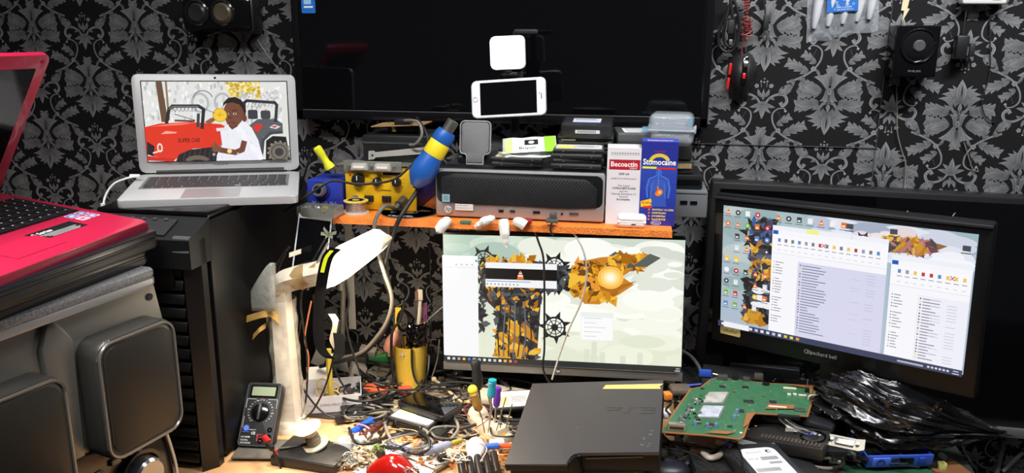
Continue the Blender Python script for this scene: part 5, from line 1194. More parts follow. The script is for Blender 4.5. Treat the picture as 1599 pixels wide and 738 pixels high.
# tag and connector bits on the wires
ob_ = [((452, 398), (470, 392), .009, IVORY, 'small cream tag on the wires left of the phone'), ((478, 425), (492, 415), .012, mat('amber_tape', (1, 1, 1)), 'amber tape square on top of the lamp arm')]
for a_, b_, w_, m_, lb in ob_:
    g = G(); ribbon(g, [P(*a_, -.462), P(*b_, -.462)], (0, .003, w_), .002, 1); obj('cable_tag', g, m_, label=lb, cat='tag')
q = [P(505, 372, -.38), P(512, 362, -.385), P(520, 366, -.385), P(528, 360, -.385)]
g = G()
for k in range(6): ribbon(g, [P(513, 366, -.39), P(513+12*cos(k), 366+9*sin(k)-3, -.395)], (0, .004, .006), .001, 1)
obj('knotted_cloth_tie', g, mat('olive_tie', (120, 122, 100), .7), label='pale knotted tie at the top corner of the propped phone', cat='tie')
obj('metal_rod', G().cyl(P(537, 400, -.3), P(534, 548, -.28), .006).cyl(P(533, 440, -.3), P(533, 452, -.3), .009), DSTEEL, label='dull metal pen like rod hanging under the lamp head', cat='rod')
obj('grey_bracket_bar', G().box((0, 0, .012), (.018, .003, .31), bev=.001), mat('pale_grey_paint', (150, 148, 142), .45), M=Matrix.Translation((P(549, 470, -.16).x, -.16, .257)), label='pale slotted metal bar standing behind the lamp head', cat='metal bar')
g = G(); ribbon(g, [P(518, 490, -.43), P(525, 505, -.435), P(520, 530, -.43), P(527, 548, -.425), P(516, 556, -.43)], (.014, .002, 0), .001)
obj('paper_scrap', g, mat('cream_paper', (200, 186, 160), .8), label='curled cream paper scrap caught inside the strap loop', cat='paper')

# ------------------------------------------------------------------ multimeter
mm = thing('multimeter', 'black digital multimeter leaning at the foot of the tower', 'multimeter', Matrix.Translation((-.718, -.525, .064)) @ rotm(-38, 0, 4.2))
obj('body', xz(G(), rrect(.070, .126, .006, 4), 0, .026, .003), BLKM, mm)
obj('bumper_frame', G().tube([V((x, 0, z)) for x, z in rrect(.068, .124, .006, 4)+[(.034, .056)]], .0016, 6, sm=0), mat('bumper_grey', (52, 53, 56), .5), mm)
obj('display', xz(G(), rrect(.048, .018, .001, 2, 0, .046), -.0012, .001), mat('lcd_olive', (132, 146, 118), .3), mm)
obj('display_frame', xz(G(), rrect(.056, .025, .002, 2, 0, .046), -.0007, .0005), BLKG, mm)
dl = obj('dial', G().lathe([(0, .006), (.010, .006), (.0165, .004), (.0185, 0)], 30, TR((0, -.0006, .004), 90)), BLKG, mm)
obj('dial_pointer', G().box((0, -.0085, .004), (.006, .005, .034), bev=.002), mat('dial_grey', (44, 44, 46), .4), dl)
for x, z in ((.0255, -.030), (.0255, -.044), (.010, -.052)): obj('jack', G().lathe([(.0022, .0), (.0022, .001), (.0048, .001), (.005, 0)], 16, TR((x, -.0006, z), 90)), BLKG, mm)
a = Art(); wc_ = (220, 220, 220)
for k in range(20):
    t = radians(-50+280*k/19); x, z = .0245*cos(t), .004+.0235*sin(t); a.text('%d' % (2, 20, 10, 200)[k % 4], x, z, .0026, wc_, center=True)
for x0, z0, x1, z1 in ((-.031, .012, -.031, .030), (.031, .012, .031, .030), (-.031, .030, -.012, .030), (.012, .030, .031, .030), (-.031, -.005, -.031, -.028), (-.022, -.031, -.002, -.031)): a.line([(x0, z0), (x1, z1)], .0006, wc_)
a.disc(-.0225, -.028, .0062, (50, 90, 190)); a.ringa(-.0225, -.028, .003, .001, (150, 180, 230)); a.rect(-.030, -.036, -.015, -.0348, (50, 90, 190))
a.text('CE', -.011, -.040, .005, wc_, True); a.text('DT-830B', -.030, -.047, .0034, wc_, w=.018); a.text('DIGITAL', -.030, -.053, .0034, wc_, w=.015); a.text('MULTIMETER', -.030, -.0585, .0034, wc_, w=.021)
a.line([(-.0, -.040), (.013, -.040)], .0008, (200, 50, 60)); a.line([(.003, -.040), (.003, -.052), (.013, -.052)], .0014, (200, 50, 60)); a.line([(.008, -.045), (.02, -.045)], .0008, (200, 50, 60)); a.text('OFF', 0, .0295, .0025, (210, 60, 60), center=True)
a.build('dial_print', PRINT, mm, TR((0, -.0006, 0), 90))
for nm, lb, p0, pts, m_ in (('red_probe_lead', 'red probe plug and lead at the multimeter lower right', (413, 682), [(420, 690), (430, 705), (440, 722), (448, 742)], RED), ('black_probe_lead', 'black probe plug and lead below the red one', (418, 693), [(425, 700), (433, 716), (440, 735), (442, 745)], BLK)):
    y0 = -.585 if nm[0] == 'r' else -.60
    q = [P(*p0, y0)]+[P(x, yy, y0-.01) for x, yy in pts]
    o = obj(nm, G().tube(q[1:], .0022, 8), m_, label=lb, cat='probe lead')
    obj('plug', G().tube([q[0], q[1]], .0055, 10, sm=0), m_, o, Matrix.Translation(-o.location))
q = [P(380, 702, -.56), P(379, 720, -.58), P(378, 745, -.60)]
obj('power_lead', G().tube(q, .003, 8), RUB, label='black lead running off the bench front under the multimeter', cat='cable')
def slab(name, label, cat, px, py, z, d, rz, m_, rx=0, ry=0, bev=.002): 
    c_ = Z(px, py, z); return obj(name, G().box((0, 0, d[2]/2), d, bev=bev), m_, M=Matrix.Translation(c_) @ rotm(rx, ry, rz), label=label, cat=cat)
slab('cutting_board', 'thin grey board under the multimeter foot', 'board', 416, 702, .006, (.115, .075, .004), 8, mat('dusty_grey_board', (92, 88, 80), .6, var=.15, vscale=40))
od = slab('disc_drive', 'dusty black disc drive lying flat at the bench front right of the multimeter', 'disc drive', 490, 716, .0, (.135, .085, .020), -6, mat('drive_dusty', (34, 32, 30), .5, var=.2, vscale=30))
obj('front_bezel', G().box((.0, -.0435, .010), (.133, .003, .017), bev=.001), BLK, od)
obj('power_strip_cord', G().tube([V((-.06, -.02, .024)), V((-.03, -.0, .024)), V((-.01, .03, .024))], .003, 6), RUB, od)
for k, (px, py, r, lb) in enumerate(((545, 722, 30, 'crumpled foil nest at the bench front'),)):
    g = G(); R = random.Random(2); c_ = Z(px, py, .012)
    q = [c_+V(((R.random()-.5)*.045, (R.random()-.5)*.035, R.random()*.022-.008)) for _ in range(60)]
    obj('wire_nest', g.tube(q, .0007, 4, sm=3), STEEL, label='springy tangle of bare solder wick at the bench front', cat='wire tangle')

# ------------------------------------------------------------------ white box, spool, cup, batteries
wb = thing('white_tray_box', 'small open white cardboard box holding rubber rings', 'box', Matrix.Translation(Z(520, 628, .004)) @ rotm(0, 0, 20))
bw, bd_, bh = .125, .095, .038
g = G(); g.box((0, 0, .001), (bw, bd_, .002))
for x, y, sx, sy in ((0, -bd_/2, bw, .0014), (0, bd_/2, bw, .0014), (-bw/2, 0, .0014, bd_), (bw/2, 0, .0014, bd_)): g.box((x, y, bh/2), (sx, sy, bh))
obj('tray', g, mat('box_card_white', (196, 194, 198), .6), wb)
obj('back_flap', G().box((-.03, bd_/2+.006, bh+.012), (.055, .0014, .03), R=rotm(-20)), CARD, wb)
a = Art(); a.line([(-.05, 0), (-.03, 0)], .0008, (80, 80, 100)); a.line([(.028, 0), (.045, 0)], .0008, (80, 80, 100)); a.text('ZUMAX-CASE-A11B', -.026, -.003, .006, (60, 60, 90), w=.05); a.build('printed_side', PRINT, wb, TR((.0, -bd_/2-.0009, .018), 90))
for k in range(7):
    R = random.Random(k); rg = [V((.012*cos(t_), .012*sin(t_), .002*sin(2*t_))) for t_ in [2*pi*i/16 for i in range(17)]]
    M_ = wb.matrix_local @ TR((-.025+.012*(k % 3)+.004*R.random(), .005+.012*(k//3)-.01, .008+.005*k), R.random()*60, R.random()*50, 0)
    obj('rubber_ring', G().tube([M_ @ p for p in rg], .0022, 6, sm=0), mat('tan_rubber', (190, 160, 104), .6), label='one of the tan rubber rings heaped in the white box', cat='rubber ring', group='rubber rings in the white box')
obj('glue_stick', G().tube([P(517, 618, -.36), P(514, 575, -.36), P(513, 545, -.36)], .0065, 8), mat('amber_glue', (186, 164, 60), .3, alpha=.85), label='translucent amber stick standing in the white box', cat='stick')
ws = thing('wire_reel', 'cream reel of thin bare wire lying behind the black disc drive', 'reel', Matrix.Translation(Z(491, 690, .030)) @ rotm(12, -14, 0))
obj('lower_flange', G().lathe([(0, -.006), (.026, -.006), (.026, -.003), (0, -.003)], 28), mat('reel_cream', (212, 196, 164), .5), ws)
obj('wound_wire', G().lathe([(.013, -.003), (.0145, .004), (.014, .012), (.0125, .020)], 24), mat('wound_wire', (130, 124, 112), .3, .8, bump=.6, bscale=420), ws)
obj('hub', G().lathe([(.0125, .020), (.010, .024), (.010, .034)], 20), IVORY, ws)
obj('upper_flange', G().lathe([(0, .034), (.024, .034), (.026, .036), (.012, .039), (0, .039)], 28), mat('reel_cream', (1, 1, 1)), ws)
obj('clear_cup', G().lathe([(.004, .028), (.016, .027), (.022, .016), (.025, .002), (.027, 0)], 26, M=None), CLEAR, M=Matrix.Translation(Z(535, 704, .012)) @ rotm(-55, 20, 0), label='small clear plastic dome on its side beside the wire reel', cat='cup')
for (a_, b_, r, m_, lb) in (((548, 676), (581, 655), .0075, mat('battery_blue', (30, 80, 200), .3), 'blue cylindrical cell strapped with a pink band'), ((566, 684), (596, 660), .0078, mat('battery_brown', (78, 40, 36), .4), 'dark brown cell beside the blue one'), ((558, 690), (575, 678), .0070, mat('cell_clear', (190, 190, 186), .3), 'pale capped cell at the end of the strapped cells')):
    p0, p1 = Z(*a_, .018), Z(*b_, .018)
    o = obj('battery_cell', G().tube([p0, p1], r, 16, sm=0), m_, label=lb, cat='battery')
    obj('terminal', G().tube([p0, p0-(p1-p0).normalized()*.004], r*.4, 10, sm=0), STEEL, o, Matrix.Translation(-o.location))
mid = Z(566, 668, .019); ax_ = (Z(581, 655, .018)-Z(548, 676, .018)).normalized(); sd_ = V((-ax_.y, ax_.x, 0))
rg = [mid+V((.004, -.006, 0))+sd_*(.019*cos(t_))+V((0, 0, 1))*(.010*sin(t_)) for t_ in [2*pi*i/24 for i in range(25)]]
obj('pink_band', G().tube(rg, .0017, 6, sm=0), mat('pink_rubber', (226, 130, 140), .5), label='pink rubber band around the two cells', cat='rubber band')

cup = thing('tool_cup', 'yellow plastic cup full of tools left of the monitor', 'cup', Matrix.Translation(Z(642, 606, .0)) @ rotm(0, 0, 8))
CH = .115
g = G(); n = 12
g.lathe([(0, 0), (.031, 0), (.043, CH), (.0415, CH), (.030, .003), (0, .003)], 12)
obj('cup_wall', g, mat('cup_yellow', (204, 170, 62), .45), cup)
obj('foil_star', G().prism([(0, .008), (.002, .002), (.008, 0), (.002, -.002), (0, -.008), (-.002, -.002), (-.008, 0), (-.002, .002)], 0, .0006, M=TR((-.012, -.0400, .100), 90)), mat('foil_silver', (220, 214, 200), .3, .6), cup)
cx, cy = cup.location.x, cup.location.y
def C3(px, py, dy=0): return P(px, py, cy+dy)
tb = thing('toothbrush', 'cream toothbrush standing head up in the yellow cup', 'toothbrush', Matrix.Translation(C3(652, 560)))
rel = lambda p: p-tb.location
obj('handle', G().tube([rel(C3(650, 560)), rel(C3(652, 520)), rel(C3(655, 490)), rel(C3(656, 470))], [.005, .004, .0045, .004], 8), IVORY, tb)
obj('brush_head', G().box(rel(C3(656, 460)), (.013, .005, .026), bev=.0024), IVORY, tb)
obj('bristles', G().box(rel(C3(651, 461))+V((0, .0, 0)), (.007, .010, .022), bev=.001), mat('bristle_brown', (120, 90, 70), .8), tb)
pb = thing('comb_brush', 'small purple bristled brush standing behind the toothbrush', 'brush', Matrix.Translation(C3(662, 545, .012)))
g = G().box(C3(666, 488, .012)-pb.location, (.004, .006, .05), bev=.001); obj('handle', G().tube([V((0, 0, 0)), C3(665, 505, .012)-pb.location], .0035, 8, sm=0), mat('brush_blue', (70, 80, 150), .4), pb)
obj('brush_back', g, mat('brush_purple', (120, 60, 110), .4), pb)
g = G()
for k in range(12): g.box(C3(661, 474+k*2.6, .012)-pb.location, (.009, .004, .0012))
obj('bristles', g, mat('bristle_pink', (170, 100, 140), .6), pb)
for pts, w_, m_, lb, nm, dy in (([(628, 560), (622, 520), (622, 480)], .013, mat('tool_yellow', (206, 160, 40), .4), 'flat yellow plastic spudger at the back left of the cup', 'pry_tool', .012), ([(655, 556), (662, 530), (663, 503)], .006, mat('tool_yellow', (1, 1, 1)), 'thin yellow stick right of the toothbrush', 'pry_tool', .0), ([(650, 548), (665, 532), (680, 530)], .008, DSTEEL, 'grey flat file poking right out of the cup', 'flat_file', -.01), ([(640, 552), (645, 520), (642, 505)], .008, BLUPL if False else BLU, 'short blue handled tool in the cup', 'blue_pick', -.004), ([(632, 552), (628, 530), (622, 512)], .004, DSTEEL, 'steel tweezer leg leaning left in the cup', 'tweezers', -.012), ([(668, 548), (672, 520), (670, 500)], .003, BLK, 'thin black rod at the right of the cup', 'rod', .004)):
    g = G(); ribbon(g, [C3(x, yy, dy) for x, yy in pts], (w_, 0, 0), .004); obj(nm, g, m_, label=lb, cat='tool')
sc_ = thing('scissors', 'black handled scissors stuck in the yellow cup', 'scissors', Matrix.Translation(C3(638, 545, -.014)))
for px, py in ((630, 500), (648, 524)):
    rg = [C3(px+9*cos(t_), py+16*sin(t_), -.014)-sc_.location for t_ in [2*pi*i/20 for i in range(21)]]
    obj('finger_loop', G().tube(rg, .0033, 8, sm=0), BLKG, sc_)
obj('blade', G().tube([C3(636, 516, -.014)-sc_.location, C3(640, 560, -.014)-sc_.location], .003, 6, sm=0), STEEL, sc_)
g = G(); R = random.Random(6)
q = [C3(650+16*sin(k*1.9), 522+18*cos(k*2.3), -.02-.006*(k % 3)) for k in range(22)]
obj('tangled_lead', g.tube(q, .0024, 6, sm=5), BLKG, label='glossy black lead wadded into the top of the cup', cat='cable')
obj('suction_bulb', G().lathe([(0, .05), (.006, .049), (.010, .04), (.018, .025), (.021, .008), (.020, 0), (0, 0)], 20), mat('bulb_pink', (176, 120, 104), .4, alpha=.9), M=Matrix.Translation(P(612, 546, cy-.0)) @ rotm(0, 12, 0), label='pinkish rubber bulb at the left rim of the cup', cat='bulb')
q = [P(632, 470, cy-.045), P(624, 500, cy-.048), P(612, 520, cy-.05), P(612, 570, cy-.05), P(614, 590, cy-.05), P(604, 602, cy-.06), P(585, 598, cy-.06)]
obj('cup_lead', G().tube(q, .0034, 8), RUB, label='black lead hanging down the left side of the yellow cup', cat='cable')
q = [P(643, 545, cy-.045), P(644, 575, cy-.046), P(650, 595, cy-.05), P(660, 600, cy-.05), P(668, 580, cy-.05), P(670, 555, cy-.03)]
obj('cup_lead', G().tube(q, .0028, 8), RUB, label='black lead making a U across the front of the yellow cup', cat='cable')
q = [P(674, 590, -.2), P(683, 560, -.2), P(686, 530, -.2)]
obj('thin_white_lead', G().tube(q, .0017, 6), RUBG, label='short grey lead standing between cup and monitor', cat='cable')
q = [P(655, 520, cy+.01), P(668, 500, cy+.01), P(690, 480, cy+.02), P(705, 470, cy+.03)]
obj('grey_lead', G().tube(q, .0014, 6), RUBG, label='thin grey wire arching from the cup behind the monitor', cat='cable')
# ------------------------------------------------------------------ game console
def onp(M, px, py):
    n_ = (M.to_3x3() @ V((0, 0, 1))).normalized(); d = dirp(px, py); t_ = (M.translation-CAM).dot(n_)/d.dot(n_)
    p = M.inverted() @ (CAM+d*t_); return (p.x, p.y)
PM = Matrix.Translation((-.063, -.517, .108)) @ rotm(5.2, -9.0, -3.7)
c0 = [onp(PM, *q) for q in ((788, 724), (831, 598), (1036, 592), (1029, 706), (905, 706))]
c1 = [onp(PM, *q) for q in ((896, 708), (890, 712), (887, 718), (885, 724))]
ps = thing('game_console', 'matte black slim game console with masking tape strip lying in the desk centre', 'game console', PM)
PSM = mat('console_matte', (62, 61, 61), .55, bump=.08, bscale=1400)
obj('top_shell', G().prism(c0+c1, -.006, 0, bev=.0015), PSM, ps)
lowb = [(x*.985, y*.97+.002) for x, y in c0[1:4]]
fl, fr = c0[4], c0[3]
obj('body', G().prism([(c0[0][0]+.004, c0[0][1]+.012), (c0[1][0]+.004, c0[1][1]-.004), (c0[2][0]-.003, c0[2][1]-.004), (c0[3][0]-.003, c0[3][1]+.010), (fl[0], fl[1]+.010), (fl[0]-.012, c0[0][1]+.008)], -.045, -.0055, bev=.003), mat('console_black', (7, 7, 8), .6, spec=.3), ps)
obj('front_lip', G().prism([c0[0], (c1[3][0], c1[3][1]), (c1[3][0], c1[3][1]+.010), (c0[0][0]+.002, c0[0][1]+.010)], -.014, -.001, bev=.001), mat('console_black', (1, 1, 1)), ps)
yf = fl[1]+.009
obj('disc_slot', G().box(((fl[0]+fr[0])/2-.01, (fl[1]+fr[1])/2+.0075, -.014), (.10, .004, .003)), mat('slot_grey', (70, 70, 72), .3, .3), ps)
a = Art(); x0, y0 = onp(PM, 948, 647)
def glyph(pts, w_=.0022):
    P_ = [onp(PM, *q) for q in pts]
    for k in range(2): a.line([(p[0], p[1]) for p in P_], w_*1.25 if k == 0 else w_*.5, (14, 14, 15) if k == 0 else (84, 82, 80))
glyph([(948, 644), (950, 640), (966, 640), (971, 637), (970, 636), (948, 636)]); glyph([(972, 644), (982, 644), (984, 636), (994, 636)]); glyph([(1000, 636), (1020, 636), (1023, 638), (1021, 640), (1004, 640)]); glyph([(1021, 640), (1022, 643), (1018, 645), (1000, 645)])
a.build('lettering', PRINT, ps, TR((0, 0, .0002)))
tpo = [onp(PM, *q) for q in ((941, 607), (946, 601), (1036, 599), (1030, 603), (1032, 607))]
obj('masking_tape', G().prism(tpo, .0001, .0006), mat('tape_yellow', (212, 190, 112), .8, var=.08, vscale=90), ps)
R = random.Random(1)
a = Art()
for k in range(9): x, y = onp(PM, 1000+R.random()*22, 672+R.random()*26); a.disc(x, y, .002+.002*R.random(), (84, 83, 82), n=9)
x, y = onp(PM, 901, 668); a.line([(x, y), (x+.002, y+.003)], .0008, (170, 165, 150)); a.build('smudges', PRINT, ps, TR((0, 0, .0002)))
# things the console rests on
slab('black_box', 'flat black box under the right end of the console', 'box', 985, 672, .0, (.12, .15, .055), -4, mat('deep_black', (9, 9, 9), .7))
slab('dark_case', 'low dark case under the left end of the console', 'case', 850, 695, .0, (.09, .16, .028), 0, BLK)

# ------------------------------------------------------------------ big green board
PZ = .092
bM = Matrix.Translation(Z(1150, 640, PZ)) @ rotm(0, 0, 0)
pcb = thing('circuit_board', 'large green console mainboard with two metal chips right of the console', 'circuit board', bM)
pts = [(1030, 673), (1060, 630), (1078, 606), (1094, 603), (1108, 592), (1120, 588), (1195, 597), (1277, 601), (1262, 650), (1253, 649), (1180, 645), (1174, 650), (1162, 682), (1153, 685), (1100, 679), (1032, 674)]
ol = [onp(bM, *q) for q in pts]
obj('copper_rim', G().prism(ol, -.0018, -.0002), COP, pcb)
cxm = sum(p[0] for p in ol)/len(ol); cym = sum(p[1] for p in ol)/len(ol)
import itertools
def inset(o, d):
    n = len(o); r = []
    ar = sum(o[i][0]*o[(i+1) % n][1]-o[(i+1) % n][0]*o[i][1] for i in range(n)); s_ = 1 if ar > 0 else -1
    for i in range(n):
        p, q, t_ = V(o[i-1]), V(o[i]), V(o[(i+1) % n]); a_ = (q-p).normalized(); b_ = (t_-q).normalized()
        n1 = V((-a_.y, a_.x))*s_; n2 = V((-b_.y, b_.x))*s_; m = (n1+n2); m = m/max(.3, m.length_squared)*2 if m.length > .01 else n1
        r.append((q.x+m.x*d, q.y+m.y*d))
    return r
obj('board', G().prism(inset(ol, .0035), -.0017, .0002), PCBG, pcb)
a = Art(); R = random.Random(8)
def B(px, py): return onp(bM, px, py)
for k in range(240):
    px, py = 1045+R.random()*225, 592+R.random()*85
    if (px > 1170 and py > 642) or py < 700-(px-1030)*1.35 or (px > 1160 and py > 680): continue
    x, y = B(px, py); c = R.choice([(96, 160, 120), (46, 100, 66), (120, 170, 130), (190, 200, 180), (60, 130, 86)])
    if k % 3: a.rect(x, y, x+.001+.004*R.random(), y+.0012, c)
    else: a.disc(x, y, .0008, c, n=8)
for k in range(26):
    px, py = 1070+R.random()*120, 610+R.random()*60; x, y = B(px, py); a.line([(x, y), (x+.02*(R.random()-.5), y), (x+.02*(R.random()-.5), y+.012)], .0004, (88, 150, 112))
for px, py in ((1147, 612), (1193, 619), (1180, 667), (1110, 668)): x, y = B(px, py); a.disc(x, y, .0025, (150, 84, 56), n=12)
for q in ([(1195, 640), (1240, 640), (1240, 634), (1200, 632)], [(1100, 677), (1135, 680), (1150, 676), (1120, 674)], [(1230, 602), (1270, 604), (1266, 622), (1262, 608)], [(1165, 647), (1180, 645), (1168, 664), (1160, 670)]): a.poly([B(*p) for p in q], (150, 100, 60))
a.build('tracks', PRINT, pcb, TR((0, 0, .0004)))
for (q, nm, m_, h) in (([(1098, 630), (1128, 630), (1137, 614), (1107, 614)], 'processor_lid', mat('chip_lid', (190, 188, 182), .45, .25, var=.25, vscale=50), .004), ([(1089, 652), (1121, 653), (1130, 636), (1098, 635)], 'graphics_chip_lid', mat('chip_lid_paste', (200, 204, 216), .45, .2, var=.2, vscale=70), .004)):
    o_ = [B(*p) for p in q]; obj('chip_frame', G().prism(inset(o_, -.003), 0, .0015), mat('chip_frame_green', (110, 120, 100), .5), pcb); obj(nm, G().prism(o_, .0014, h, bev=.0006), m_, pcb)
for (px, py, sx, sy, h) in ((1169, 627, .020, .012, .0015), (1157, 642, .012, .010, .002), (1128, 604, .012, .008, .002), (1164, 605, .012, .009, .002), (1207, 628, .013, .010, .002), (1089, 660, .014, .009, .0012), (1113, 663, .015, .008, .0012), (1140, 666, .009, .006, .0015)):
    x, y = B(px, py); ic = obj('chip', G().box((x, y, h/2+.0003), (sx, sy, h), bev=.0003), mat('chip_black', (44, 44, 44), .4), pcb)
    g = G()
    for s_ in (-1, 1):
        for k in range(7): g.box((x-sx/2+sx*(k+.5)/7, y+s_*(sy/2+.0007), .0007), (sx/16, .0016, .0006))
    obj('pins', g, STEEL, ic)
for (px, py, sx, sy, h, m_) in ((1128, 592, .020, .012, .010, DSTEEL), (1148, 592, .012, .010, .011, BLK), (1165, 594, .014, .010, .008, DSTEEL), (1184, 592, .018, .011, .013, DSTEEL), (1196, 601, .014, .008, .006, BLK), (1233, 607, .026, .005, .003, IVORY), (1232, 617, .007, .005, .004, IVORY), (1241, 617, .007, .005, .004, IVORY), (1253, 618, .016, .004, .003, IVORY), (1214, 637, .034, .005, .004, IVORY), (1249, 641, .022, .012, .003, DSTEEL), (1157, 677, .005, .004, .003, IVORY)):
    x, y = B(px, py); g = G().box((x, y, h/2+.0003), (sx, sy, h), bev=.0006); obj('connector', g, m_, pcb)
x, y = B(1056, 671); obj('hdmi_port', G().box((x, y, .007), (.032, .012, .013), bev=.001), mat('port_tin', (180, 176, 160), .35, .7), pcb)
obj('port_mouth', G().box((x, y-.0062, .007), (.026, .002, .005)), BLKG, pcb)
x, y = B(1260, 612); pp = obj('power_pin_block', G().box((x, y, .005), (.008, .008, .010), bev=.001), BLK, pcb); obj('power_pin', G().cyl((x, y, .008), (x-.001, y, .028), .0009, n=8), STEEL, pp)
x, y = B(1232, 648); obj('flat_socket', G().box((x, y, -.004), (.042, .008, .008), bev=.001), BLK, pcb)
for k in range(60):
    px = 1062+R.random()*45; py = 606+R.random()*56
    if py < 700-(px-1030)*1.4: py = 700-(px-1030)*1.4+8
    if py > 664: py = 660
    x, y = B(px, py)
    if k < 12: obj('capacitor', G().lathe([(0, .008), (.0026, .008), (.0032, .0065), (.0032, 0)], 10, TR((x, y, .0003))), mat('cap_can', (150, 158, 160), .35, .5), pcb)
    else: obj('surface_component', G().box((x, y, .0013), (.004+.004*R.random(), .003, .003)), R.choice([BLK, DSTEEL, PCBD, IVORY]), pcb)
for px, py in ((1085, 664), (1104, 667), (1118, 667), (1147, 654), (1151, 645)):
    x, y = B(px, py); obj('capacitor', G().lathe([(0, .009), (.0028, .009), (.0036, .0075), (.0036, 0)], 12, TR((x, y, .0003))), mat('cap_blue', (120, 160, 190), .35, .4), pcb)
obj('white_lead', G().tube([P(1262, 628, -.33)+V((0, 0, .0)), P(1264, 618, -.335), P(1275, 616, -.335), P(1285, 614, -.33), P(1293, 611, -.32)], .0022, 8), RUBW, label='short white wire hooked over the green board corner', cat='wire')
slab('support_crate', 'black plastic part propping up the green mainboard', 'electronic part', 1140, 640, .0, (.13, .09, .085), -6, BLKM)

# blue clip and strip behind
t = thing('blue_connector', 'blue flat plug standing behind the green board left corner', 'plug', Matrix.Translation(P(1101, 582, -.24)))
obj('plug_body', G().box((0, 0, 0), (.026, .008, .016), bev=.002), mat('plug_blue', (48, 84, 180), .35), t)
obj('flat_cable', G().tube([V((.012, 0, -.004)), V((.015, -.002, -.014)), V((.0, -.006, -.022)), V((-.05, -.01, -.030)), V((-.075, -.01, -.034))], .0028, 6), mat('cable_blue', (36, 62, 160), .4), t)
obj('shiny_strip', G().tube([P(1113, 583, -.245), P(1135, 588, -.25)], .0016, 6, sm=0), STEEL, label='thin bright metal strip behind the green board', cat='strip')

# ------------------------------------------------------------------ junk in front of and below the board
def hdd35(M, label, wd=.102, dp=.147):
    t = thing('hard_drive', label, 'hard drive', M)
    obj('base_casting', G().box((0, 0, .012), (wd, dp, .024), bev=.002), mat('casting', (70, 72, 74), .45, .6), t)
    obj('top_cover', G().prism([(-wd/2+.012, -dp/2+.004), (wd/2-.012, -dp/2+.004), (wd/2-.004, -dp/2+.014), (wd/2-.004, dp/2-.022), (wd/2-.020, dp/2-.004), (-wd/2+.020, dp/2-.004), (-wd/2+.004, dp/2-.022), (-wd/2+.004, -dp/2+.014)], .023, .0262, bev=.001), mat('cover_dark_steel', (84, 86, 90), .3, .7), t)
    a = Art(); a.rr(-.034, -.055, .036, .052, .014, (228, 228, 230)); a.text('SEAGATE', -.024, .034, .0055, (110, 114, 118), w=.03); a.disc(.020, .038, .0055, (50, 54, 58)); a.disc(.0215, .0375, .003, (228, 228, 230)); a.rect(-.005, .008, .028, .020, (150, 150, 152)); a.rect(.004, -.006, .028, .002, (150, 150, 152)); a.text('500 GB', -.028, .012, .005, (60, 60, 62), w=.018)
    [a.rect(-.03+.003*k, -.03, -.0285+.003*k, -.018, (50, 50, 50)) for k in range(15)]; a.build('paper_label', PRINT, t, TR((0, 0, .0264)))
    for x, y in ((-.043, .062), (.043, .062), (.043, -.064), (-.043, -.064)): obj('screw', G().cyl((x, y, .025), (x, y, .0275), .003, n=10), STEEL, t)
    return t
hdd35(Matrix.Translation(Z(1196, 742, .035)) @ rotm(0, 0, 18), 'large hard drive with white label at the bottom edge right of centre')
slab('black_tray', 'black ribbed tray under the labelled hard drive', 'tray', 1205, 735, .0, (.12, .15, .034), 18, BLKM)
slab('grey_sheet', 'plain grey card lying beside the console right corner', 'card', 1052, 716, .012, (.065, .085, .003), -24, mat('grey_card', (136, 138, 138), .7))
slab('white_box', 'small white box with a tan side among the cables under the board', 'box', 1094, 716, .01, (.036, .03, .02), -22, mat('off_white', (205, 200, 196), .5))
slab('box_end', 'tan cardboard piece against the small white box', 'card', 1090, 708, .02, (.030, .012, .012), -22, mat('tan_card', (196, 140, 96), .7))
slab('black_case', 'wide black plastic case at the bottom edge left of the hard drive', 'case', 1128, 742, .004, (.115, .06, .028), 8, BLKM)
g = G(); R = random.Random(4)
g.sheet(lambda u, v: V((-.045+.09*u, -.03+.06*v, .02*sin(pi*u)*sin(pi*v)+.012*noise.noise(V((u*4, v*4, 1)))+.008)), 24, 18)
obj('cloth_glove', g, mat('grey_white_cloth', (150, 146, 142), .8, bump=.3, bscale=150), M=Matrix.Translation(Z(1105, 692, .028)) @ rotm(0, 0, -10), label='crumpled grey white cloth under the green board', cat='cloth', solid=.002)
q = [Z(1118, 690, .05), Z(1130, 695, .046), Z(1124, 710, .04), Z(1108, 714, .04), Z(1098, 706, .04)]
obj('cream_hose', G().tube(q, .006, 10), mat('cream_rubber', (206, 196, 178), .45), label='thick cream tube curled below the green board', cat='tube')
t = obj('blue_clip', G().box((0, 0, 0), (.016, .010, .024), bev=.002, R=rotm(20, 10, 25)).box((.004, -.002, -.010), (.018, .012, .006), bev=.002, R=rotm(20, 10, 25)), mat('clip_blue', (70, 96, 200), .35), M=Matrix.Translation(Z(1136, 700, .05)), label='bright blue plastic clip left of the labelled hard drive', cat='clip')
sh_ = slab('printed_slip', 'grey printed slip of paper under the board front corner', 'paper', 1170, 690, .045, (.062, .036, .001), -24, mat('slip_grey', (150, 152, 146), .7))
a = Art(); [a.rect(-.026, -.012+.005*k, .02-.006*(k % 3), -.0105+.005*k, (90, 90, 88)) for k in range(6)]; a.build('printed_text', PRINT, sh_, TR((0, 0, .0012)))
jy = thing('controller', 'dark game controller with black thumb stick peeking up at the bottom edge', 'controller', Matrix.Translation(Z(1040, 742, .0)))
obj('shell', G().sph((0, 0, .014), (.045, .032, .018)), mat('controller_navy', (30, 32, 40), .4), jy)
obj('stick_stem', G().cyl((-.008, .004, .026), (-.008, .004, .040), .004), BLK, jy)
obj('thumb_stick', G().lathe([(0, .012), (.007, .011), (.0095, .007), (.009, .002), (.004, 0)], 22, TR((-.008, .004, .038))), BLKM, jy)
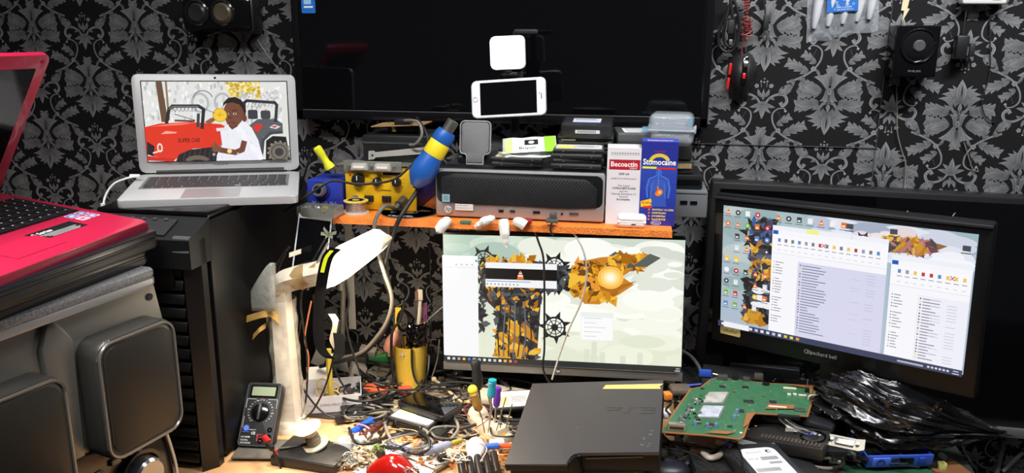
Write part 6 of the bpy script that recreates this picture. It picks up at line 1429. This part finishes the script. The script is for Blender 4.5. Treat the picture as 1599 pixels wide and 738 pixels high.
for k, pts in enumerate(([(1010, 712), (1040, 690), (1080, 694), (1110, 704), (1140, 690)], [(1035, 680), (1060, 700), (1090, 712), (1130, 740)], [(1036, 618), (1048, 628), (1040, 640), (1052, 650)], [(1150, 690), (1158, 712), (1162, 735)])):
    q = [Z(x, y, .052-.004*(i % 2)+.004*k) for i, (x, y) in enumerate(pts)]
    obj('loose_cable', G().tube(q, .0024, 6), RUB, label=['black cable crossing the cloth below the green board', 'black cable slanting from console to the black case', 'short black lead between console and green board', 'black lead beside the labelled drive left edge'][k], cat='cable')
slab('orange_plug', 'small orange and cream plug between console and green board', 'plug', 1042, 622, .06, (.016, .02, .014), 20, mat('plug_orange', (220, 130, 50), .4))
slab('fabric_scrap', 'taupe fabric scrap behind the green board left edge', 'fabric', 1062, 612, .055, (.045, .04, .014), 10, mat('taupe_cloth', (92, 82, 70), .8, bump=.4, bscale=100), bev=.006)
slab('white_plug', 'white plug lying between console and green board', 'plug', 1040, 650, .045, (.018, .03, .014), 12, WHITE, bev=.004)
# graphics card: dark board with metal port bracket
gc = thing('graphics_card', 'black graphics card with a metal port bracket right of the labelled drive', 'graphics card', Matrix.Translation(Z(1245, 690, .045)) @ rotm(4, -6, -24))
obj('cooler', G().box((-.02, -.01, .008), (.155, .075, .026), bev=.004), mat('cooler_black', (42, 40, 38), .45), gc)
g = G()
for k in range(16): g.box((-.055+k*.007, -.038, .0225), (.004, .014, .004))
obj('cooler_fins', g, mat('fin_brown', (86, 76, 66), .5, .3), gc)
obj('fan_ring', G().lathe([(.020, 0), (.024, 0), (.024, .003), (.020, .003)], 26, TR((.032, -.008, .020))), BLKG, gc)
obj('fan_hub', G().lathe([(0, .003), (.009, .002), (.010, 0)], 20, TR((.032, -.008, .020))), BLK, gc)
obj('upper_socket', G().box((-.02, .022, .024), (.026, .008, .006), bev=.002), DSTEEL, gc)
bkm = Matrix.Translation(Z(1286, 684, .064)) @ rotm(35, 0, -17) @ Matrix.Scale(1.2, 4)
pb_ = thing('port_bracket', 'dull metal port bracket with blue and white video sockets beside the black bag', 'bracket', bkm)
obj('plate', G().prism([(-.058, -.010), (.052, -.010), (.060, -.006), (.060, .012), (.048, .010), (-.050, .010), (-.058, .014)], -.0008, .0008), mat('bracket_dull', (140, 134, 122), .4, .6, var=.15), pb_)
obj('video_socket_blue', G().prism([(-.034, -.0055), (-.012, -.0055), (-.010, .005), (-.036, .005)], 0, .005, bev=.0006), DSTEEL, pb_); obj('blue_insert', G().box((-.023, 0, .005), (.017, .006, .001)), mat('vga_blue', (50, 60, 170), .4), pb_)
obj('hdmi_socket', G().box((.002, 0, .002), (.016, .006, .004)), BLKG, pb_)
obj('video_socket_white', G().prism([(.018, -.0055), (.044, -.0055), (.046, .005), (.016, .005)], 0, .005, bev=.0006), STEEL, pb_); obj('white_insert', G().box((.031, 0, .005), (.019, .005, .001)), IVORY, pb_)
for x in (-.042, -.006, .012, .050): obj('hex_screw', G().cyl((x, 0, 0), (x, 0, .006), .0026, n=6), STEEL, pb_)
q = [Z(1215, 652, .085), Z(1228, 664, .08), Z(1245, 672, .075), Z(1262, 678, .07)]
for k in range(4): obj('silver_wire', G().tube([p+V((.004*k, .003*k, .001*k)) for p in q], .0012, 6), [STEEL, RUB, RUBG, RUB][k], label='one of the thin leads running under the green board right arm', cat='wire', group='thin leads under the board arm')
slab('plastic_shell', 'curved dark plastic shell between green board and black bag', 'plastic part', 1268, 664, .06, (.085, .04, .016), -24, mat('shell_dark', (36, 36, 40), .35), bev=.006)
# under-layer: mixed board pieces, blue caddy
slab('green_board', 'dark green circuit board lying flat under the blue caddy', 'circuit board', 1400, 722, .0, (.24, .13, .004), 6, PCBD)
for k, (px, py, sx, sy, h, m_, lb) in enumerate(((1300, 722, .018, .010, .012, IVORY, 'cream connector on the flat green board front'), (1470, 733, .014, .012, .016, mat('pale_yellow_plastic', (200, 196, 110), .4), 'pale yellow capacitor at the right end of the flat green board'), (1455, 728, .026, .022, .012, BLK, 'cluster of black parts on the flat green board'))):
    slab('component', lb, 'electronic part', px, py, .0045, (sx, sy, h), 8, m_)
obj('board_corner', G().prism([(-.03, -.03), (.04, -.035), (.02, .03), (-.05, .035)], 0, .003), mat('brown_board', (120, 78, 50), .5), M=Matrix.Translation(Z(1478, 728, .004)), label='brown corner of a board at the desk end below the bag', cat='board')
cy_ = thing('drive_caddy', 'blue plastic drive caddy under the black bag', 'caddy', Matrix.Translation(Z(1398, 722, .012)) @ rotm(8, 0, 12))
CB = mat('caddy_blue', (52, 86, 186), .35, var=.06)
g = G(); g.box((0, -.012, .014), (.128, .004, .026), bev=.001); g.box((0, .03, .002), (.128, .085, .004)); g.box((-.063, .03, .012), (.003, .085, .022)); g.box((.063, .03, .012), (.003, .085, .022))
obj('frame', g, CB, cy_)
obj('front_latch', G().box((-.038, -.0155, .014), (.036, .004, .020), bev=.002), mat('caddy_blue_light', (76, 112, 208), .35), cy_)
obj('opening', G().box((.012, -.0145, .015), (.026, .002, .013)), BLKG, cy_); obj('latch_ridge', G().box((.042, -.0150, .014), (.012, .004, .016), bev=.001), mat('caddy_blue_dark', (40, 66, 160), .4), cy_)
obj('ring', G().lathe([(.006, 0), (.009, 0), (.009, .002), (.006, .002)], 20, TR((-.04, -.0165, .014), 90)), mat('caddy_blue_dark', (1, 1, 1)), cy_)

# ------------------------------------------------------------------ black plastic bag
bc_ = P(1388, 648, -.36)
def bagf(u, v):
    th = 2*pi*u; ph = pi*(v*.999+.0005)-pi/2
    x, y, z = cos(th)*cos(ph), sin(th)*cos(ph), sin(ph)
    # pulled out to a tail on the right
    kn = V((1.25, -.35, -.02)); d0 = V((x, y, z))-kn; ang = atan2(d0.z, d0.x*.6+d0.y); dist = d0.length
    f1 = abs(noise.noise(V((ang*3.4, dist*.5, 3.1))))+.35*abs(noise.noise(V((ang*9, dist*.8, 7.7))))
    f2 = abs(noise.noise(V((x*1.3+1, y*1.4, z*2.6)))); f3 = abs(noise.noise(V((x*2.2, z*7+x*2.5, 4))))
    r = 1.06-.42*f1-.22*f2-.16*f3-.16*max(0, 1-abs(z+.12-.25*x)*7)*(x > -.7)
    X = x*.148*r; Y = y*.085*r; Z_ = z*.075*r
    if x > .25: t_ = (x-.25)/.75; k_ = 1-.82*t_**1.3; Y *= k_; Z_ *= k_; X += .075*t_**1.6; Z_ += .008*t_; Y -= .02*t_
    if x < -.1 : Z_ += .022*min(1, (-x-.1)/.6)
    Z_ = max(Z_, -.045+.012*f2)
    return V((X, Y, Z_))
g = G(); g.sheet(bagf, 200, 110, wrapu=True)
bg_ = obj('plastic_bag', g, mat('black_polythene', (15, 15, 17), .27, bump=.12, bscale=30, spec=.8), M=Matrix.Translation(bc_), label='crumpled black plastic bag with a twisted tail under the tilted monitor', cat='bag', ang=60)
bg_.rotation_euler = (0, radians(4), radians(-4))
g = G(); g.sheet(lambda u, v: V((.02*u-.006, .004*noise.noise(V((u*5, v*4, 0))), .03*v*(1-.4*u)+.004*sin(9*u))) , 12, 12)
obj('knot_ear', g, mat('black_polythene', (1, 1, 1)), bg_, Matrix.Translation((.055, -.05, .034)) @ rotm(10, 20, 15), solid=.001)
q = [P(1494, 655, -.2), P(1500, 690, -.25), P(1515, 720, -.3), P(1530, 742, -.3)]
obj('dangling_cable', G().tube(q, .002, 6), RUB, label='black cable hanging off the desk end right of the bag', cat='cable')
for a_, b_, r, m_, lb in (((1568, 686), (1555, 745), .006, mat('stick_grey', (92, 90, 88), .6), 'grey rod hanging below the low television'), ((1597, 706), (1566, 735), .005, mat('stick_pale', (130, 128, 124), .6), 'pale slanted rod below the low television at the right edge')):
    obj('wall_rod', G().tube([P(*a_, -.012), P(*b_, -.012)], r, 10, sm=0), m_, label=lb, cat='rod')

# ------------------------------------------------------------------ middle of the bench
hp_ = hdd25(Matrix.Translation(Z(652, 655, .0205)) @ rotm(0, 0, -18) @ Matrix.Diagonal((1.0, 1.0, 1.3, 1)), 'hard drive with a white label sticking out under the glossy black phone')
slab('black_box', 'black box carrying the hard drive and the glossy phone', 'box', 668, 672, .0, (.11, .075, .020), -18, BLKM)
p0 = [onp(Matrix.Translation((0, 0, .048)), *q) for q in ((617, 623), (655, 611), (727, 634), (688, 653))]
ctr = V((sum(p[0] for p in p0)/4, sum(p[1] for p in p0)/4, .0))
ang_ = atan2(p0[2][1]-p0[1][1], p0[2][0]-p0[1][0]); wl = (V(p0[2])-V(p0[1])).length; dl_ = (V(p0[1])-V(p0[0])).length
t = thing('phone', 'glossy black slab like phone lying on the white labelled drive', 'phone', Matrix.Translation((ctr.x, ctr.y, .037)) @ rotm(0, 0, degrees(ang_)))
obj('body', G().prism(rrect(max(wl, .11), max(dl_, .068), .008, 5), 0, .011, bev=.002), BLK, t); obj('glass_top', G().prism(rrect(max(wl, .11)-.008, max(dl_, .068)-.008, .006, 5), .011, .0122, bev=.0004), GLASSB, t)
a = Art(); a.rect(.0, 0, .022, .02, (170, 195, 215)); a.build('display_glare_label', PRINT, t, TR((.026, -.028, .0124))) if False else None

mM = Matrix.Translation(Z(612, 742, .004)) @ rotm(0, 0, 62)
rm = thing('computer_mouse', 'glossy red and black computer mouse at the bottom edge of the bench', 'mouse', mM)
g = mouse_body(.105, .062, .040); obj('red_shell', g, mat('mouse_red', (150, 18, 12), .15, coat=1), rm, rotm(0, 0, 200))
obj('black_side', G().box((.0, -.012, .010), (.058, .07, .014), bev=.006), BLKG, rm)
obj('wheel', G().cyl((-.004, .028, .034), (.004, .028, .034), .009, n=16), BLK, rm)
pp_ = slab('printed_paper', 'white printed sheet under the red mouse', 'paper', 628, 722, .0015, (.14, .13, .001), -12, CARD)
a = Art(); a.rect(-.06, .045, -.03, .05, (60, 60, 120)); [a.rect(-.05+.006*k, .028, -.047+.006*k, .042, (40, 50, 130)) for k in range(3)]; a.build('printed_text', PRINT, pp_, TR((0, 0, .0012)))
# metal frame with clear screwdriver on it
fr_ = thing('mounting_bracket', 'flat metal frame holding a white card beside the red mouse', 'frame', Matrix.Translation(Z(680, 712, .006)) @ rotm(0, 0, -30))
obj('rail', G().box((-.042, 0, .004), (.010, .095, .006), bev=.001), DSTEEL, fr_); obj('rail', G().box((.040, .0, .004), (.008, .085, .006), bev=.001), DSTEEL, fr_)
obj('card', G().box((0, -.0, .002), (.076, .075, .0012)), mat('card_cream', (216, 206, 186), .6), fr_)
p0, p1 = Z(662, 706, .026), Z(716, 688, .026); ax = p1-p0
sd = thing('screwdriver', 'clear handled screwdriver with olive tip lying on the metal frame', 'screwdriver', Matrix.Translation(p0) @ ax.to_track_quat('Z', 'Y').to_matrix().to_4x4())
obj('handle', G().lathe([(0, 0), (.007, .001), (.009, .01), (.008, .05), (.006, .058), (0, .058)], 12), mat('clear_blue_grey', (150, 156, 176), .15, alpha=.75), sd)
obj('shaft', G().cyl((0, 0, .055), (0, 0, ax.length+.01), .0022), STEEL, sd); obj('sleeve', G().cyl((0, 0, .062), (0, 0, .085), .0045), mat('olive_plastic', (150, 140, 50), .45), sd)
t = thing('binder_clip', 'small black metal binder clip on the white card', 'clip', Matrix.Translation(Z(693, 716, .012)) @ rotm(0, 0, 40))
obj('clip_body', G().prism([(-.012, 0), (.012, 0), (.009, .009), (-.009, .009)], -.006, .006, M=rotm(90)), BLK, t); obj('wire_handle', G().tube([V((-.006, .004, .009)), V((-.008, .012, .014)), V((0, .018, .016)), V((.008, .012, .014)), V((.006, .004, .009))], .0009, 6), STEEL, t)
# white led bulb, translucent tool rack with screwdrivers
bM2 = Matrix.Translation(Z(742, 706, .022)) @ rotm(0, 0, 8) @ rotm(-72, 0, 0) 
wbb = thing('light_bulb', 'white frosted bulb lying among the leads left of the console', 'bulb', bM2)
obj('globe', G().lathe([(.006, -.03), (.009, -.022), (.015, -.004), (.019, .008), (.019, .018), (.013, .028), (0, .032)], 24), mat('bulb_white', (240, 234, 224), .35), wbb)
obj('cap', G().lathe([(0, -.042), (.006, -.042), (.0065, -.030), (.006, -.028)], 16), IVORY, wbb)
rk = thing('tool_rack', 'translucent cream plastic rack holding small screwdrivers left of the console', 'tool rack', Matrix.Translation(Z(765, 682, .0)) @ rotm(0, 0, -38))
CR = mat('translucent_cream', (220, 200, 172), .3, alpha=.92)
obj('block', G().box((0, 0, .020), (.085, .035, .034), bev=.006), CR, rk); obj('base_block', G().box((.03, -.002, .012), (.05, .045, .024), bev=.004), CR, rk); obj('end_dome', G().sph((-.045, .008, .026), (.026, .022, .026)), CR, rk)
g = G()
for k in range(5): g.cyl((-.03+.014*k, .006, .0368), (-.03+.014*k, .006, .0378), .004)
obj('hole_row', g, BLK, rk)
def driver(name, label, p_, q_, rh, hl, mh, ms, cap=None):
    """handle end at q_, tip at p_"""
    ax = q_-p_; t = thing(name, label, 'screwdriver', Matrix.Translation(p_) @ ax.to_track_quat('Z', 'Y').to_matrix().to_4x4()); Ln = ax.length
    obj('handle', G().lathe([(rh*.5, Ln-hl), (rh*.9, Ln-hl*.9), (rh, Ln-hl*.6), (rh*.8, Ln-hl*.3), (rh, Ln-hl*.1), (rh*.7, Ln), (0, Ln)], 10), mh, t)
    obj('shaft', G().cyl((0, 0, 0), (0, 0, Ln-hl), .0018, n=8), ms, t)
    if cap: obj('end_cap', G().lathe([(rh*.95, Ln-.002), (rh*.95, Ln+.002), (0, Ln+.003)], 14), cap, t)
    return t
driver('screwdriver', 'black handled screwdriver standing upright before the monitor chin', P(752, 640, -.36), P(742, 562, -.36), .0115, .062, BLKM, BLK)
driver('screwdriver', 'teal handled screwdriver standing in the cream rack', P(764, 666, -.45), P(769, 594, -.45), .0088, .036, mat('teal_plastic', (30, 140, 160), .35), STEEL, mat('teal_plastic', (1, 1, 1)))
driver('screwdriver', 'purple handled screwdriver standing beside the teal one', P(772, 662, -.43), P(778, 604, -.43), .0078, .044, mat('purple_plastic', (110, 50, 170), .35), STEEL)
driver('screwdriver', 'amber handled tool with bright yellow ball end left of the teal screwdriver', P(752, 652, -.42), P(739, 612, -.42), .010, .042, mat('amber_brown', (150, 112, 50), .35), STEEL)
obj('yellow_ball', G().sph((0, 0, 0), .0102), mat('ball_yellow', (240, 214, 50), .45), M=Matrix.Translation(P(738, 608, -.42)), label='bright yellow ball on the end of the amber tool', cat='ball')
for k, (x0_, y0_, x1_, y1_) in enumerate(((775, 672, 790, 620), (781, 668, 783, 640), (768, 640, 762, 676), (790, 668, 800, 630), (757, 676, 752, 650))):
    obj('steel_pick', G().tube([P(x0_, y0_, -.47), P(x1_, y1_, -.462)], .0013, 6, sm=0), STEEL, label='one of the thin steel picks standing in the cream rack', cat='pick', group='steel picks in the cream rack')
q = [P(765, 655, -.46), P(740, 662, -.47), P(718, 668, -.47), P(700, 672, -.48)]
t = obj('black_stylus', G().tube([P(744, 662, -.47), P(717, 670, -.48)], .0035, 8, sm=0), BLKM, label='short black stylus lying against the cream rack', cat='stylus')
for pts, m_, lb in (([(733, 650), (724, 640), (730, 632), (742, 628), (756, 634), (768, 645), (758, 658), (742, 668)], mat('red_wire', (150, 30, 40), .5), 'thin dark red wire looping over the cream rack'), ([(705, 720), (722, 695), (745, 690), (760, 700), (750, 720)], RUBW, 'thin white wire over the frosted bulb'), ([(600, 690), (640, 700), (615, 712), (588, 716)], mat('blue_wire', (60, 80, 140), .5), 'thin blue wire trailing over the printed sheet')):
    obj('thin_wire', G().tube([Z(x, y, .045 if y < 700 else .03) for x, y in pts], .0009, 6), m_, label=lb, cat='wire')
# light grey board with drive behind the rack
slab('plastic_plate', 'flat cream plastic panel behind the screwdrivers', 'panel', 785, 622, .012, (.11, .085, .012), -12, mat('cream_panel', (190, 178, 156), .5))
hdd25(Matrix.Translation(Z(800, 628, .030)) @ rotm(6, 0, 18), 'small hard drive with printed label between screwdrivers and console')
# coils of usb lead around the glossy phone
loops = [([(600, 655), (604, 672), (614, 690), (630, 700), (650, 696), (668, 676), (655, 668)], .0032, 'grey usb lead looping in front of the glossy phone'), ([(560, 648), (590, 640), (612, 642), (600, 668), (592, 690), (612, 700), (640, 690)], .0028, 'black lead coiling left of the white labelled drive'),
         ([(545, 668), (555, 690), (580, 692), (600, 684), (622, 678), (640, 672)], .0030, 'black lead curving below the strapped cells'), ([(655, 672), (668, 682), (670, 700), (655, 708)], .0028, 'black lead end diving off the front of the black box'),
         ([(690, 664), (705, 650), (716, 668), (700, 690), (688, 706)], .0034, 'flat grey lead crossing right of the glossy phone'), ([(560, 560), (590, 566), (612, 572), (600, 590), (575, 585), (560, 600), (590, 622), (625, 610)], .0034, 'thick black lead tangled left of the yellow cup'),
         ([(545, 545), (560, 575), (590, 596), (620, 600), (640, 615)], .0026, 'black lead running behind the orange pliers'), ([(560, 620), (600, 610), (650, 608), (700, 606), (740, 612)], .0026, 'black lead lying across the bench before the monitor foot'),
         ([(565, 530), (585, 555), (600, 560), (625, 555)], .0036, 'black lead arching just left of the yellow cup rim'), ([(680, 600), (712, 596), (745, 600), (790, 612)], .003, 'black lead near the monitor foot left side'), ([(700, 585), (730, 590), (790, 590), (840, 600)], .003, 'black lead behind the console back edge')]
for k, (pts, r, lb) in enumerate(loops):
    z_ = .012+.006*(k % 4); obj('coiled_lead', G().tube([Z(x, y, z_+.01*sin(i*1.3)+.006) for i, (x, y) in enumerate(pts)], r, 8), RUB if 'grey' not in lb else RUBG, label=lb, cat='cable')
# pliers and other bits left of the cup
t = thing('pliers', 'orange handled pliers lying behind the white box', 'pliers', Matrix.Translation(Z(585, 606, .014)) @ rotm(0, 0, -6))
OR_ = mat('orange_red_plastic', (220, 84, 40), .4)
obj('handle', G().tube([V((-.02, .004, 0)), V((.005, .009, .002)), V((.035, .006, 0))], .008, 10), OR_, t); obj('handle', G().tube([V((-.02, -.006, 0)), V((.01, -.010, .002)), V((.038, -.008, 0))], .008, 10), OR_, t); obj('jaw', G().box((-.035, 0, 0), (.03, .014, .007), bev=.002), STEEL, t)
slab('red_clip', 'clear red plastic clip just in front of the yellow cup', 'clip', 632, 613, .01, (.03, .025, .014), 20, mat('red_clear', (200, 70, 60), .3), bev=.004)
slab('black_grid', 'black ribbed vent grid slanting behind the cells', 'grid', 572, 634, .012, (.11, .04, .006), 28, BLKM)
slab('dark_bar', 'long dark bar in front of the white box', 'bar', 560, 652, .006, (.10, .022, .01), 30, BLK)
g = G(); g.prism([(-.04, -.004), (-.02, -.010), (.03, -.009), (.042, .0), (.03, .009), (-.02, .006)], 0, .002)
obj('metal_plate', g, mat('olive_grey_metal', (150, 148, 130), .4, .4), M=Matrix.Translation(Z(605, 642, .022)) @ rotm(0, 0, 24), label='leaf shaped grey metal plate left of the glossy phone', cat='plate')
p0, p1 = Z(678, 592, .03), Z(722, 628, .012)
t = obj('wooden_stick', G().tube([p0, p1], [.0035, .003], 8, sm=0), mat('stick_tan', (170, 150, 118), .6), label='tan stick with a knob end lying before the monitor', cat='stick')
obj('stick_knob', G().sph(p0-t.location, .0065), mat('stick_tan', (1, 1, 1)), t, Matrix())
slab('brown_wallet', 'dusty brown leather piece under the tan stick', 'case', 690, 618, .0, (.12, .06, .010), -8, mat('dusty_brown', (104, 92, 78), .7, var=.25, vscale=30), bev=.004)
slab('grey_pouch', 'dusty grey sheet lying behind the brown piece', 'sheet', 660, 604, .0, (.10, .05, .006), 12, mat('dusty_grey', (92, 88, 80), .7, var=.2, vscale=30))
obj('green_pcb_scrap', G().box((0, 0, 0), (.05, .012, .02), bev=.001), mat('scrap_green', (40, 110, 60), .5), M=Matrix.Translation(Z(590, 560, .03)) @ rotm(20, -12, 0), label='dark green scrap board behind the cables left of the cup', cat='circuit board')
for k, (px, py, m_, lb, rz) in enumerate(((748, 668, OR_, 'orange pen like bit under the cream rack', -30), (778, 682, mat('plug_yellow', (240, 170, 30), .4), 'yellow and white plug left of the console front', -6), (768, 700, mat('blue_bit', (60, 100, 190), .4), 'small blue cap right of the frosted bulb', 20), (742, 718, OR_, 'orange wedge at the bottom under the frosted bulb', 10), (790, 700, OR_, 'orange block beside the console front corner', 0), (776, 694, CARD, 'white printed tag beside the console left edge', 12))):
    slab('small_plug', lb, 'plug', px, py, .012+.004*(k % 3), (.030, .012, .010), rz, m_, bev=.003)
for k in range(5):
    a_ = Z(728+13*k, 742-3*k, .012); b_ = a_+V((-.018, .034, .010)); a_ = a_+V((0, -.02, 0))
    obj('battery_cell', G().tube([a_, b_], .0075, 14, sm=0), mat('cell_black', (34, 30, 28), .35), label=['leftmost of the five black cells at the bottom edge left of the console', 'second from the left of the five black cells at the bottom edge', 'middle one of the five black cells at the bottom edge', 'second from the right of the five black cells at the bottom edge', 'rightmost black cell, nearest the console corner'][k], cat='battery', group='black cells left of the console front')
# front monitor cables
q = [P(833, 352, -.352), P(840, 375, -.36), P(848, 400, -.36), P(850, 440, -.34), P(850, 500, -.32), P(850, 545, -.31), P(848, 575, -.30), P(858, 598, -.30)]
obj('hanging_cable', G().tube(q, .0022, 8), RUB, label='black cable hanging from the shelf down the monitor front', cat='cable')
q = [P(886, 352, -.352), P(900, 370, -.37), P(912, 395, -.37), P(916, 430, -.36), P(908, 470, -.35), P(890, 510, -.34), P(875, 550, -.33), P(862, 592, -.33)]
obj('hanging_cable', G().tube(q, .0019, 8), mat('pale_grey_cable', (190, 186, 172), .45), label='pale cable bowing across the monitor front', cat='cable')
q = [P(1060, 545, -.1), P(1078, 555, -.12), P(1090, 570, -.16), P(1094, 580, -.2)]
obj('thick_lead', G().tube(q, .004, 8), mat('grey_cable_sheath2', (84, 82, 84), .5), label='grey lead dropping behind the monitor right edge', cat='cable')

# ------------------------------------------------------------------ loose small parts nobody could count
R = random.Random(21)
pal = [((196, 170, 120), 'tan'), ((60, 56, 50), 'dark'), ((190, 188, 180), 'silver'), ((140, 110, 60), 'brass')]
def scatter(name, label, n, regions, sz, m_, zmax):
    g = G()
    for k in range(n):
        (x0_, y0_, x1_, y1_) = R.choice(regions); p = Z(x0_+R.random()*(x1_-x0_), y0_+R.random()*(y1_-y0_), 0)
        h = sz*(.3+R.random()); s_ = (sz*(.5+1.6*R.random()), sz*(.4+.8*R.random()), sz*(.2+.5*R.random()))
        p.z = s_[2]*.6+.001+R.random()*zmax
        q_ = R.random()
        if q_ < .6: g.box(p, s_, R=rotm(R.random()*25, R.random()*25, R.random()*180))
        elif q_ < .8: g.cyl(p, p+V(((R.random()-.5)*sz*3, (R.random()-.5)*sz*3, R.random()*sz)), sz*.25, n=8)
        else:
            t0 = R.random()*6; g.tube([p+V((sz*2*cos(t0+j*1.1)*(1+.3*j), sz*1.5*sin(t0+j), .002*j)) for j in range(4)], sz*.10, 5, sm=4)
    o = obj(name, g, m_, label=label, cat='small parts', kind='stuff'); return o
reg = [(560, 655, 800, 735), (520, 690, 600, 738), (690, 600, 800, 700), (600, 600, 760, 640), (540, 600, 620, 660)]
for (c, nm), n in zip(pal, (150, 190, 130, 70)):
    scatter('scattered_components', {'tan': 'tan and cream loose bits scattered over the lit bench', 'dark': 'dark loose electronic bits scattered over the bench', 'silver': 'silvery screws and bits scattered over the bench', 'brass': 'brassy bits scattered over the bench'}[nm], n, reg, .008 if nm != 'brass' else .006, mat('loose_'+nm, c, .4, .6 if nm in ('silver', 'brass') else 0, var=.3, vscale=60), .012)
reg2 = [(1010, 690, 1170, 738), (1140, 660, 1300, 720), (1240, 600, 1300, 680), (1290, 700, 1480, 738), (1040, 600, 1110, 640)]
for c, nm, n in (((40, 40, 42), 'black', 190), ((120, 118, 112), 'grey', 60), ((70, 60, 50), 'brown', 60)):
    scatter('scattered_components', nm+' loose parts and broken bits heaped round the green board and the bag', n, reg2, .013, mat('heap_'+nm, c, .4, .3, var=.3, vscale=40), .03)
# dusty clutter under and behind the monitors
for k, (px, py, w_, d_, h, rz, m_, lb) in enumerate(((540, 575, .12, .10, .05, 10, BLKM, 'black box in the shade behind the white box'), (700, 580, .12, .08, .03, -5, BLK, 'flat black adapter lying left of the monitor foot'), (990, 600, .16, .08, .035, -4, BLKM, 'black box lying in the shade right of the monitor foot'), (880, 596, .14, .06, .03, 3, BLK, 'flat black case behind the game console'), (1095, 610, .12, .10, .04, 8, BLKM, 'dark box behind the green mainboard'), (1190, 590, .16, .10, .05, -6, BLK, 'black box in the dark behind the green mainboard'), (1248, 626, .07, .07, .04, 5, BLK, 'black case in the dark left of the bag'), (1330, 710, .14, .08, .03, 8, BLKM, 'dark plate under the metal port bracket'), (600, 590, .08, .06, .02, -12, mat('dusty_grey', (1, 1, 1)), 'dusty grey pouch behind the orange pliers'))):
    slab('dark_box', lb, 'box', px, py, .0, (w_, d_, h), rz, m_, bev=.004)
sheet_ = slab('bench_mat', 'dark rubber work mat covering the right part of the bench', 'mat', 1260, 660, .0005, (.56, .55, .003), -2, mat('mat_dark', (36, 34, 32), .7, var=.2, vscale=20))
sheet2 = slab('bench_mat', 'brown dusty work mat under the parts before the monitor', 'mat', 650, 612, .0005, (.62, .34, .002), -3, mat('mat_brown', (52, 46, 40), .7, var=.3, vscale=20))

# ------------------------------------------------------------------ more of the tangle between lamp, cup and console
R = random.Random(33)
spots = [('between the white box and the cup', 545, 590), ('behind the white box', 520, 575), ('left of the orange pliers', 560, 610), ('under the lamp head', 545, 565), ('in front of the yellow cup', 625, 622), ('beside the dark bar', 570, 645), ('behind the glossy phone', 680, 612), ('left of the monitor foot', 700, 590), ('before the monitor foot', 760, 600), ('round the white labelled drive', 640, 690), ('by the metal frame', 700, 675), ('right of the cream rack', 795, 665), ('behind the cream rack', 740, 640), ('between green board and bag', 1285, 660), ('before the metal port bracket', 1290, 722), ('left of the labelled hard drive', 1140, 725)]
words = ['black lead knotted ', 'thin dark lead curled ', 'looped black lead lying ']
for k, (wh, px, py) in enumerate(spots):
    for j in range(2):
        a0 = R.random()*6; rr = 14+R.random()*16; pts = []
        for i in range(8):
            t = a0+i*.95; q = rr*(.6+.5*R.random()); x_ = px+q*1.7*cos(t)+8*(R.random()-.5)*j; y_ = py+q*.62*sin(t)
            pts.append(Z(x_, y_, .008+.03*R.random()))
        obj('tangled_lead', G().tube(pts, .0016+.0014*R.random(), 6), RUB if (k+j) % 5 else RUBG, label=('thicker ' if j else '')+words[k % 3]+wh, cat='cable')
# grey plastic pieces in the shade behind the white box
for px, py, z_, d_, rot, lb in ((528, 566, .045, (.055, .004, .04), (10, 0, -20), 'grey plastic plate standing behind the white box'), (558, 578, .03, (.035, .03, .03), (0, 20, 30), 'grey folded bracket right of the white box flap'), (500, 556, .06, (.03, .003, .05), (0, 25, 10), 'pale grey sliver leaning behind the lamp strap'), (575, 548, .05, (.04, .02, .02), (20, 10, 0), 'grey wedge above the dark green scrap')):
    obj('plastic_piece', G().box((0, 0, 0), d_, bev=.001), mat('shade_grey_plastic', (128, 126, 120), .5), M=Matrix.Translation(Z(px, py, z_)) @ rotm(*rot), label=lb, cat='plastic part')
scatter('scattered_components', 'dark and grey bits lying behind the white box and cup', 120, [(480, 560, 620, 600), (540, 590, 640, 640), (660, 590, 760, 620)], .010, mat('loose_dark', (1, 1, 1)), .02)
scatter('scattered_components', 'cream and white plastic crumbs round the cream rack', 110, [(690, 640, 800, 735), (540, 680, 590, 735)], .009, mat('crumb_cream', (214, 200, 174), .45), .018)
scatter('scattered_components', 'fine copper coloured snippets on the bright bench front', 90, [(540, 680, 800, 738)], .006, mat('snip_copper', (190, 110, 50), .35, .6), .014)
# curly bare wires
for k, (px, py, m_, lb) in enumerate(((585, 700, mat('green_yellow_wire', (110, 140, 50), .5), 'yellow green wires bunched left of the printed sheet'), (640, 735, STEEL, 'bare curly wire at the bottom edge right of the red mouse'), (720, 715, mat('wire_white', (220, 216, 205), .5), 'white curly wire left of the frosted bulb'), (795, 715, mat('wire_orange', (214, 120, 40), .5), 'orange curly wire at the console front left corner'))):
    q = [Z(px+22*(R.random()-.5)*1.4, py+16*(R.random()-.5), .01+.03*R.random()) for _ in range(16)]
    obj('curly_wire', G().tube(q, .0009, 5), m_, label=lb, cat='wire')
